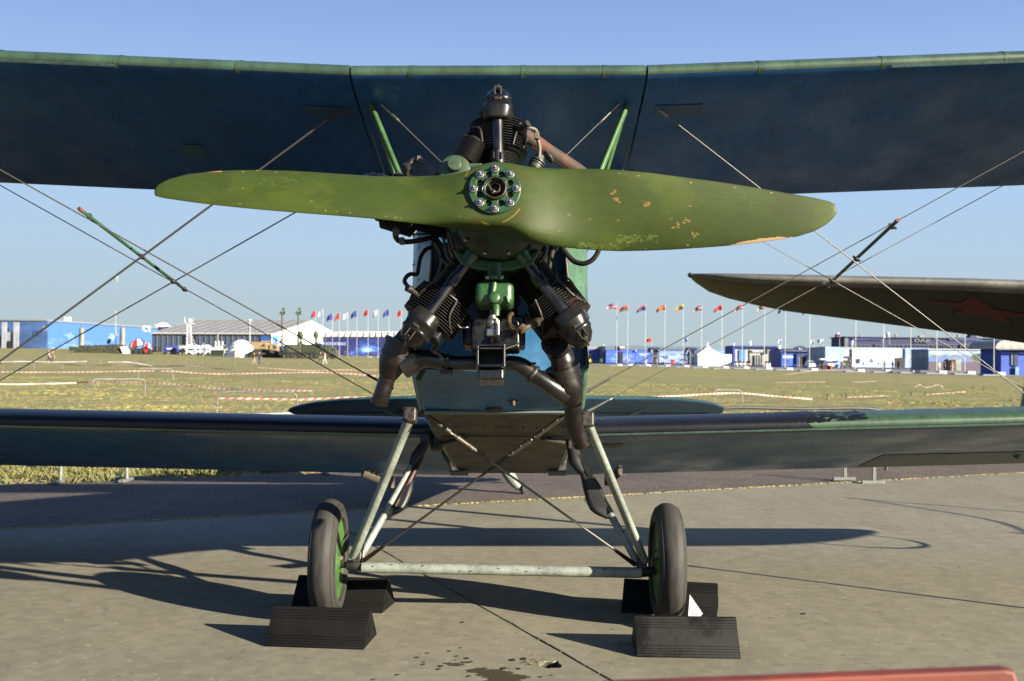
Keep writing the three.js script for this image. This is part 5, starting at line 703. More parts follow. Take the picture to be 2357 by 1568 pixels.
{ const D = 285, t = thing('blue_trailer', 'blue box trailer with a white lettered panel on a pale platform', 'trailer', W(388, 816, D)); part('body', box(376, 796, 402, 810, D, 3, .1), K.blue, t); part('sign', box(383, 801, 396, 805, D - .3, .1), K.white, t); part('platform', box(374, 812, 405, 816, D - 1, 4), fl([.4, .4, .36]), t); part('side_box', box(402, 797, 412, 814, D + 3, 3), K.navy, t); part('wheel', [381, 397].map((x) => lathe([[.1, -.2], [.45, -.2], [.45, .2], [.1, .2]], 12).rotateX(Math.PI / 2).translate(...W(x, 814, D - 1.2).toArray())).flat(), K.tyre, t); const p = thing('panel_box', 'light grey cabinet on legs left of the white caravans', 'cabinet', W(415, 816, D)); part('cabinet', box(411, 795, 421, 811, D - 2, 2), fl([.42, .46, .52]), p); part('legs', [box(412, 811, 413, 818, D - 1, .3), box(419, 811, 420, 818, D - 1, .3)], K.grey, p); }
{ const D = 280, van = (x0, x1, l) => { const t = thing('caravan', l, 'caravan', W((x0 + x1) / 2, 818, D), 'white caravans beneath the lattice mast'), w = x1 - x0; part('body', facade([[x0, 811], [x0 + w * .03, 797], [x0 + w * .12, 794.5], [x0 + w * .55, 794], [x0 + w * .8, 797.5], [x0 + w * .96, 803], [x1, 810], [x1, 814.5], [x0, 814.5]], D, 2.4), K.wht, t); part('window', box(x0 + w * .15, 802, x0 + w * .55, 806.5, D - .15, .12), K.glass, t); part('window', facade([[x0 + w * .68, 802.5], [x0 + w * .82, 802], [x0 + w * .92, 806], [x0 + w * .68, 806.5]], D - .1, .1), K.glass, t); for (const f of [.22, .8]) part('wheel', lathe([[.1, -.15], [.42, -.15], [.42, .15], [.1, .15]], 14).rotateX(Math.PI / 2).translate(...W(x0 + w * f, 814.8, D - .1).toArray()), K.tyre, t); part('stripe', box(x0 + w * .02, 808.5, x1 - w * .02, 809.8, D - .12, .1), K.greyBlue, t); };
  van(427, 464, 'left one of two white caravans beneath the lattice mast'); van(462, 484, 'right one of two white caravans beneath the lattice mast'); }
{ const D = 290, t = thing('radar_mast', 'grey lattice mast with a white radome ball above the caravans', 'mast', W(434, 814, D)), L4 = [[428, 815, 424.5 + 6, 745], [442, 815, 438, 745]]; const bars = []; for (const dz of [0, 1.6]) for (const [a, b, c, d] of L4) bars.push(rod(W(a, b, D + dz), W(c, d, D + dz), .16, .12, 6)); for (let i = 0; i < 6; i++) { const y0 = 812 - i * 11, y1 = y0 - 11, f = (x0, x1, y) => lerp(x0, x1, (815 - y) / 70); bars.push(rod(W(f(428, 430.5, y0), y0, D), W(f(442, 438, y1), y1, D), .12, .12, 5), rod(W(f(442, 438, y0), y0, D), W(f(428, 430.5, y1), y1, D), .12, .12, 5), rod(W(f(427, 429.5, y1), y1, D), W(f(443, 439, y1), y1, D), .14, .14, 5)); } part('lattice', bars, K.alu, t); part('platform', [box(425, 744, 444, 746.5, D, 2)], K.alu, t); part('radome', new THREE.SphereGeometry(.55, 16, 10).translate(...W(436, 738.5, D).toArray()), K.wht, t); part('aerial', [rod(W(426, 745, D), W(424, 730, D), .08, .05, 5), rod(W(441, 745, D), W(446, 732, D), .08, .05, 5), rod(W(446, 732, D), W(443, 734, D), .1, .1, 5), rod(W(430, 800, D), W(445, 815, D), .06, .06, 4), rod(W(440, 770, D), W(452, 800, D), .05, .05, 4)], K.alu, t); }
{ const D = 270; const m = thing('mooring_pole', 'slim grey pole among the caravans', 'pole', W(501, 815, D)); part('pole', rod(W(501, 815, D), W(501, 765, D), .2, .14, 8), fl([.35, .33, .3]), m); part('tip', rod(W(501, 765, D), W(501, 755, D), .06, .03, 5), K.dark, m);
  const t = thing('small_marquee', 'small dark sided marquee with a white roof beside the dome', 'marquee', W(500, 820, 268)); part('wall', box(484, 806, 518, 820.5, 266, 4), fl([.012, .03, .022]), t); part('roof', facade([[482, 806.5], [489, 801], [497, 796], [508, 801], [519, 806.5]], 265.5, 5), fl([.6, .64, .66]), t);
  for (const [x, c] of [[495, 1], [503, 1], [511, 1]]) { const f = thing('feather_flag', ['left', 'middle', 'right'][(x - 495) / 8] + ' one of three small white feather flags over the marquee', 'flag', W(x, 806, 272), 'small white flags by the marquee'); part('pole', rod(W(x, 808, 272), W(x, 785, 272), .05, .04, 5), K.alu, f); part('cloth', facade([[x, 785], [x + 2.5, 787], [x + 2, 796], [x, 797]], 272, .05), K.wht, f); }
  for (const [x, l] of [[446, 'blue feather banner before the left caravan'], [469, 'blue feather banner between the caravans'], [517, 'tall blue lettered banner at the left edge of the dome']]) { const f = thing('banner_flag', l, 'banner', W(x, 818, 258)), wd = x > 500 ? 5 : 3; part('cloth', facade([[x - wd / 2, 790], [x + wd / 2, 791], [x + wd / 2, 816], [x - wd / 2, 815]], 258, .08), K.blue, f); part('pole', rod(W(x - wd / 2, 820, 258), W(x - wd / 2, 789, 258), .06, .05, 5), K.alu, f); if (wd > 4) part('lettering', [0, 1, 2, 3].map((i) => box(x - 1.2, 794 + i * 5, x + 1.2, 797.5 + i * 5, 257.8, .08)), K.wht, f); } }
// --- hall with the white gable ---
{ const D0 = 330, C0 = W(625, 770, D0), P = (x, D) => W(x, 790, D).x, R = [P(795, 380), 380], dx = R[0] - C0.x, dz = R[1] - D0, ln = Math.hypot(dx, dz), ux = dx / ln, uz = dz / ln, t = thing('gable_hall', 'long grey exhibition hall with a bright white gable end and blue 02 door panel', 'hall', V3(C0.x, C0.y - 9, -D0));
  const side = (d, s) => [C0.x + ux * d - uz * s, D0 + uz * d + ux * s], LEN = 40, y0 = C0.y - 10, ye = C0.y, yr = W(718, 738, 355).y, V = (p, y) => V3(p[0], y, -p[1]);
  const quad = (a, b, c, d, n = V3(0, 0, 0)) => loft([[a, b], [d, c]], { closed: false });
  const gab = [V(side(0, 0), y0), V(side(ln, 0), y0), V(side(ln, 0), ye), V(side(ln / 2, 0), yr), V(side(0, 0), ye)], back = [V(side(0, LEN), y0), V(side(ln, LEN), y0), V(side(ln, LEN), ye), V(side(ln / 2, LEN), yr), V(side(0, LEN), ye)];
  const fan = (q) => { const pos = []; for (let i = 1; i < q.length - 1; i++) pos.push(...q[0].toArray(), ...q[i].toArray(), ...q[i + 1].toArray()); const g = new THREE.BufferGeometry(); g.setAttribute('position', new THREE.Float32BufferAttribute(pos, 3)); g.computeVertexNormals(); return g; };
  part('gable_wall', fan(gab), mat([.86, .86, .86], .7), t, 'bright white gable end'); part('wall', [fan([gab[0], gab[4], back[4], back[0]]), fan(back)], fl([.075, .105, .18]), t);
  const roof = part('roof', [fan([gab[4], gab[3], back[3], back[4]]), fan([gab[3], gab[2], back[2], back[3]])].map((g) => g.translate(0, .15, 0)), fl([.25, .26, .285]), t);
  const rbs = []; for (let i = 0; i <= 11; i++) { const a = V(side(0, LEN * i / 11), ye + .25), b = V(side(ln / 2, LEN * i / 11), yr + .3); rbs.push(rod(a, b, .13, .13, 5)); } part('roof_rib', rbs, fl([.24, .25, .28]), roof); part('eave', rod(V(side(-.3, -.3), ye + .1), V(side(-.3, LEN), ye + .1), .3, .3, 6), K.white, roof);
  const mull = []; for (let i = 1; i < 22; i++) { const a = V(side(-.15, LEN * i / 22), y0), b = V(side(-.15, LEN * i / 22), ye); mull.push(rod(a, b, .07, .07, 4)); } part('mullions', mull, fl([.2, .24, .32]), t);
  part('sign_panel', fan([V(side(-.3, .6), ye - 5.6), V(side(-.3, .6), ye - .4), V(side(-.3, 3.3), ye - .4), V(side(-.3, 3.3), ye - 5.6)]), fl([.03, .12, .5]), t); part('sign_panel', fan([V(side(.6, -.3), y0), V(side(.6, -.3), ye - .3), V(side(6.5, -.3), ye - .3), V(side(6.5, -.3), y0)]), fl([.06, .30, .85]), t, 'blue door panel numbered 02'); part('wall_band', fan([V(side(8, -.2), y0), V(side(8, -.2), ye - .3), V(side(44, -.2), ye - .3), V(side(44, -.2), y0)]), fl([.6, .63, .68]), t);
  const g2 = new TextGeometry('02', { font, size: 2.3, depth: .2, curveSegments: 4 }); g2.scale(2.2, 1, 1).rotateY(Math.atan2(uz, ux)).translate(side(1.4, -.4)[0] + .4, ye - 3.2, -side(1.4, -.4)[1]); part('lettering', g2, K.wht, t);
  part('windows', fan([V(side(-.25, 25), ye - 5), V(side(-.25, 25), ye - .5), V(side(-.25, 29), ye - .5), V(side(-.25, 29), ye - 5)]), K.dark, t); }
{ const D = 300, f = thing('flagpole', 'single pole with two small dark flags before the grey hall roof', 'flagpole', W(575, 815, D)); part('pole', rod(W(575, 820, D), W(575, 738, D), .13, .09, 6), K.white, f); part('lamp_head', [box(573, 735, 578, 739, D, .6)], K.white, f); part('cloth', facade([[575, 745], [571, 747], [572, 752], [575, 750]], D, .05), K.navy, f); part('cloth', facade([[575, 755], [570.5, 757], [572, 761], [575, 759]], D, .05), K.navy, f); }
// --- dome, sand truck, netted truck ---
{ const D = 250, b = W(554, 824, D), r = W(588, 820, D).x - b.x, h = W(554, 782, D).y - b.y, t = thing('dome_tent', 'white geodesic dome tent with a few dark vents', 'dome', b), ico = new THREE.IcosahedronGeometry(1, 4).toNonIndexed(), p = ico.attributes.position; for (let i = 0; i < p.count; i++) { const y = p.getY(i); p.setXYZ(i, p.getX(i) * r, Math.max(-.15, y) * h, p.getZ(i) * r); } ico.computeVertexNormals(); part('shell', ico.translate(b.x, b.y, b.z), mat([.8, .8, .78], .6), t); for (const [x, y] of [[545, 790.5], [574, 791], [538, 800]]) part('vent', new THREE.SphereGeometry(.22, 8, 6).translate(...W(x, y, D - r * .82).toArray()), fl([.2, .12, .08]), t); part('door', facade([[540, 824], [541, 806], [548, 802], [553, 806], [554, 824]], D - r - .0, .2).translate(0, 0, .3), fl([.62, .62, .62]), t); }
function truck(name, label, D, o) { const t = thing(name, label, 'truck', W(o.x, o.base, D)); for (const [n, p, m, deep, dz] of o.parts) part(n, Array.isArray(p[0]) ? facade(p, D + (dz || 0), deep || 2.5) : box(...p, D + (dz || 0), deep || 2.5, .12), m, t); for (const x of o.wheels) part('wheel', lathe([[.15, -.25], [.2, -.28], [.55, -.25], [.62, -.15], [.62, .15], [.55, .25], [.15, .25]], 16).rotateX(Math.PI / 2).translate(...W(x, o.base - 5.2, D - .1).toArray()), K.tyre, t); return t; }
truck('sand_truck', 'sand coloured box truck behind the dome and the netting', 262, { x: 605, base: 822, parts: [['box_body', [578, 787, 616, 806], K.sand], ['cab', [[620, 820], [620, 792], [630, 790], [637, 797], [638, 812], [636, 820]], K.sand], ['windscreen', [[629, 794.5], [634, 796], [636, 803], [629, 803]], K.glass, .1, -.1], ['window', [603, 793, 609, 797], K.dark, .1, -.12], ['roof_rack', [600, 784.5, 622, 787.2], fl([.4, .33, .22])], ['chassis', [580, 806, 636, 814], K.dark]], wheels: [586, 596, 628] });
netted('netted_truck', 'truck under dark camouflage netting in front of the sand truck', 'truck', [[571, 825], [574, 812], [582, 804.5], [600, 804], [618, 805.5], [630, 808], [640, 810], [646, 825]], 246, 4);
{ const D = 240, t = truck('radar_truck', 'long olive radar truck with two raised radar heads', D, { x: 715, base: 826, parts: [['box_body', [655, 793, 693, 812], K.olive2, 2.6], ['box_body', [694, 793, 724, 812], K.olive, 2.6, .1], ['door', [657, 795, 665, 811], K.olive, .1, -.08], ['cab', [[756, 822], [757, 800], [766, 799], [773, 806], [775, 822]], K.olive2, 2.5], ['windscreen', [[765, 801.5], [769, 802], [772, 807], [765, 807]], K.glass, .1, -.1], ['engine_bay', [740, 796, 757, 818], K.olive, 2.4], ['chassis', [640, 811, 770, 818], K.dark, 2.2], ['frame', [724, 800, 742, 815], K.olive, 2]], wheels: [662, 672, 688, 698, 716, 727, 750, 766] });
  for (const [x, y] of [[692, 761], [727, 761]]) { part('radar_head', [lathe([[0, 0], [1.0, .1], [1.05, .9], [.75, 1.15], [.72, 1.5], [.4, 1.62], [0, 1.65]], 8).scale(.56, .82, .56).translate(...W(x, y + 15.5, D).toArray())], K.olive2, t); part('scissor_arm', [rod(W(x - 5, 795, D), W(x + 4, 776, D), .13, .1, 5), rod(W(x + 6, 795, D), W(x - 4, 776, D), .13, .1, 5), rod(W(x, 812, D + .5), W(x, 776, D + .5), .2, .16, 6)], K.olive, t); }
  part('whip_aerial', [rod(W(749, 806, D), W(748, 766, D), .16, .06, 6), box(745.5, 775, 751, 781, D, .4)], K.olive2, t); }
for (const [x, l] of [[649, 'left one of two tall olive masts with dish clusters'], [686, 'right one of two tall olive masts with dish clusters']]) { const D = 245, t = thing('relay_mast', l, 'mast', W(x, 824, D), 'tall olive masts with dish clusters'); part('pole', [rod(W(x, 826, D), W(x, 770, D), .24, .22, 8), rod(W(x, 772, D), W(x, 724, D), .19, .17, 8), rod(W(x, 726, D), W(x + 1, 711, D), .08, .06, 6)], K.olive2, t); part('crossbar', rod(W(x - 5, 722, D), W(x + 8, 720, D), .09, .09, 5), K.olive2, t); for (const [dx, y] of [[-4, 721], [2.5, 722], [7, 719.5], [2, 712.5]]) part('dish', lathe([[0, 0], [.22, .05], [.36, .2]], 12).rotateX(1.4).rotateY(dx > 4 ? -.8 : .3).translate(...W(x + dx, y, D - .3).toArray()), dx > 4 ? K.white : K.olive2, t); part('outrigger', rod(W(x - 8, 822, D), W(x, 806, D), .07, .07, 5), K.olive, t); }
// --- long hall with the space print ---
{ const D = 330, t = thing('space_hall', 'low dark blue hall printed with a starry planet behind the left flag row', 'hall', W(820, 822, D)); part('wall', box(728, 774, 955, 824, D, 14), K.navy, t); part('roof', facade([[722, 775], [735, 765], [800, 763], [870, 763], [958, 764], [960, 776]], D - .6, 15), K.white, t); part('roof_tent', facade([[700, 772], [712, 767], [722, 764], [735, 768], [737, 790], [700, 790]], D - 4, 4), K.wht, t);
  const rb = []; for (let i = 0; i < 16; i++) rb.push(rod(W(735 + i * 14.5, 775.5, D - .8), W(741 + i * 14, 764.5, D - .8), .14, .14, 4)); part('roof_rib', rb, fl([.55, .58, .62]), t);
  banner(t, 735, 777, 955, 820.5, D - .4, (g, w, h) => { g.fillStyle = '#0b1757'; g.fillRect(0, 0, w, h); for (let i = 0; i < 240; i++) { const r = rr(0, 1) ** 2; const a = rr(0, 6.3), x = w * .50 + Math.cos(a) * r * w * .20, y = h * .66 + Math.sin(a) * r * h * .6; g.fillStyle = `rgba(${60 + 80 * (1 - r) | 0},${130 + 60 * (1 - r) | 0},255,.10)`; g.beginPath(); g.ellipse(x, y, rr(10, 50), rr(6, 26), 0, 0, 7); g.fill(); } g.strokeStyle = 'rgba(160,205,255,.5)'; g.lineWidth = 3; g.beginPath(); g.arc(w * .52, h * 1.75, w * .27, 3.7, 5.7); g.stroke(); g.strokeStyle = 'rgba(120,160,255,.4)'; g.lineWidth = 2; for (const x of [.32, .72]) { g.beginPath(); g.moveTo(w * x, 0); g.lineTo(w * (x + .1), h); g.stroke(); } for (let i = 0; i < 120; i++) { g.fillStyle = 'rgba(255,255,255,.5)'; g.fillRect(rr(0, w), rr(0, h), 1.3, 1.3); } g.fillStyle = '#c9d3ee'; g.font = '44px sans-serif'; g.fillText('РОСКОСМОС', w * .022, h * .42); }, 1024, 220);
  part('door', box(880, 806, 896, 821, D - .7, .2), K.dark, t); part('pavement', box(735, 820.2, 955, 822, D - 8, 7), K.tarm, t); }
// --- flags ---
const ORD = ['first', 'second', 'third', 'fourth', 'fifth', 'sixth', 'seventh', 'eighth', 'ninth', 'tenth', 'eleventh', 'twelfth', 'thirteenth', 'fourteenth', 'fifteenth', 'sixteenth', 'seventeenth'];
function cloth(x, y, w, h, D, stripes, wav, lean = 1) { // hangs to the left of its pole, streaming down; stripes: list of colours top to bottom
  const p0 = at(x, y, D), sx = at(x + 1, y, D).x - p0.x, out = [], n = 10, m = stripes.length; const P = (i, v) => { const f = i / n; return V3(p0.x - f * w * sx, p0.y - (v * h * lerp(1, .62, f) + f * f * h * .9 * lean) * sx, p0.z + Math.sin(f * 7 + wav) * .22 * f + Math.sin(v * 3 + f * 4) * .1); };
  for (let k = 0; k < m; k++) { const a = [], b = []; for (let i = 0; i <= n; i++) { a.push(P(i, k / m)); b.push(P(i, (k + 1) / m)); } const off = a.map((q) => q.clone().add(V3(0, 0, -.02))), ofb = b.map((q) => q.clone().add(V3(0, 0, -.02))); out.push(loft([a, b, ofb, off, a], { closed: false })); } return out; }
const flagM = {}; const fm = (c) => flagM[c] ??= new THREE.MeshStandardMaterial({ color: new THREE.Color(c).multiplyScalar(.46), roughness: .85, side: THREE.DoubleSide });
function flagpole(x, yb, yt, D, label, group, flag, o = {}) { const b = W(x, yb, D), t = thing('flagpole', label, 'flagpole', b, group); const up = W(x + (o.tilt || 0), yt, D); part('pole', rod(b, up, o.r || .06, (o.r || .06) * .55, 8), mat([.45, .46, .47], .5), t); if (o.block) part('ballast', [bx(b.x + .6, b.y + .22, b.z + .2, 1.0, .45, .7, .12)], K.white, t); if (o.block) part('base_plate', bx(b.x - .3, b.y + .08, b.z, 2.2, .16, 1.2), fl([.3, .36, .44]), t); if (flag) cloth(x + (o.tilt || 0), yt + 1, flag[1], flag[2], D, flag[0], x, flag[3] ?? 1).forEach((g, i, l) => { if (!t.getObjectByName('flag')) part('flag', g, fm(flag[0][i]), t); else part('flag_stripe', g, fm(flag[0][i]), t.getObjectByName('flag')); }); return t; }
[[726, 714, '#b3131c', 'red'], [743, 712, '#aeb6c6', 'pale grey'], [765, 721, '#2c3c9c', 'blue'], [781, 719.5, '#b5202c', 'red'], [800, 718.5, '#c9cede', 'white'], [821, 714.5, '#2c3f9e', 'blue'], [847, 711, '#b81820', 'red'], [870, 711.5, '#b9c2d2', 'pale grey'], [895, 711.5, '#2a3a9a', 'blue'], [923, 712, '#c01c20', 'red']].forEach(([x, y, c, n], i) => flagpole(x, 825.5, y, 300, `${ORD[i]} pole from the left in the left flag row, flying a ${n} flag`, 'poles of the left flag row', [[c], 10 + (i % 3) * 2, 15, .8], { block: true, tilt: i > 6 ? .6 : 0 }));
{ const F = [[['#7a86b8', '#c06a78', '#d8d0d8', '#b04858'], 'striped red and white'], [['#b83a34', '#b84038', '#3f7a48'], 'red over green'], [['#b0303a', '#2e3f86', '#2a3878'], 'red and blue'], [['#b8402c', '#c9922c', '#b83c28'], 'red and yellow'], [['#c9a63a', '#4a8a4a', '#b04040'], 'yellow, green and red'], [['#8a2f3c', '#c8b8bc', '#8a2f3c'], 'dark red with a white band'], [['#b82c30', '#b02c34'], 'red'], [['#b82830', '#d8d0d4', '#b83038'], 'red and white'], [['#4f9066', '#d4d0cc', '#b03c40'], 'green, white and red'], [['#5a86c2', '#a8bcd8', '#4a78b4'], 'light blue'], [['#3a7a4a', '#46906a'], 'green']];
  const xs = [1420, 1445, 1486, 1531, 1573, 1615, 1662, 1709, 1760, 1808, 1864, 1970, 2034, 2097, 2157, 2222, 2289], yb = [843, 843, 844, 845, 846, 848, 849.5, 850, 852, 853, 855, 857.5, 858.5, 860, 861.5, 863, 865.5], yt = [697, 702, 702, 701, 700, 702, 701, 700, 699, 704, 706, 690, 682, 672, 662, 650, 640];
  xs.forEach((x, i) => { const D = 3380 / (yb[i] - (825 + (x - 1178) * .012)); flagpole(x - 1, yb[i], yt[i], D, `${ORD[i]} pole of the right flag row` + (F[i] ? `, with a ${F[i][1]} flag` : ', its top behind the olive wing'), 'poles of the right flag row', F[i] ? [F[i][0], i === 0 ? 24 : 22 - i * .6, i === 0 ? 14 : 12, i === 0 ? .5 : 1.1] : null, { block: true, tilt: 1.5 }); }); }
// ================= RIGHT HAND PAVILIONS =================
{ const G = (x, y) => gnd(x, y, .03), far = (x, D) => { const p = at(x, 800, D); return p.setY(.03); }; const a = [[1310, 839.5], [1480, 844], [1600, 847.5], [1720, 851], [1830, 854.5], [1960, 858], [2100, 861.5], [2300, 867], [2480, 872]].map((p) => G(...p)), b = a.map((p, i) => far(lerp(1300, 2700, i / 8), 420)); struct('showground_pavement', boxUV(loft([b, a], { closed: false })), mat([.25, .235, .22], .95, { map: rep(concTex, .1) })); }
const people = (g, w, h) => { for (let i = 0; i < 4; i++) { g.fillStyle = 'rgba(90,110,180,.5)'; g.fillRect(rr(0, w), h * .6, w * .05, h * .4); } };
{ const D = 335, t = thing('pavilion', 'grey pavilion with a dark blue poster beside the engine, leftmost of the right row', 'pavilion', W(1370, 838, D)); part('wall', box(1320, 797, 1394, 840, D, 10), fl([.34, .37, .43]), t); banner(t, 1347, 804, 1381, 828, D - .2, skyPrint('#1c2f86', '#5f8fe0', 26)); part('door', box(1352, 817, 1362, 832, D - .4, .3), fl([.3, .33, .38]), t); part('pylon', box(1388, 795, 1394, 809, D - 1, 1), K.wht, t); part('window', box(1354, 819, 1359, 832, D - .6, .2), K.glass, t); }
{ const D = 330, t = thing('jet_pavilion', 'long low blue pavilion printed with dark fighter jets', 'pavilion', W(1500, 838, D)); part('wall', box(1393, 799, 1642, 840, D, 12), K.blue, t); part('roof_band', box(1393, 797, 1642, 806.5, D - .3, 12), fl([.13, .20, .30]), t);
  banner(t, 1395, 806, 1462, 836, D - .4, skyPrint('#2c52b4', '#b8cdf2', 40, people)); banner(t, 1463, 807, 1500, 835, D - .4, skyPrint('#3556b0', '#9fb6e6', 14, (g, w, h) => { g.fillStyle = '#b8c6ea'; g.fillRect(w * .2, h * .25, w * .6, h * .05); g.fillRect(w * .3, h * .36, w * .4, h * .04); }));
  banner(t, 1517, 808, 1583, 836, D - .4, skyPrint('#6d86cc', '#b9c7ec', 30, (g, w, h) => { g.fillStyle = '#1a2350'; g.font = 'bold 19px sans-serif'; g.fillText('МАКS', w * .42, h * .36); jet(g, w * .17, h * .52, 4.2, '#171c28', .25); jet(g, w * .86, h * .30, 4.6, '#1b202c', .1); jet(g, w * .84, h * .72, 4.2, '#1b202c', .1); }), 256, 112); banner(t, 1602, 808, 1642, 838, D - .4, skyPrint('#4a63ba', '#8fa8e0', 10), 64, 64);
  for (const [x0, x1] of [[1501, 1515], [1588, 1601]]) { part('doorway', box(x0 + 2, 808, x1 - 2, 836, D - .3, .3), K.glass, t); part('door_frame', [box(x0, 806, x0 + 2, 838, D - .5, .4), box(x1 - 2, 806, x1, 838, D - .5, .4), box(x0, 819, x1, 820.5, D - .5, .3)], fl([.25, .32, .45]), t); part('sign', box(x0 - 4, 800, x1 + 4, 806, D - .8, .5), K.navy, t); }
  part('door', box(1425, 810, 1434, 836, D - .7, .3), K.dark, t); for (const x of [1464, 1500, 1584, 1518]) part('bracket_lamp', box(x - 1.4, 806, x + 1.4, 809, D - 1, .4), K.white, t);
  const sg = thing('flag_sign', 'green, white and red striped sign over a dark door of the jet pavilion', 'sign', W(1432, 800, D - 1)); part('stripe', box(1427, 795, 1437, 797.6, D - 1.2, .2), fl([.08, .25, .15]), sg); part('stripe', box(1427, 797.6, 1437, 801, D - 1.2, .2), K.wht, sg); part('stripe', box(1427, 801, 1437, 804, D - 1.2, .2), K.red, sg);
  const rb = thing('red_bin', 'red bin standing against the jet pavilion wall', 'bin', W(1549, 838, D - 3)); part('body', box(1545, 829, 1553, 838, D - 3, 1), K.red, rb); part('lid', box(1544.5, 828, 1553.5, 829.2, D - 3.1, 1.2), fl([.3, .01, .01]), rb); const gb = thing('green_bin', 'dark green bin at the grey pavilion', 'bin', W(1384, 834, D - 4)); part('body', box(1381, 826, 1388, 834, D - 4, 1), fl([.01, .10, .06]), gb); part('lid', box(1380.6, 825, 1388.4, 826.2, D - 4.1, 1.2), fl([.01, .06, .04]), gb); }
{ const D = 268, t = thing('marquee', 'white marquee with a tall pointed roof', 'marquee', W(1640, 841, D)), a = W(1606, 816, D), b = W(1662, 816, D), w = b.x - a.x, cx = (a.x + b.x) / 2, h = a.y - W(1630, 841, D).y, ph = W(1640, 791, D).y - a.y; part('wall', bx(cx, a.y - h / 2, a.z - w / 2, w * .97, h + .5, w * .97), mat([.55, .57, .62], .7), t); const rings = []; for (let i = 0; i <= 10; i++) { const f = i / 10, r = w / 2 * 1.04 * Math.pow(1 - f, 1.9) + .12, y = a.y + ph * f; rings.push([[-1, 1], [1, 1], [1, -1], [-1, -1]].map(([x, z]) => V3(cx + x * r, y, a.z - w / 2 + z * r))); } part('roof', toCreasedNormals(loft(rings).toNonIndexed(), .6), mat([.72, .73, .75], .6), t); part('sunlit_side', box(1656, 816, 1684, 841.5, D + 3, 8), K.wht, t); part('valance', box(1605, 815.5, 1663, 818.5, D - .25, .2), mat([.62, .64, .68], .7), t); part('finial', rod(V3(cx, a.y + ph, a.z - w / 2), V3(cx, a.y + ph + .8, a.z - w / 2), .06, .03, 5), K.alu, t); part('blue_back', box(1640, 806, 1690, 818, D + 40, 5), fl([.2, .4, .75]), t); }  // side box whiter than the front wall, painting in the sunlit side
{ const D = 278, t = thing('white_pavilion', 'white pavilion in a blue frame with two blue posters', 'pavilion', W(1740, 844, D)); part('wall', box(1692, 799, 1795, 845, D, 10), fl([.50, .54, .60]), t); part('frame', [box(1688, 796, 1692.5, 845, D - 1, 11), box(1692, 796, 1794, 799.5, D - 1, 11), box(1791, 797, 1795, 845, D - 1, 2)], K.blue, t); part('side_wall', box(1683, 815, 1689, 843, D + 1, 8), K.navy, t); part('entrance', box(1726, 805, 1766, 845, D - .3, .6), fl([.42, .43, .43]), t); part('door', box(1739, 818, 1755, 840, D - .6, .3), fl([.16, .2, .22]), t); part('door_frame', [1739, 1744, 1750, 1755].map((x) => box(x - .4, 817, x + .4, 840.5, D - .8, .2)), K.white, t);
  banner(t, 1702, 805, 1716, 830, D - .3, skyPrint('#3c70c8', '#9fc4f0', 12), 64, 128, 'poster'); banner(t, 1774, 806, 1790, 832, D - .3, skyPrint('#2c58b8', '#8fb4ec', 12), 64, 128, 'poster'); banner(t, 1732, 806, 1758, 811, D - .7, (g, w, h) => { g.fillStyle = '#aab0b8'; g.fillRect(0, 0, w, h); g.fillStyle = '#3a6fc0'; g.beginPath(); g.moveTo(8, 28); g.lineTo(34, 4); g.lineTo(30, 28); g.fill(); g.fillStyle = '#2c4488'; g.font = 'bold 26px sans-serif'; g.fillText('КОРПОРАЦИЯ', 44, 27); }, 256, 36, 'sign'); part('step', box(1733, 841, 1762, 844, D - 1.5, 1.2), K.navy, t);
  [[1694, 'first'], [1702.5, 'second'], [1711.5, 'third'], [1722, 'fourth'], [1764.5, 'fifth'], [1771, 'sixth']].forEach(([x, o]) => { const b = W(x, 844, D - 5), p = thing('planter', `${o} white planter from the left along the white pavilion`, 'planter', b, 'white planters along the white pavilion'); part('pot', lathe([[.25, 0], [.42, .9], [.36, .9], [.3, .7], [0, .7]], 12).translate(b.x, b.y - .1, b.z), K.wht, p); const l = []; for (let i = 0; i < 26; i++) l.push(new THREE.IcosahedronGeometry(rr(.1, .2), 0).translate(b.x + rr(-.3, .3), b.y + .95 + rr(-.1, .25), b.z + rr(-.3, .3))); part('shrub', l, fl([.02, .035, .02]), p); }); part('corner_lamp', box(1793, 796, 1797.5, 805, D - 3, 1), K.wht, t); }
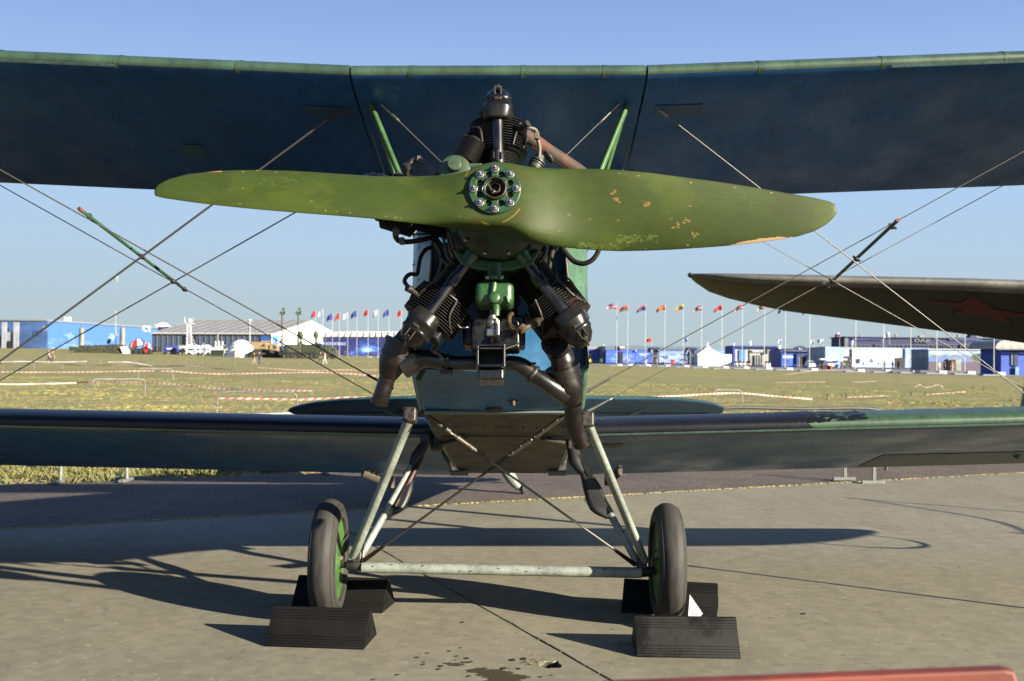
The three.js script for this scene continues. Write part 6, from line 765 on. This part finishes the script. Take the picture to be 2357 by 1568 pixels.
{ const D = 256, t = thing('arched_pavilion', 'dark blue pavilion with an arched pediment and cloud print', 'pavilion', W(1850, 846, D)); part('wall', box(1797, 803, 1900, 848, D, 10), K.blue, t); part('pediment', facade([[1796, 812], [1796, 803], [1828, 803], [1831, 799.5], [1838, 797], [1844, 796.5], [1850, 797.5], [1856, 800.5], [1859, 803.5], [1900, 804], [1900, 813]], D - .6, 1), K.navy, t); part('emblem', facade([[1837, 800], [1841, 801], [1843, 803.5], [1848, 801], [1846, 804.5], [1840, 805]], D - .8, .2), fl([.5, .55, .7]), t);
  banner(t, 1812, 806.5, 1877, 809.5, D - 1, (g, w, h) => { g.fillStyle = '#14204e'; g.fillRect(0, 0, w, h); g.fillStyle = '#b8c2e4'; g.font = '20px sans-serif'; g.fillText('АО «КОРПОРАЦИЯ «АВИАЦИЯ»', 8, 22); }, 400, 30, 'sign'); const cloud = (g, w, h) => { for (let i = 0; i < 9; i++) { g.fillStyle = 'rgba(225,235,255,.75)'; g.beginPath(); g.ellipse(w * (.15 + i * .08), h * (.26 + .04 * Math.sin(i * 2)), w * .07, h * .08, 0, 0, 7); g.fill(); } g.fillStyle = 'rgba(60,40,50,.6)'; g.fillRect(w * .15, h * .5, w * .4, h * .18); };
  banner(t, 1799, 814, 1833, 843, D - .3, skyPrint('#2350b4', '#6f9be0', 14, cloud)); banner(t, 1862, 814, 1899, 843, D - .3, skyPrint('#2350b4', '#6f9be0', 14, cloud)); part('entrance', [box(1834, 814, 1838, 847, D - .8, 1), box(1858, 814, 1862, 847, D - .8, 1), box(1838, 814, 1858, 817.5, D - .8, 1)], K.blue, t); part('doorway', box(1838, 817.5, 1858, 847, D - .2, .4), K.dark, t); part('door_frame', [box(1839, 820, 1841, 846, D - .5, .2), box(1854, 820, 1856, 846, D - .5, .2), box(1840, 819, 1856, 820.5, D - .5, .2)], fl([.3, .33, .36]), t); }
{ const D = 300, t = thing('office_building', 'navy two storey building with window rows and dull raised letters on top', 'building', W(2130, 845, D)); part('wall', box(1948, 778, 2318, 850, D, 14), K.navy, t); part('corner_wall', box(1945, 778, 1952, 806, D - .4, 1), fl([.16, .19, .25]), t); part('parapet', box(1946, 776.6, 2320, 778.4, D - .5, 15), fl([.06, .08, .2]), t);
  for (const [x0, x1] of [[1962, 2001], [2016, 2037], [2052, 2078], [2080, 2105], [2109, 2134], [2137, 2168], [2173, 2196], [2212, 2236], [2253, 2280], [2284, 2305]]) { const n = Math.max(2, Math.round((x1 - x0) / 9)); const wf = part('window', box(x0, 794.5, x1, 803, D - .2, .3), K.glass, t); part('frame', [box(x0 - 1, 793.3, x1 + 1, 794.6, D - .4, .3), ...Array.from({ length: n + 1 }, (_, i) => box(lerp(x0, x1, i / n) - .45, 794.5, lerp(x0, x1, i / n) + .45, 803, D - .4, .2))], fl([.14, .17, .30]), wf); }
  part('lettering', letters('ОАК', 2105, 780, 2143, 788.5, D - .6), fl([.15, .19, .18]), t); banner(t, 2185, 779, 2262, 784, D - .3, (g, w, h) => { g.fillStyle = '#131c62'; g.fillRect(0, 0, w, h); g.fillStyle = '#55689c'; g.font = 'bold 24px sans-serif'; g.fillText('АВИАСТРОИТЕЛЬНАЯ', 10, 26); }, 300, 36, 'sign'); banner(t, 1962, 779, 2030, 783, D - .3, (g, w, h) => { g.fillStyle = '#131c62'; g.fillRect(0, 0, w, h); g.fillStyle = '#4c5f96'; g.font = 'bold 20px sans-serif'; g.fillText('КОРПОРАЦИЯ', 10, 24); }, 300, 32, 'sign');
  part('roof_unit', [box(1981, 772, 1986, 777, D + 3, 1), box(2062, 770, 2066, 777, D + 3, 1), box(2118, 773, 2128, 777, D + 4, 2), box(2206, 771, 2212, 777, D + 4, 1), box(2270, 772, 2284, 777, D + 5, 2), box(2236, 774, 2242, 777, D + 4, 1), rod(W(2262, 777, D + 3), W(2262, 766, D + 3), .06, .05, 5)], fl([.35, .36, .38]), t); part('roof_tent', facade([[2232, 778], [2240, 767], [2250, 778]].map((p) => [p[0], p[1]]), D + 2, 3), K.navy, t); }
{ const D = 232, t = thing('aircraft_pavilion', 'long white pavilion printed with a twin engined plane seen head on', 'pavilion', W(2010, 849, D)); part('wall', box(1900, 800, 2136, 852, D, 14), fl([.45, .50, .60]), t);
  banner(t, 1900, 801, 1944, 847, D - .3, skyPrint('#7f98d2', '#dfe8f8', 24)); banner(t, 1962, 803, 2070, 850, D - .35, (g, w, h) => { skyPrint('#a9b9dc', '#d6def0', 20)(g, w, h); g.fillStyle = '#49598c'; g.fillRect(w * .06, h * .60, w * .74, 3); g.beginPath(); g.moveTo(w * .04, h * .50); g.lineTo(w * .40, h * .62); g.lineTo(w * .78, h * .52); g.lineTo(w * .40, h * .66); g.fill(); g.beginPath(); g.ellipse(w * .41, h * .60, w * .04, h * .10, 0, 0, 7); g.fill(); g.fillRect(w * .405, h * .30, w * .012, h * .25); g.fillStyle = '#232e58'; for (const x of [.24, .56]) { g.beginPath(); g.ellipse(w * x, h * .73, w * .022, h * .06, 0, 0, 7); g.fill(); } g.fillStyle = '#1d274e'; g.font = 'bold 26px sans-serif'; g.fillText('АВИАЦИЯ', w * .12, h * .10); g.font = '15px sans-serif'; g.fillText('СОЗДАВАЯ БУДУЩЕЕ', w * .14, h * .19); }, 512, 256); banner(t, 2084, 802, 2135, 848, D - .3, skyPrint('#7e98dc', '#e3ebfa', 26));
  for (const [x0, x1, y] of [[1945, 1961, 821], [2062, 2084, 824]]) part('doorway', box(x0, y, x1, 849, D - .5, .3), K.dark, t); for (const x of [1977, 2115]) part('window', box(x - 3, 826, x + 3, 836, D - .6, .2), K.dark, t); part('base_band', box(1945, 846, 2136, 850, D - .6, .2), fl([.03, .05, .14]), t); part('side_tent', facade([[1880, 803], [1890, 799], [1902, 797], [1902, 806], [1880, 806]], D + 40, 4), fl([.16, .24, .42]), t); }
{ const D = 208, t = thing('landscape_pavilion', 'pavilion covered by a landscape print with trees', 'pavilion', W(2200, 854, D)); part('wall', box(2137, 804, 2268, 857, D, 9), fl([.28, .33, .42]), t); banner(t, 2138, 805.5, 2266, 853, D - .3, (g, w, h) => { g.fillStyle = '#6f94d0'; g.fillRect(0, 0, w, h); for (let i = 0; i < 60; i++) { g.fillStyle = 'rgba(190,205,235,.2)'; g.beginPath(); g.ellipse(rr(0, w), rr(0, h * .25), rr(10, 50), rr(4, 12), 0, 0, 7); g.fill(); } g.fillStyle = '#5d6a80'; g.fillRect(0, h * .30, w, h * .3); for (let i = 0; i < 260; i++) { g.fillStyle = ['#3d4658', '#77809a', '#8d93a4', '#4a5a50'][i % 4]; g.fillRect(rr(0, w), rr(h * .22, h * .36), rr(4, 20), rr(2, 9)); } g.fillStyle = '#4e6ba6'; g.fillRect(0, h * .38, w * .75, h * .2); g.fillStyle = '#4a3f52'; g.fillRect(0, h * .58, w, h * .42); for (let i = 0; i < 160; i++) { g.fillStyle = ['#2c4234', '#36503c', '#223428'][i % 3]; const a = rr(0, 6.3), r = rr(0, 1); g.beginPath(); g.ellipse(w * .9 + Math.cos(a) * r * w * .12, h * .36 + Math.sin(a) * r * h * .18, 12, 9, 0, 0, 7); g.fill(); } g.fillStyle = '#2a2a30'; g.fillRect(w * .9, h * .5, 5, h * .3); }, 512, 200);
  part('entrance', box(2184, 826, 2213, 856, D - .8, .6), fl([.30, .36, .36]), t); part('doorway', box(2190, 828, 2201, 855, D - 1.1, .2), K.dark, t); part('roof_edge', box(2136, 803.5, 2269, 805.5, D - .6, .4), K.white, t); const b2 = thing('sky_banner', 'tall banner with a red diamond on a cloudy sky, left of the domed kiosk', 'banner', W(2286, 858, 180)); banner(b2, 2269, 806, 2305, 858, 178, skyPrint('#4a6fd0', '#b9c9f2', 22, (g, w, h) => { g.save(); g.translate(w * .45, h * .22); g.rotate(.78); g.fillStyle = '#a8342c'; g.fillRect(-16, -16, 32, 32); g.restore(); }), 128, 160, 'print'); part('edge_post', box(2267, 805, 2269.3, 860, 177.5, .3), K.white, b2); part('notice', box(2283, 838, 2291, 862, 176, .2), K.dark, b2); }
{ const D = 136, t = thing('domed_kiosk', 'bright blue kiosk under a rounded grey white roof at the right border', 'kiosk', W(2340, 863, D)); part('body', box(2305, 800, 2460, 868, D, 6), fl([.028, .09, .60]), t); part('roof', facade([[2293, 803], [2293, 797], [2297, 790], [2304, 785], [2315, 782], [2330, 781], [2470, 781], [2470, 803]], D - .9, 8), fl([.46, .48, .5]), t); part('roof_cap', facade([[2317, 782], [2318, 777], [2345, 776], [2460, 776], [2460, 782]], D + 1, 4), K.wht, t); part('window', box(2329, 814, 2335, 841, D - .15, .15), fl([.24, .33, .48]), t); part('window', box(2335, 813, 2344, 843, D - .25, .2), K.navy, t); part('shutter', box(2338, 845, 2346, 866, D - .4, .2), fl([.2, .4, .8]), t); part('gutter', rod(W(2296, 803.5, D - 1.1), W(2460, 805, D - 1.1), .12, .12, 6), fl([.3, .31, .33]), t); }
// --- vehicles, barriers and the red bin in front of the pavilions ---
function smallCar(x0, x1, yb, D, label) { const w = x1 - x0, b = W((x0 + x1) / 2, yb, D), s = (W(x1, yb, D).x - W(x0, yb, D).x) / 1.75, t = thing('white_car', label, 'car', b, 'small white cars before the pavilions'), S = (g) => g.scale(s, s, s).translate(b.x, b.y, b.z);
  const sec = (z, hw, y0, y1, tw) => [[-hw, y0], [-hw * 1.02, lerp(y0, y1, .45)], [-hw * .97, lerp(y0, y1, .58)], [-tw, y1 - .08], [-tw * .85, y1], [tw * .85, y1], [tw, y1 - .08], [hw * .97, lerp(y0, y1, .58)], [hw * 1.02, lerp(y0, y1, .45)], [hw, y0]].map(([x, y]) => V3(x, y, z));
  part('body', S(loft([sec(.2, .78, .35, .95, .62), sec(0, .86, .28, 1.12, .66), sec(-.5, .87, .25, 1.2, .66), sec(-1, .87, .25, 1.62, .6), sec(-1.4, .87, .25, 1.72, .62), sec(-2.6, .87, .25, 1.72, .62), sec(-3.4, .84, .3, 1.2, .6), sec(-3.6, .8, .35, 1, .55)])), K.wht, t); part('windscreen', S(loft([[V3(-.60, 1.2, -.42), V3(.60, 1.2, -.42)], [V3(-.52, 1.6, -.93), V3(.52, 1.6, -.93)]], { closed: false }).translate(0, .02, .04)), K.glass, t); for (const x of [-.6, .6]) part('headlight', S(new THREE.SphereGeometry(.12, 10, 8).translate(x, .72, .16)), K.glass, t); part('bumper', S(bx(0, .42, .24, 1.6, .14, .1, .03)), K.dark, t); for (const x of [-.72, .72]) for (const z of [-.5, -2.9]) part('wheel', S(lathe([[.1, -.1], [.3, -.09], [.31, 0], [.3, .09], [.1, .1]], 14).rotateZ(Math.PI / 2).translate(x, .3, z)), K.tyre, t); }
smallCar(1860, 1879, 849.5, 228, 'white car seen head on, left of the canopied cart'); smallCar(1903, 1922, 849.5, 226, 'white car seen head on, under the white canopy');
{ const D = 229, t = thing('canopied_cart', 'open cart with a long white canopy roof on posts', 'cart', W(1925, 850, D)); part('canopy', box(1889, 826, 1951, 829, D, 2, .1), K.wht, t); part('post', [1891, 1902, 1936, 1949].map((x) => box(x - .5, 828.5, x + .5, 846, D + .5, .15)), K.dark, t); part('seat', [box(1892, 832, 1900, 846, D + 1, 1, .1), box(1938, 834, 1948, 842, D + 1, 1, .2)], fl([.12, .11, .1]), t); part('cargo', [box(1938, 836, 1945, 841, D - .2, .8, .2)], K.sand, t); part('wheel', [1894, 1938, 1945].map((x) => lathe([[.1, -.15], [.36, -.15], [.36, .15], [.1, .15]], 12).rotateX(Math.PI / 2).translate(...W(x, 846, D).toArray())), K.tyre, t); }
{ const D = 183, t = thing('red_container', 'open red container with a dark inside at the edge of the pavement', 'container', W(1905, 857, D)); part('inside', box(1896, 842, 1912, 857, D + .1, .8), K.dark, t); part('side', box(1912, 841.5, 1916, 859, D - .2, 1.2), fl([.62, .05, .03]), t); part('rim', [box(1895, 841, 1913, 842.4, D - .1, 1), box(1895, 855.6, 1913, 857.4, D - .1, 1), box(1894.6, 841, 1896.4, 857, D - .1, 1)], fl([.2, .015, .012]), t); }
{ const grp = 'mesh barriers before the pavilions'; [[1800, 1812], [1829, 1847], [1884, 1895], [1930, 1943], [1944, 1957], [1977, 1988], [1987, 2001], [2001, 2015]].forEach(([a, b], i) => { const D = 226, y = 850.5; hoop('mesh_barrier', `${ORD[i]} silvery mesh barrier from the left before the pavilions`, grp, W(a, y + .4, D), W(b, y + .4, D), .98, .03, { n: 6, seg: 2, bars: 5 }); }); }
// --- small flags over the pavilions ---
{ const sf = (x, yb, yt, D, label, flag) => flagpole(x, yb, yt, D, label, undefined, flag, { r: .05 }); const wv = ['#d9dced', '#c6cbe6'];
  sf(1500, 802, 777, 330, 'short pole with a plain red flag above the jet pavilion', [['#c8302c'], 12, 10, .5]); sf(1583, 802, 777, 330, 'short pole with a light blue flag above the jet pavilion', [['#6f9fd4', '#5a8cc8'], 8, 11, .2]); sf(1799, 805, 780, 276, 'short pole with a white flag at the corner of the white pavilion', [wv, 9, 11, .3]); sf(1874, 802, 781, 262, 'left one of two short poles with white flags on the arched pavilion', [wv, 8, 11, .2]); sf(1895, 818, 780, 258, 'right one of two short poles with white flags on the arched pavilion', [wv, 12, 10, .3]); sf(1933, 802, 765, 262, 'pole with a white, blue and red tricolour flag', [['#d8dcea', '#2c48b4', '#c02830'], 10, 10, .5]); sf(1965, 802, 782, 240, 'leaning white feather flag on the aircraft pavilion roof', [wv, 8, 16, .6]); sf(2048, 803, 764, 250, 'pole with a white flag before the navy office building', [wv, 12, 13, .5]);
  for (const [x, y, l] of [[1690, 802, 'thin dark streetlamp pole behind the marquee'], [1728, 796, 'white streetlamp pole behind the white pavilion']]) { const D = 300, t = thing('street_lamp', l, 'street lamp', W(x, 838, D)); part('pole', rod(W(x, 838, D), W(x, y, D), .07, .05, 6), K.alu, t); part('lamp_head', box(x - 1, y - 11, x + 1.4, y, D, .4), K.wht, t); } }

// ================= LAWN BARRIERS AND TAPES =================
hoop('lawn_barrier', 'low grey hoop barrier tied with striped tape, nearest one left of the engine', 'low hoop barriers on the lawn', gnd(499, 962), gnd(683, 962), .53, .014);
hoop('lawn_barrier', 'low grey hoop barrier with striped tape, standing mid lawn at the left', 'low hoop barriers on the lawn', gnd(210, 908), gnd(333, 907), .48, .017);
hoop('lawn_barrier', 'low grey hoop barrier carrying striped tape on the right half of the lawn', 'low hoop barriers on the lawn', gnd(1643, 930), gnd(1709, 930), .42, .016);
hoop('lawn_barrier', 'low grey hoop barrier farther out, above the mid lawn one at the left', 'low hoop barriers on the lawn', gnd(319, 872), gnd(397, 872), .53, .02);
[[7, 78], [143, 198], [259, 322], [373, 430]].forEach(([a, b], i) => hoop('lawn_barrier', `${ORD[i]} grey hoop from the left in the taped row before the walking couple`, 'hoops in the taped row', gnd(a, 850), gnd(b, 850.5), .44, .02, { n: 6, seg: 3 }));
for (let i = 0; i < 23; i++) { const x = 2 + i * 38.5 + rr(-2, 2); hoop('lawn_barrier', 'thin pale hoop barrier in the far row across the lawn', 'hoops of the far row across the lawn', gnd(x, 840.5 + x * .006 - 2), gnd(x + 32, 840.5 + x * .006 - 2), .62, .022, { n: 5, seg: 2 }); }
const stripeTex = canvasTex(128, 32, (g, w, h) => { g.fillStyle = '#e9e6e2'; g.fillRect(0, 0, w, h); g.fillStyle = '#d8786a'; for (const x of [-24, 40, 104]) { g.beginPath(); g.moveTo(x, h); g.lineTo(x + 30, h); g.lineTo(x + 54, 0); g.lineTo(x + 24, 0); g.fill(); } });
const tapeMat = mat([.58, .57, .55], .6, { map: stripeTex, side: THREE.DoubleSide }), whiteTape = mat([.6, .59, .55], .6);
function tape(label, pts, D, hh, o = {}) { // pts in pixels, D one distance or two
  const P = pts.map((p, i) => at(p[0], p[1], Array.isArray(D) ? lerp(D[0], D[1], i / (pts.length - 1)) : D)), cv = new THREE.CatmullRomCurve3(P, false, 'centripetal'), n = pts.length * 8, rings = [], us = []; let len = 0, prev;
  for (let i = 0; i <= n; i++) { const p = cv.getPoint(i / n); if (prev) len += p.distanceTo(prev); prev = p; us.push(len); const tw = hh * .78 * (1 - .35 * Math.abs(Math.sin(i * .37 + pts[0][0]))), s = .12 * Math.sin(i * .5); rings.push([V3(p.x, p.y + tw / 2, p.z + s * hh), V3(p.x, p.y - tw / 2, p.z - s * hh), V3(p.x, p.y - tw / 2, p.z - s * hh - .004), V3(p.x, p.y + tw / 2, p.z + s * hh - .004)]); }
  const t = thing('barrier_tape', label, 'tape', P[0]); part('ribbon', loft(rings, { uvs: (p, i, j) => [us[i] / (o.pitch || .36), j === 0 || j === 3 ? 1 : 0] }), o.white ? whiteTape : tapeMat, t); return t; }
tape('red and white striped tape along the nearest hoop left of the engine', [[500, 917], [590, 918], [685, 920], [760, 917], [860, 914.5], [960, 912]], 23, .058);
tape('white tape end at the left border, running to the mid lawn hoop', [[-20, 884.5], [60, 884.5], [130, 883], [176, 881.5]], 36, .06, { white: true }); tape('striped tape sagging right from the mid lawn hoop at the left', [[176, 881], [209, 879.5], [272, 880], [334, 881], [400, 885], [470, 892], [540, 896.5], [600, 898.5], [720, 900]], [36, 33], .075);
tape('striped tape of the taped row before the walking couple', [[-10, 838], [40, 837], [78, 835.4], [147, 838.6], [198, 841.8], [259, 841], [323, 843], [373, 844], [429, 842.5], [508, 849.5], [573, 855]], [96, 82], .11, { pitch: .6 }); tape('pale striped tape running across the lawn under the walking couple', [[0, 856.5], [70, 857], [151, 856.8], [230, 856], [319, 854.3], [398, 855], [450, 859], [507, 861], [574, 860], [660, 858.5], [738, 857.5], [810, 861], [878, 867]], 60, .085, { pitch: .5 });
tape('white tape band at the far left, above the striped taped row', [[0, 833], [60, 832.4], [147, 833.5], [200, 831.8]], 120, .1, { white: true }); tape('short white tape piece right of the walking couple, falling to the lawn', [[248, 833.5], [300, 834], [325, 838], [350, 842.5]], 115, .09, { white: true }); tape('striped tape in front of the radar truck, far out on the lawn', [[592, 846], [700, 853], [780, 852], [880, 852]], 85, .07, { pitch: .6 });
tape('striped tape over the hoop on the right half of the lawn', [[1500, 914], [1570, 911], [1643, 906.5], [1709, 905.5], [1770, 911], [1870, 919]], [32, 36], .062); tape('striped tape pegged left on the right lawn, nearer stretch', [[1950, 914.5], [2000, 913], [2042, 911]], 38, .04); tape('striped tape pegged right on the right lawn, nearer stretch', [[2131, 909], [2180, 905], [2225, 902]], 40, .04);
tape('faint far tape on the right lawn, left stretch', [[1785, 881], [1840, 880], [1899, 879.5]], 60, .035, { pitch: .5 }); tape('faint far tape on the right lawn, right stretch', [[1962, 880], [2020, 877.5]], 62, .035, { pitch: .5 }); tape('white red tape strung past the red container', [[1795, 865], [1850, 857], [1900, 852], [1960, 852.5]], 110, .06, { pitch: .6 }); tape('crumpled striped tape heap on the right lawn', [[2105, 892], [2118, 886], [2130, 892], [2145, 890], [2160, 886], [2172, 892]], 52, .05);
[[1904, 916, 36], [1948, 914, 37], [2098, 907, 42], [2130, 907, 41], [2240, 894, 52], [2265, 894, 52]].forEach(([x, y, D], i) => { const p = gnd(x, y + 4), t = thing('peg', `${ORD[i]} dark peg from the left holding tape on the right lawn`, 'peg', p, 'dark tape pegs on the right lawn'); part('stake', rod(p, p.clone().add(V3(.01, .17, 0)), .022, .016, 6), K.dark, t); part('cap', rod(p.clone().add(V3(.01, .16, 0)), p.clone().add(V3(.01, .19, 0)), .03, .03, 6), K.dark, t); });

// ================= PEOPLE =================
const bodies = [0, 1, 2].map((pose) => { // standing, walking, walking with the other leg: one continuous surface each, 1.75 m
  const s = pose === 0 ? 0 : pose === 1 ? 1 : -1, J = []; const B = (a, b, r, q) => J.push([V3(...a), V3(...b), r, q]);
  B([0, 1.62, .01], [0, 1.66, .02], .088, .098); B([0, 1.44, 0], [0, 1.56, .01], .055, .052); B([0, 1.02, 0], [0, 1.36, 0], .125, .135); B([-.16, 1.40, 0], [.16, 1.40, 0], .07, .07); B([-.07, .95, 0], [.07, .95, 0], .125, .125);
  for (const k of [-1, 1]) { const f = s * k * .17, bk = s * k < 0 ? -.16 : 0; B([k * .09, .92, 0], [k * .10, .49, f * .7 + .02], .085, .058); B([k * .10, .49, f * .7 + .02], [k * .105, .08, f + bk], .056, .04); B([k * .105, .045, f + bk], [k * .12, .035, f + bk + .14], .042, .034); const g = -s * k * .14; B([k * .19, 1.39, 0], [k * .25, 1.12, g * .5], .05, .042); B([k * .25, 1.12, g * .5], [k * .25, .87, g + .06], .04, .03); B([k * .25, .87, g + .06], [k * .245, .78, g + .08], .032, .022); }
  const n = 72, mc = new MarchingCubes(n, mat([1, 1, 1]), true, false, 60000), sz = .95, c = V3(0, .9, 0), p = V3(), ab = V3(), ap = V3(); mc.isolation = 0;
  for (let z = 0; z < n; z++) for (let y = 0; y < n; y++) for (let x = 0; x < n; x++) { p.set((x / n * 2 - 1) * sz + c.x, (y / n * 2 - 1) * sz + c.y, (z / n * 2 - 1) * sz + c.z); let d = 9; if (Math.abs(p.x) < .4 && Math.abs(p.z) < .5) for (const [a, b, r, q] of J) { ab.subVectors(b, a); ap.subVectors(p, a); const t = Math.min(1, Math.max(0, ap.dot(ab) / ab.lengthSq())); const e = ap.addScaledVector(ab, -t).length() - lerp(r, q, t), h = Math.max(.03 - Math.abs(d - e), 0) / .03; d = Math.min(d, e) - h * h * .03 * .25; } mc.field[x + y * n + z * n * n] = -d; }
  mc.update(); const cnt = mc.count, pa = mc.positionArray, na = mc.normalArray, out = { body: [], shirt: [], trousers: [], hair: [] };
  for (let i = 0; i < cnt; i += 3) { const cy = (pa[i * 3 + 1] + pa[i * 3 + 4] + pa[i * 3 + 7]) / 3 * sz + c.y, cx = Math.abs((pa[i * 3] + pa[i * 3 + 3] + pa[i * 3 + 6]) / 3 * sz), cz = (pa[i * 3 + 2] + pa[i * 3 + 5] + pa[i * 3 + 8]) / 3 * sz; const k = cy > 1.70 || (cy > 1.6 && cz < -.01) ? 'hair' : cy > 1.47 ? 'body' : cx > .20 && cy < 1.15 && cy > .7 ? 'body' : cy > .95 ? 'shirt' : 'trousers'; for (let v = 0; v < 3; v++) out[k].push(...[0, 1, 2].map((q) => pa[(i + v) * 3 + q] * sz + (q === 1 ? c.y : 0)), ...[0, 1, 2].map((q) => na[(i + v) * 3 + q])); }
  return Object.fromEntries(Object.entries(out).map(([k, a]) => { const P = [], N = []; for (let i = 0; i < a.length; i += 6) { P.push(a[i], a[i + 1], a[i + 2]); N.push(a[i + 3], a[i + 4], a[i + 5]); } const g = new THREE.BufferGeometry(); g.setAttribute('position', new THREE.Float32BufferAttribute(P, 3)); g.setAttribute('normal', new THREE.Float32BufferAttribute(N, 3)); return [k, g]; })); });
const skin = mat([.5, .3, .21], .7), clothM = {}; const cl = (c) => clothM[c] ??= mat(new THREE.Color(c).multiplyScalar(.77), .85);
function person(x, yf, D, turn, pose, shirt, trousers, hair, label, h = 1) { const p = at(x, yf, D), o = new THREE.Group(); o.name = numbered('person'); o.position.copy(p); o.rotation.y = turn; o.scale.setScalar(h); o.userData = { label, category: 'person' }; for (const [k, m] of [['body', skin], ['shirt', cl(shirt)], ['trousers', cl(trousers)], ['hair', cl(hair)]]) { const q = shadows(new THREE.Mesh(bodies[pose][k], m)); q.name = k; o.add(q); } scene.add(o); return o; }
const H = Math.PI / 2;
person(112, 838.5, 142, H, 1, '#8d8d92', '#15151a', '#7a5a48', 'person in a grey top and black trousers walking at the left, half of a couple'); person(119.5, 838.8, 142, H, 2, '#4a3a34', '#141416', '#a8663a', 'person in a dark top with an orange scarf beside the grey clad walker').scale.setScalar(.96);
person(584.5, 840, 163, -H, 1, '#3a2622', '#a08a80', '#8a6238', 'person with long fair hair in a dark top, walking before the netted truck'); person(596, 839.5, 160, .4, 2, '#131a3c', '#1c2552', '#2a2320', 'person in a navy suit walking before the netted truck', 1.02);
person(737, 839.3, 160, 1, 1, '#121218', '#111114', '#6a3f35', 'person in black walking before the radar truck'); person(747, 837.5, 175, -1, 2, '#d8d0cc', '#cfc6be', '#5a3a2a', 'person in pale clothes walking before the radar truck');
[[778, 'dark suit', '#14161e'], [794, 'brown jacket', '#3a2a24'], [807, 'grey jacket', '#4a4c54'], [850, 'black jacket', '#101218'], [862, 'navy jacket', '#161c38'], [878, 'light blue shirt', '#8a9cb8']].forEach(([x, c, col], i) => person(x, 823.2, 305, i, i % 3, col, '#17181e', '#2a2220', `${ORD[i]} small person from the left before the space hall, in a ${c}`));
person(1358, 842.5, 258, 0, 0, '#c8d816', '#20222c', '#3a3028', 'person in a bright yellow vest standing right beside the fuselage'); person(1352, 841, 264, .5, 0, '#b8a032', '#3a3430', '#5a4a38', 'person in a yellow cap colour top left of the bright vest');
person(1443, 839.5, 318, 2, 1, '#7a6a6c', '#1a1c28', '#2a201c', 'person in a mauve top at the first door of the jet pavilion'); person(1449, 839.3, 316, 1, 2, '#a89a98', '#22242e', '#3a2a20', 'person in a beige top at the first door of the jet pavilion'); person(1487.5, 840.5, 290, -1, 1, '#d8dae0', '#c8ccd4', '#2a2220', 'person in white walking before the jet pavilion'); person(1501, 841, 295, 1, 2, '#4a3c3a', '#17181e', '#2a201c', 'person in a brown top before the second door of the jet pavilion'); person(1511.5, 841.5, 290, 0, 0, '#8a7a6a', '#5a4a42', '#2a201c', 'person in a tan top before the second door of the jet pavilion'); person(1581, 841.5, 300, 2, 1, '#8f8478', '#262830', '#2a201c', 'person in a grey brown top at the third door of the jet pavilion');
person(1671, 842.5, 255, 1.3, 1, '#6a6a66', '#8a8478', '#2a201c', 'person in grey walking past the white side of the marquee'); person(1725, 844.5, 262, 0, 0, '#1a1c24', '#16161c', '#1a1614', 'person in black standing by the fourth planter'); person(2036, 851.5, 215, -.6, 1, '#cfa890', '#d2b29a', '#9a7a4a', 'fair haired person in a pale dress before the aircraft pavilion'); person(2055, 852, 214, .4, 0, '#15161c', '#121318', '#17120f', 'left one of two people in black by the dark doorway of the aircraft pavilion'); person(2068, 851, 218, -.4, 0, '#202228', '#191a20', '#17120f', 'right one of two people in black by the dark doorway of the aircraft pavilion');
person(1957, 850, 224, .4, 0, '#1c1e2a', '#14161c', '#17120f', 'person in dark clothes at the left doorway of the aircraft pavilion'); person(2162, 855, 196, 0, 1, '#d6d2c8', '#c9c4b8', '#4a3626', 'person in white walking before the landscape pavilion'); person(2175, 855.5, 194, 2, 2, '#6a4a44', '#2a2e48', '#2a201c', 'person in a maroon top before the landscape pavilion'); person(2192, 857, 186, -.3, 1, '#a8745c', '#cfae98', '#3a2a1e', 'person in a peach outfit before the doorway of the landscape pavilion');
renderer.render(scene, camera);
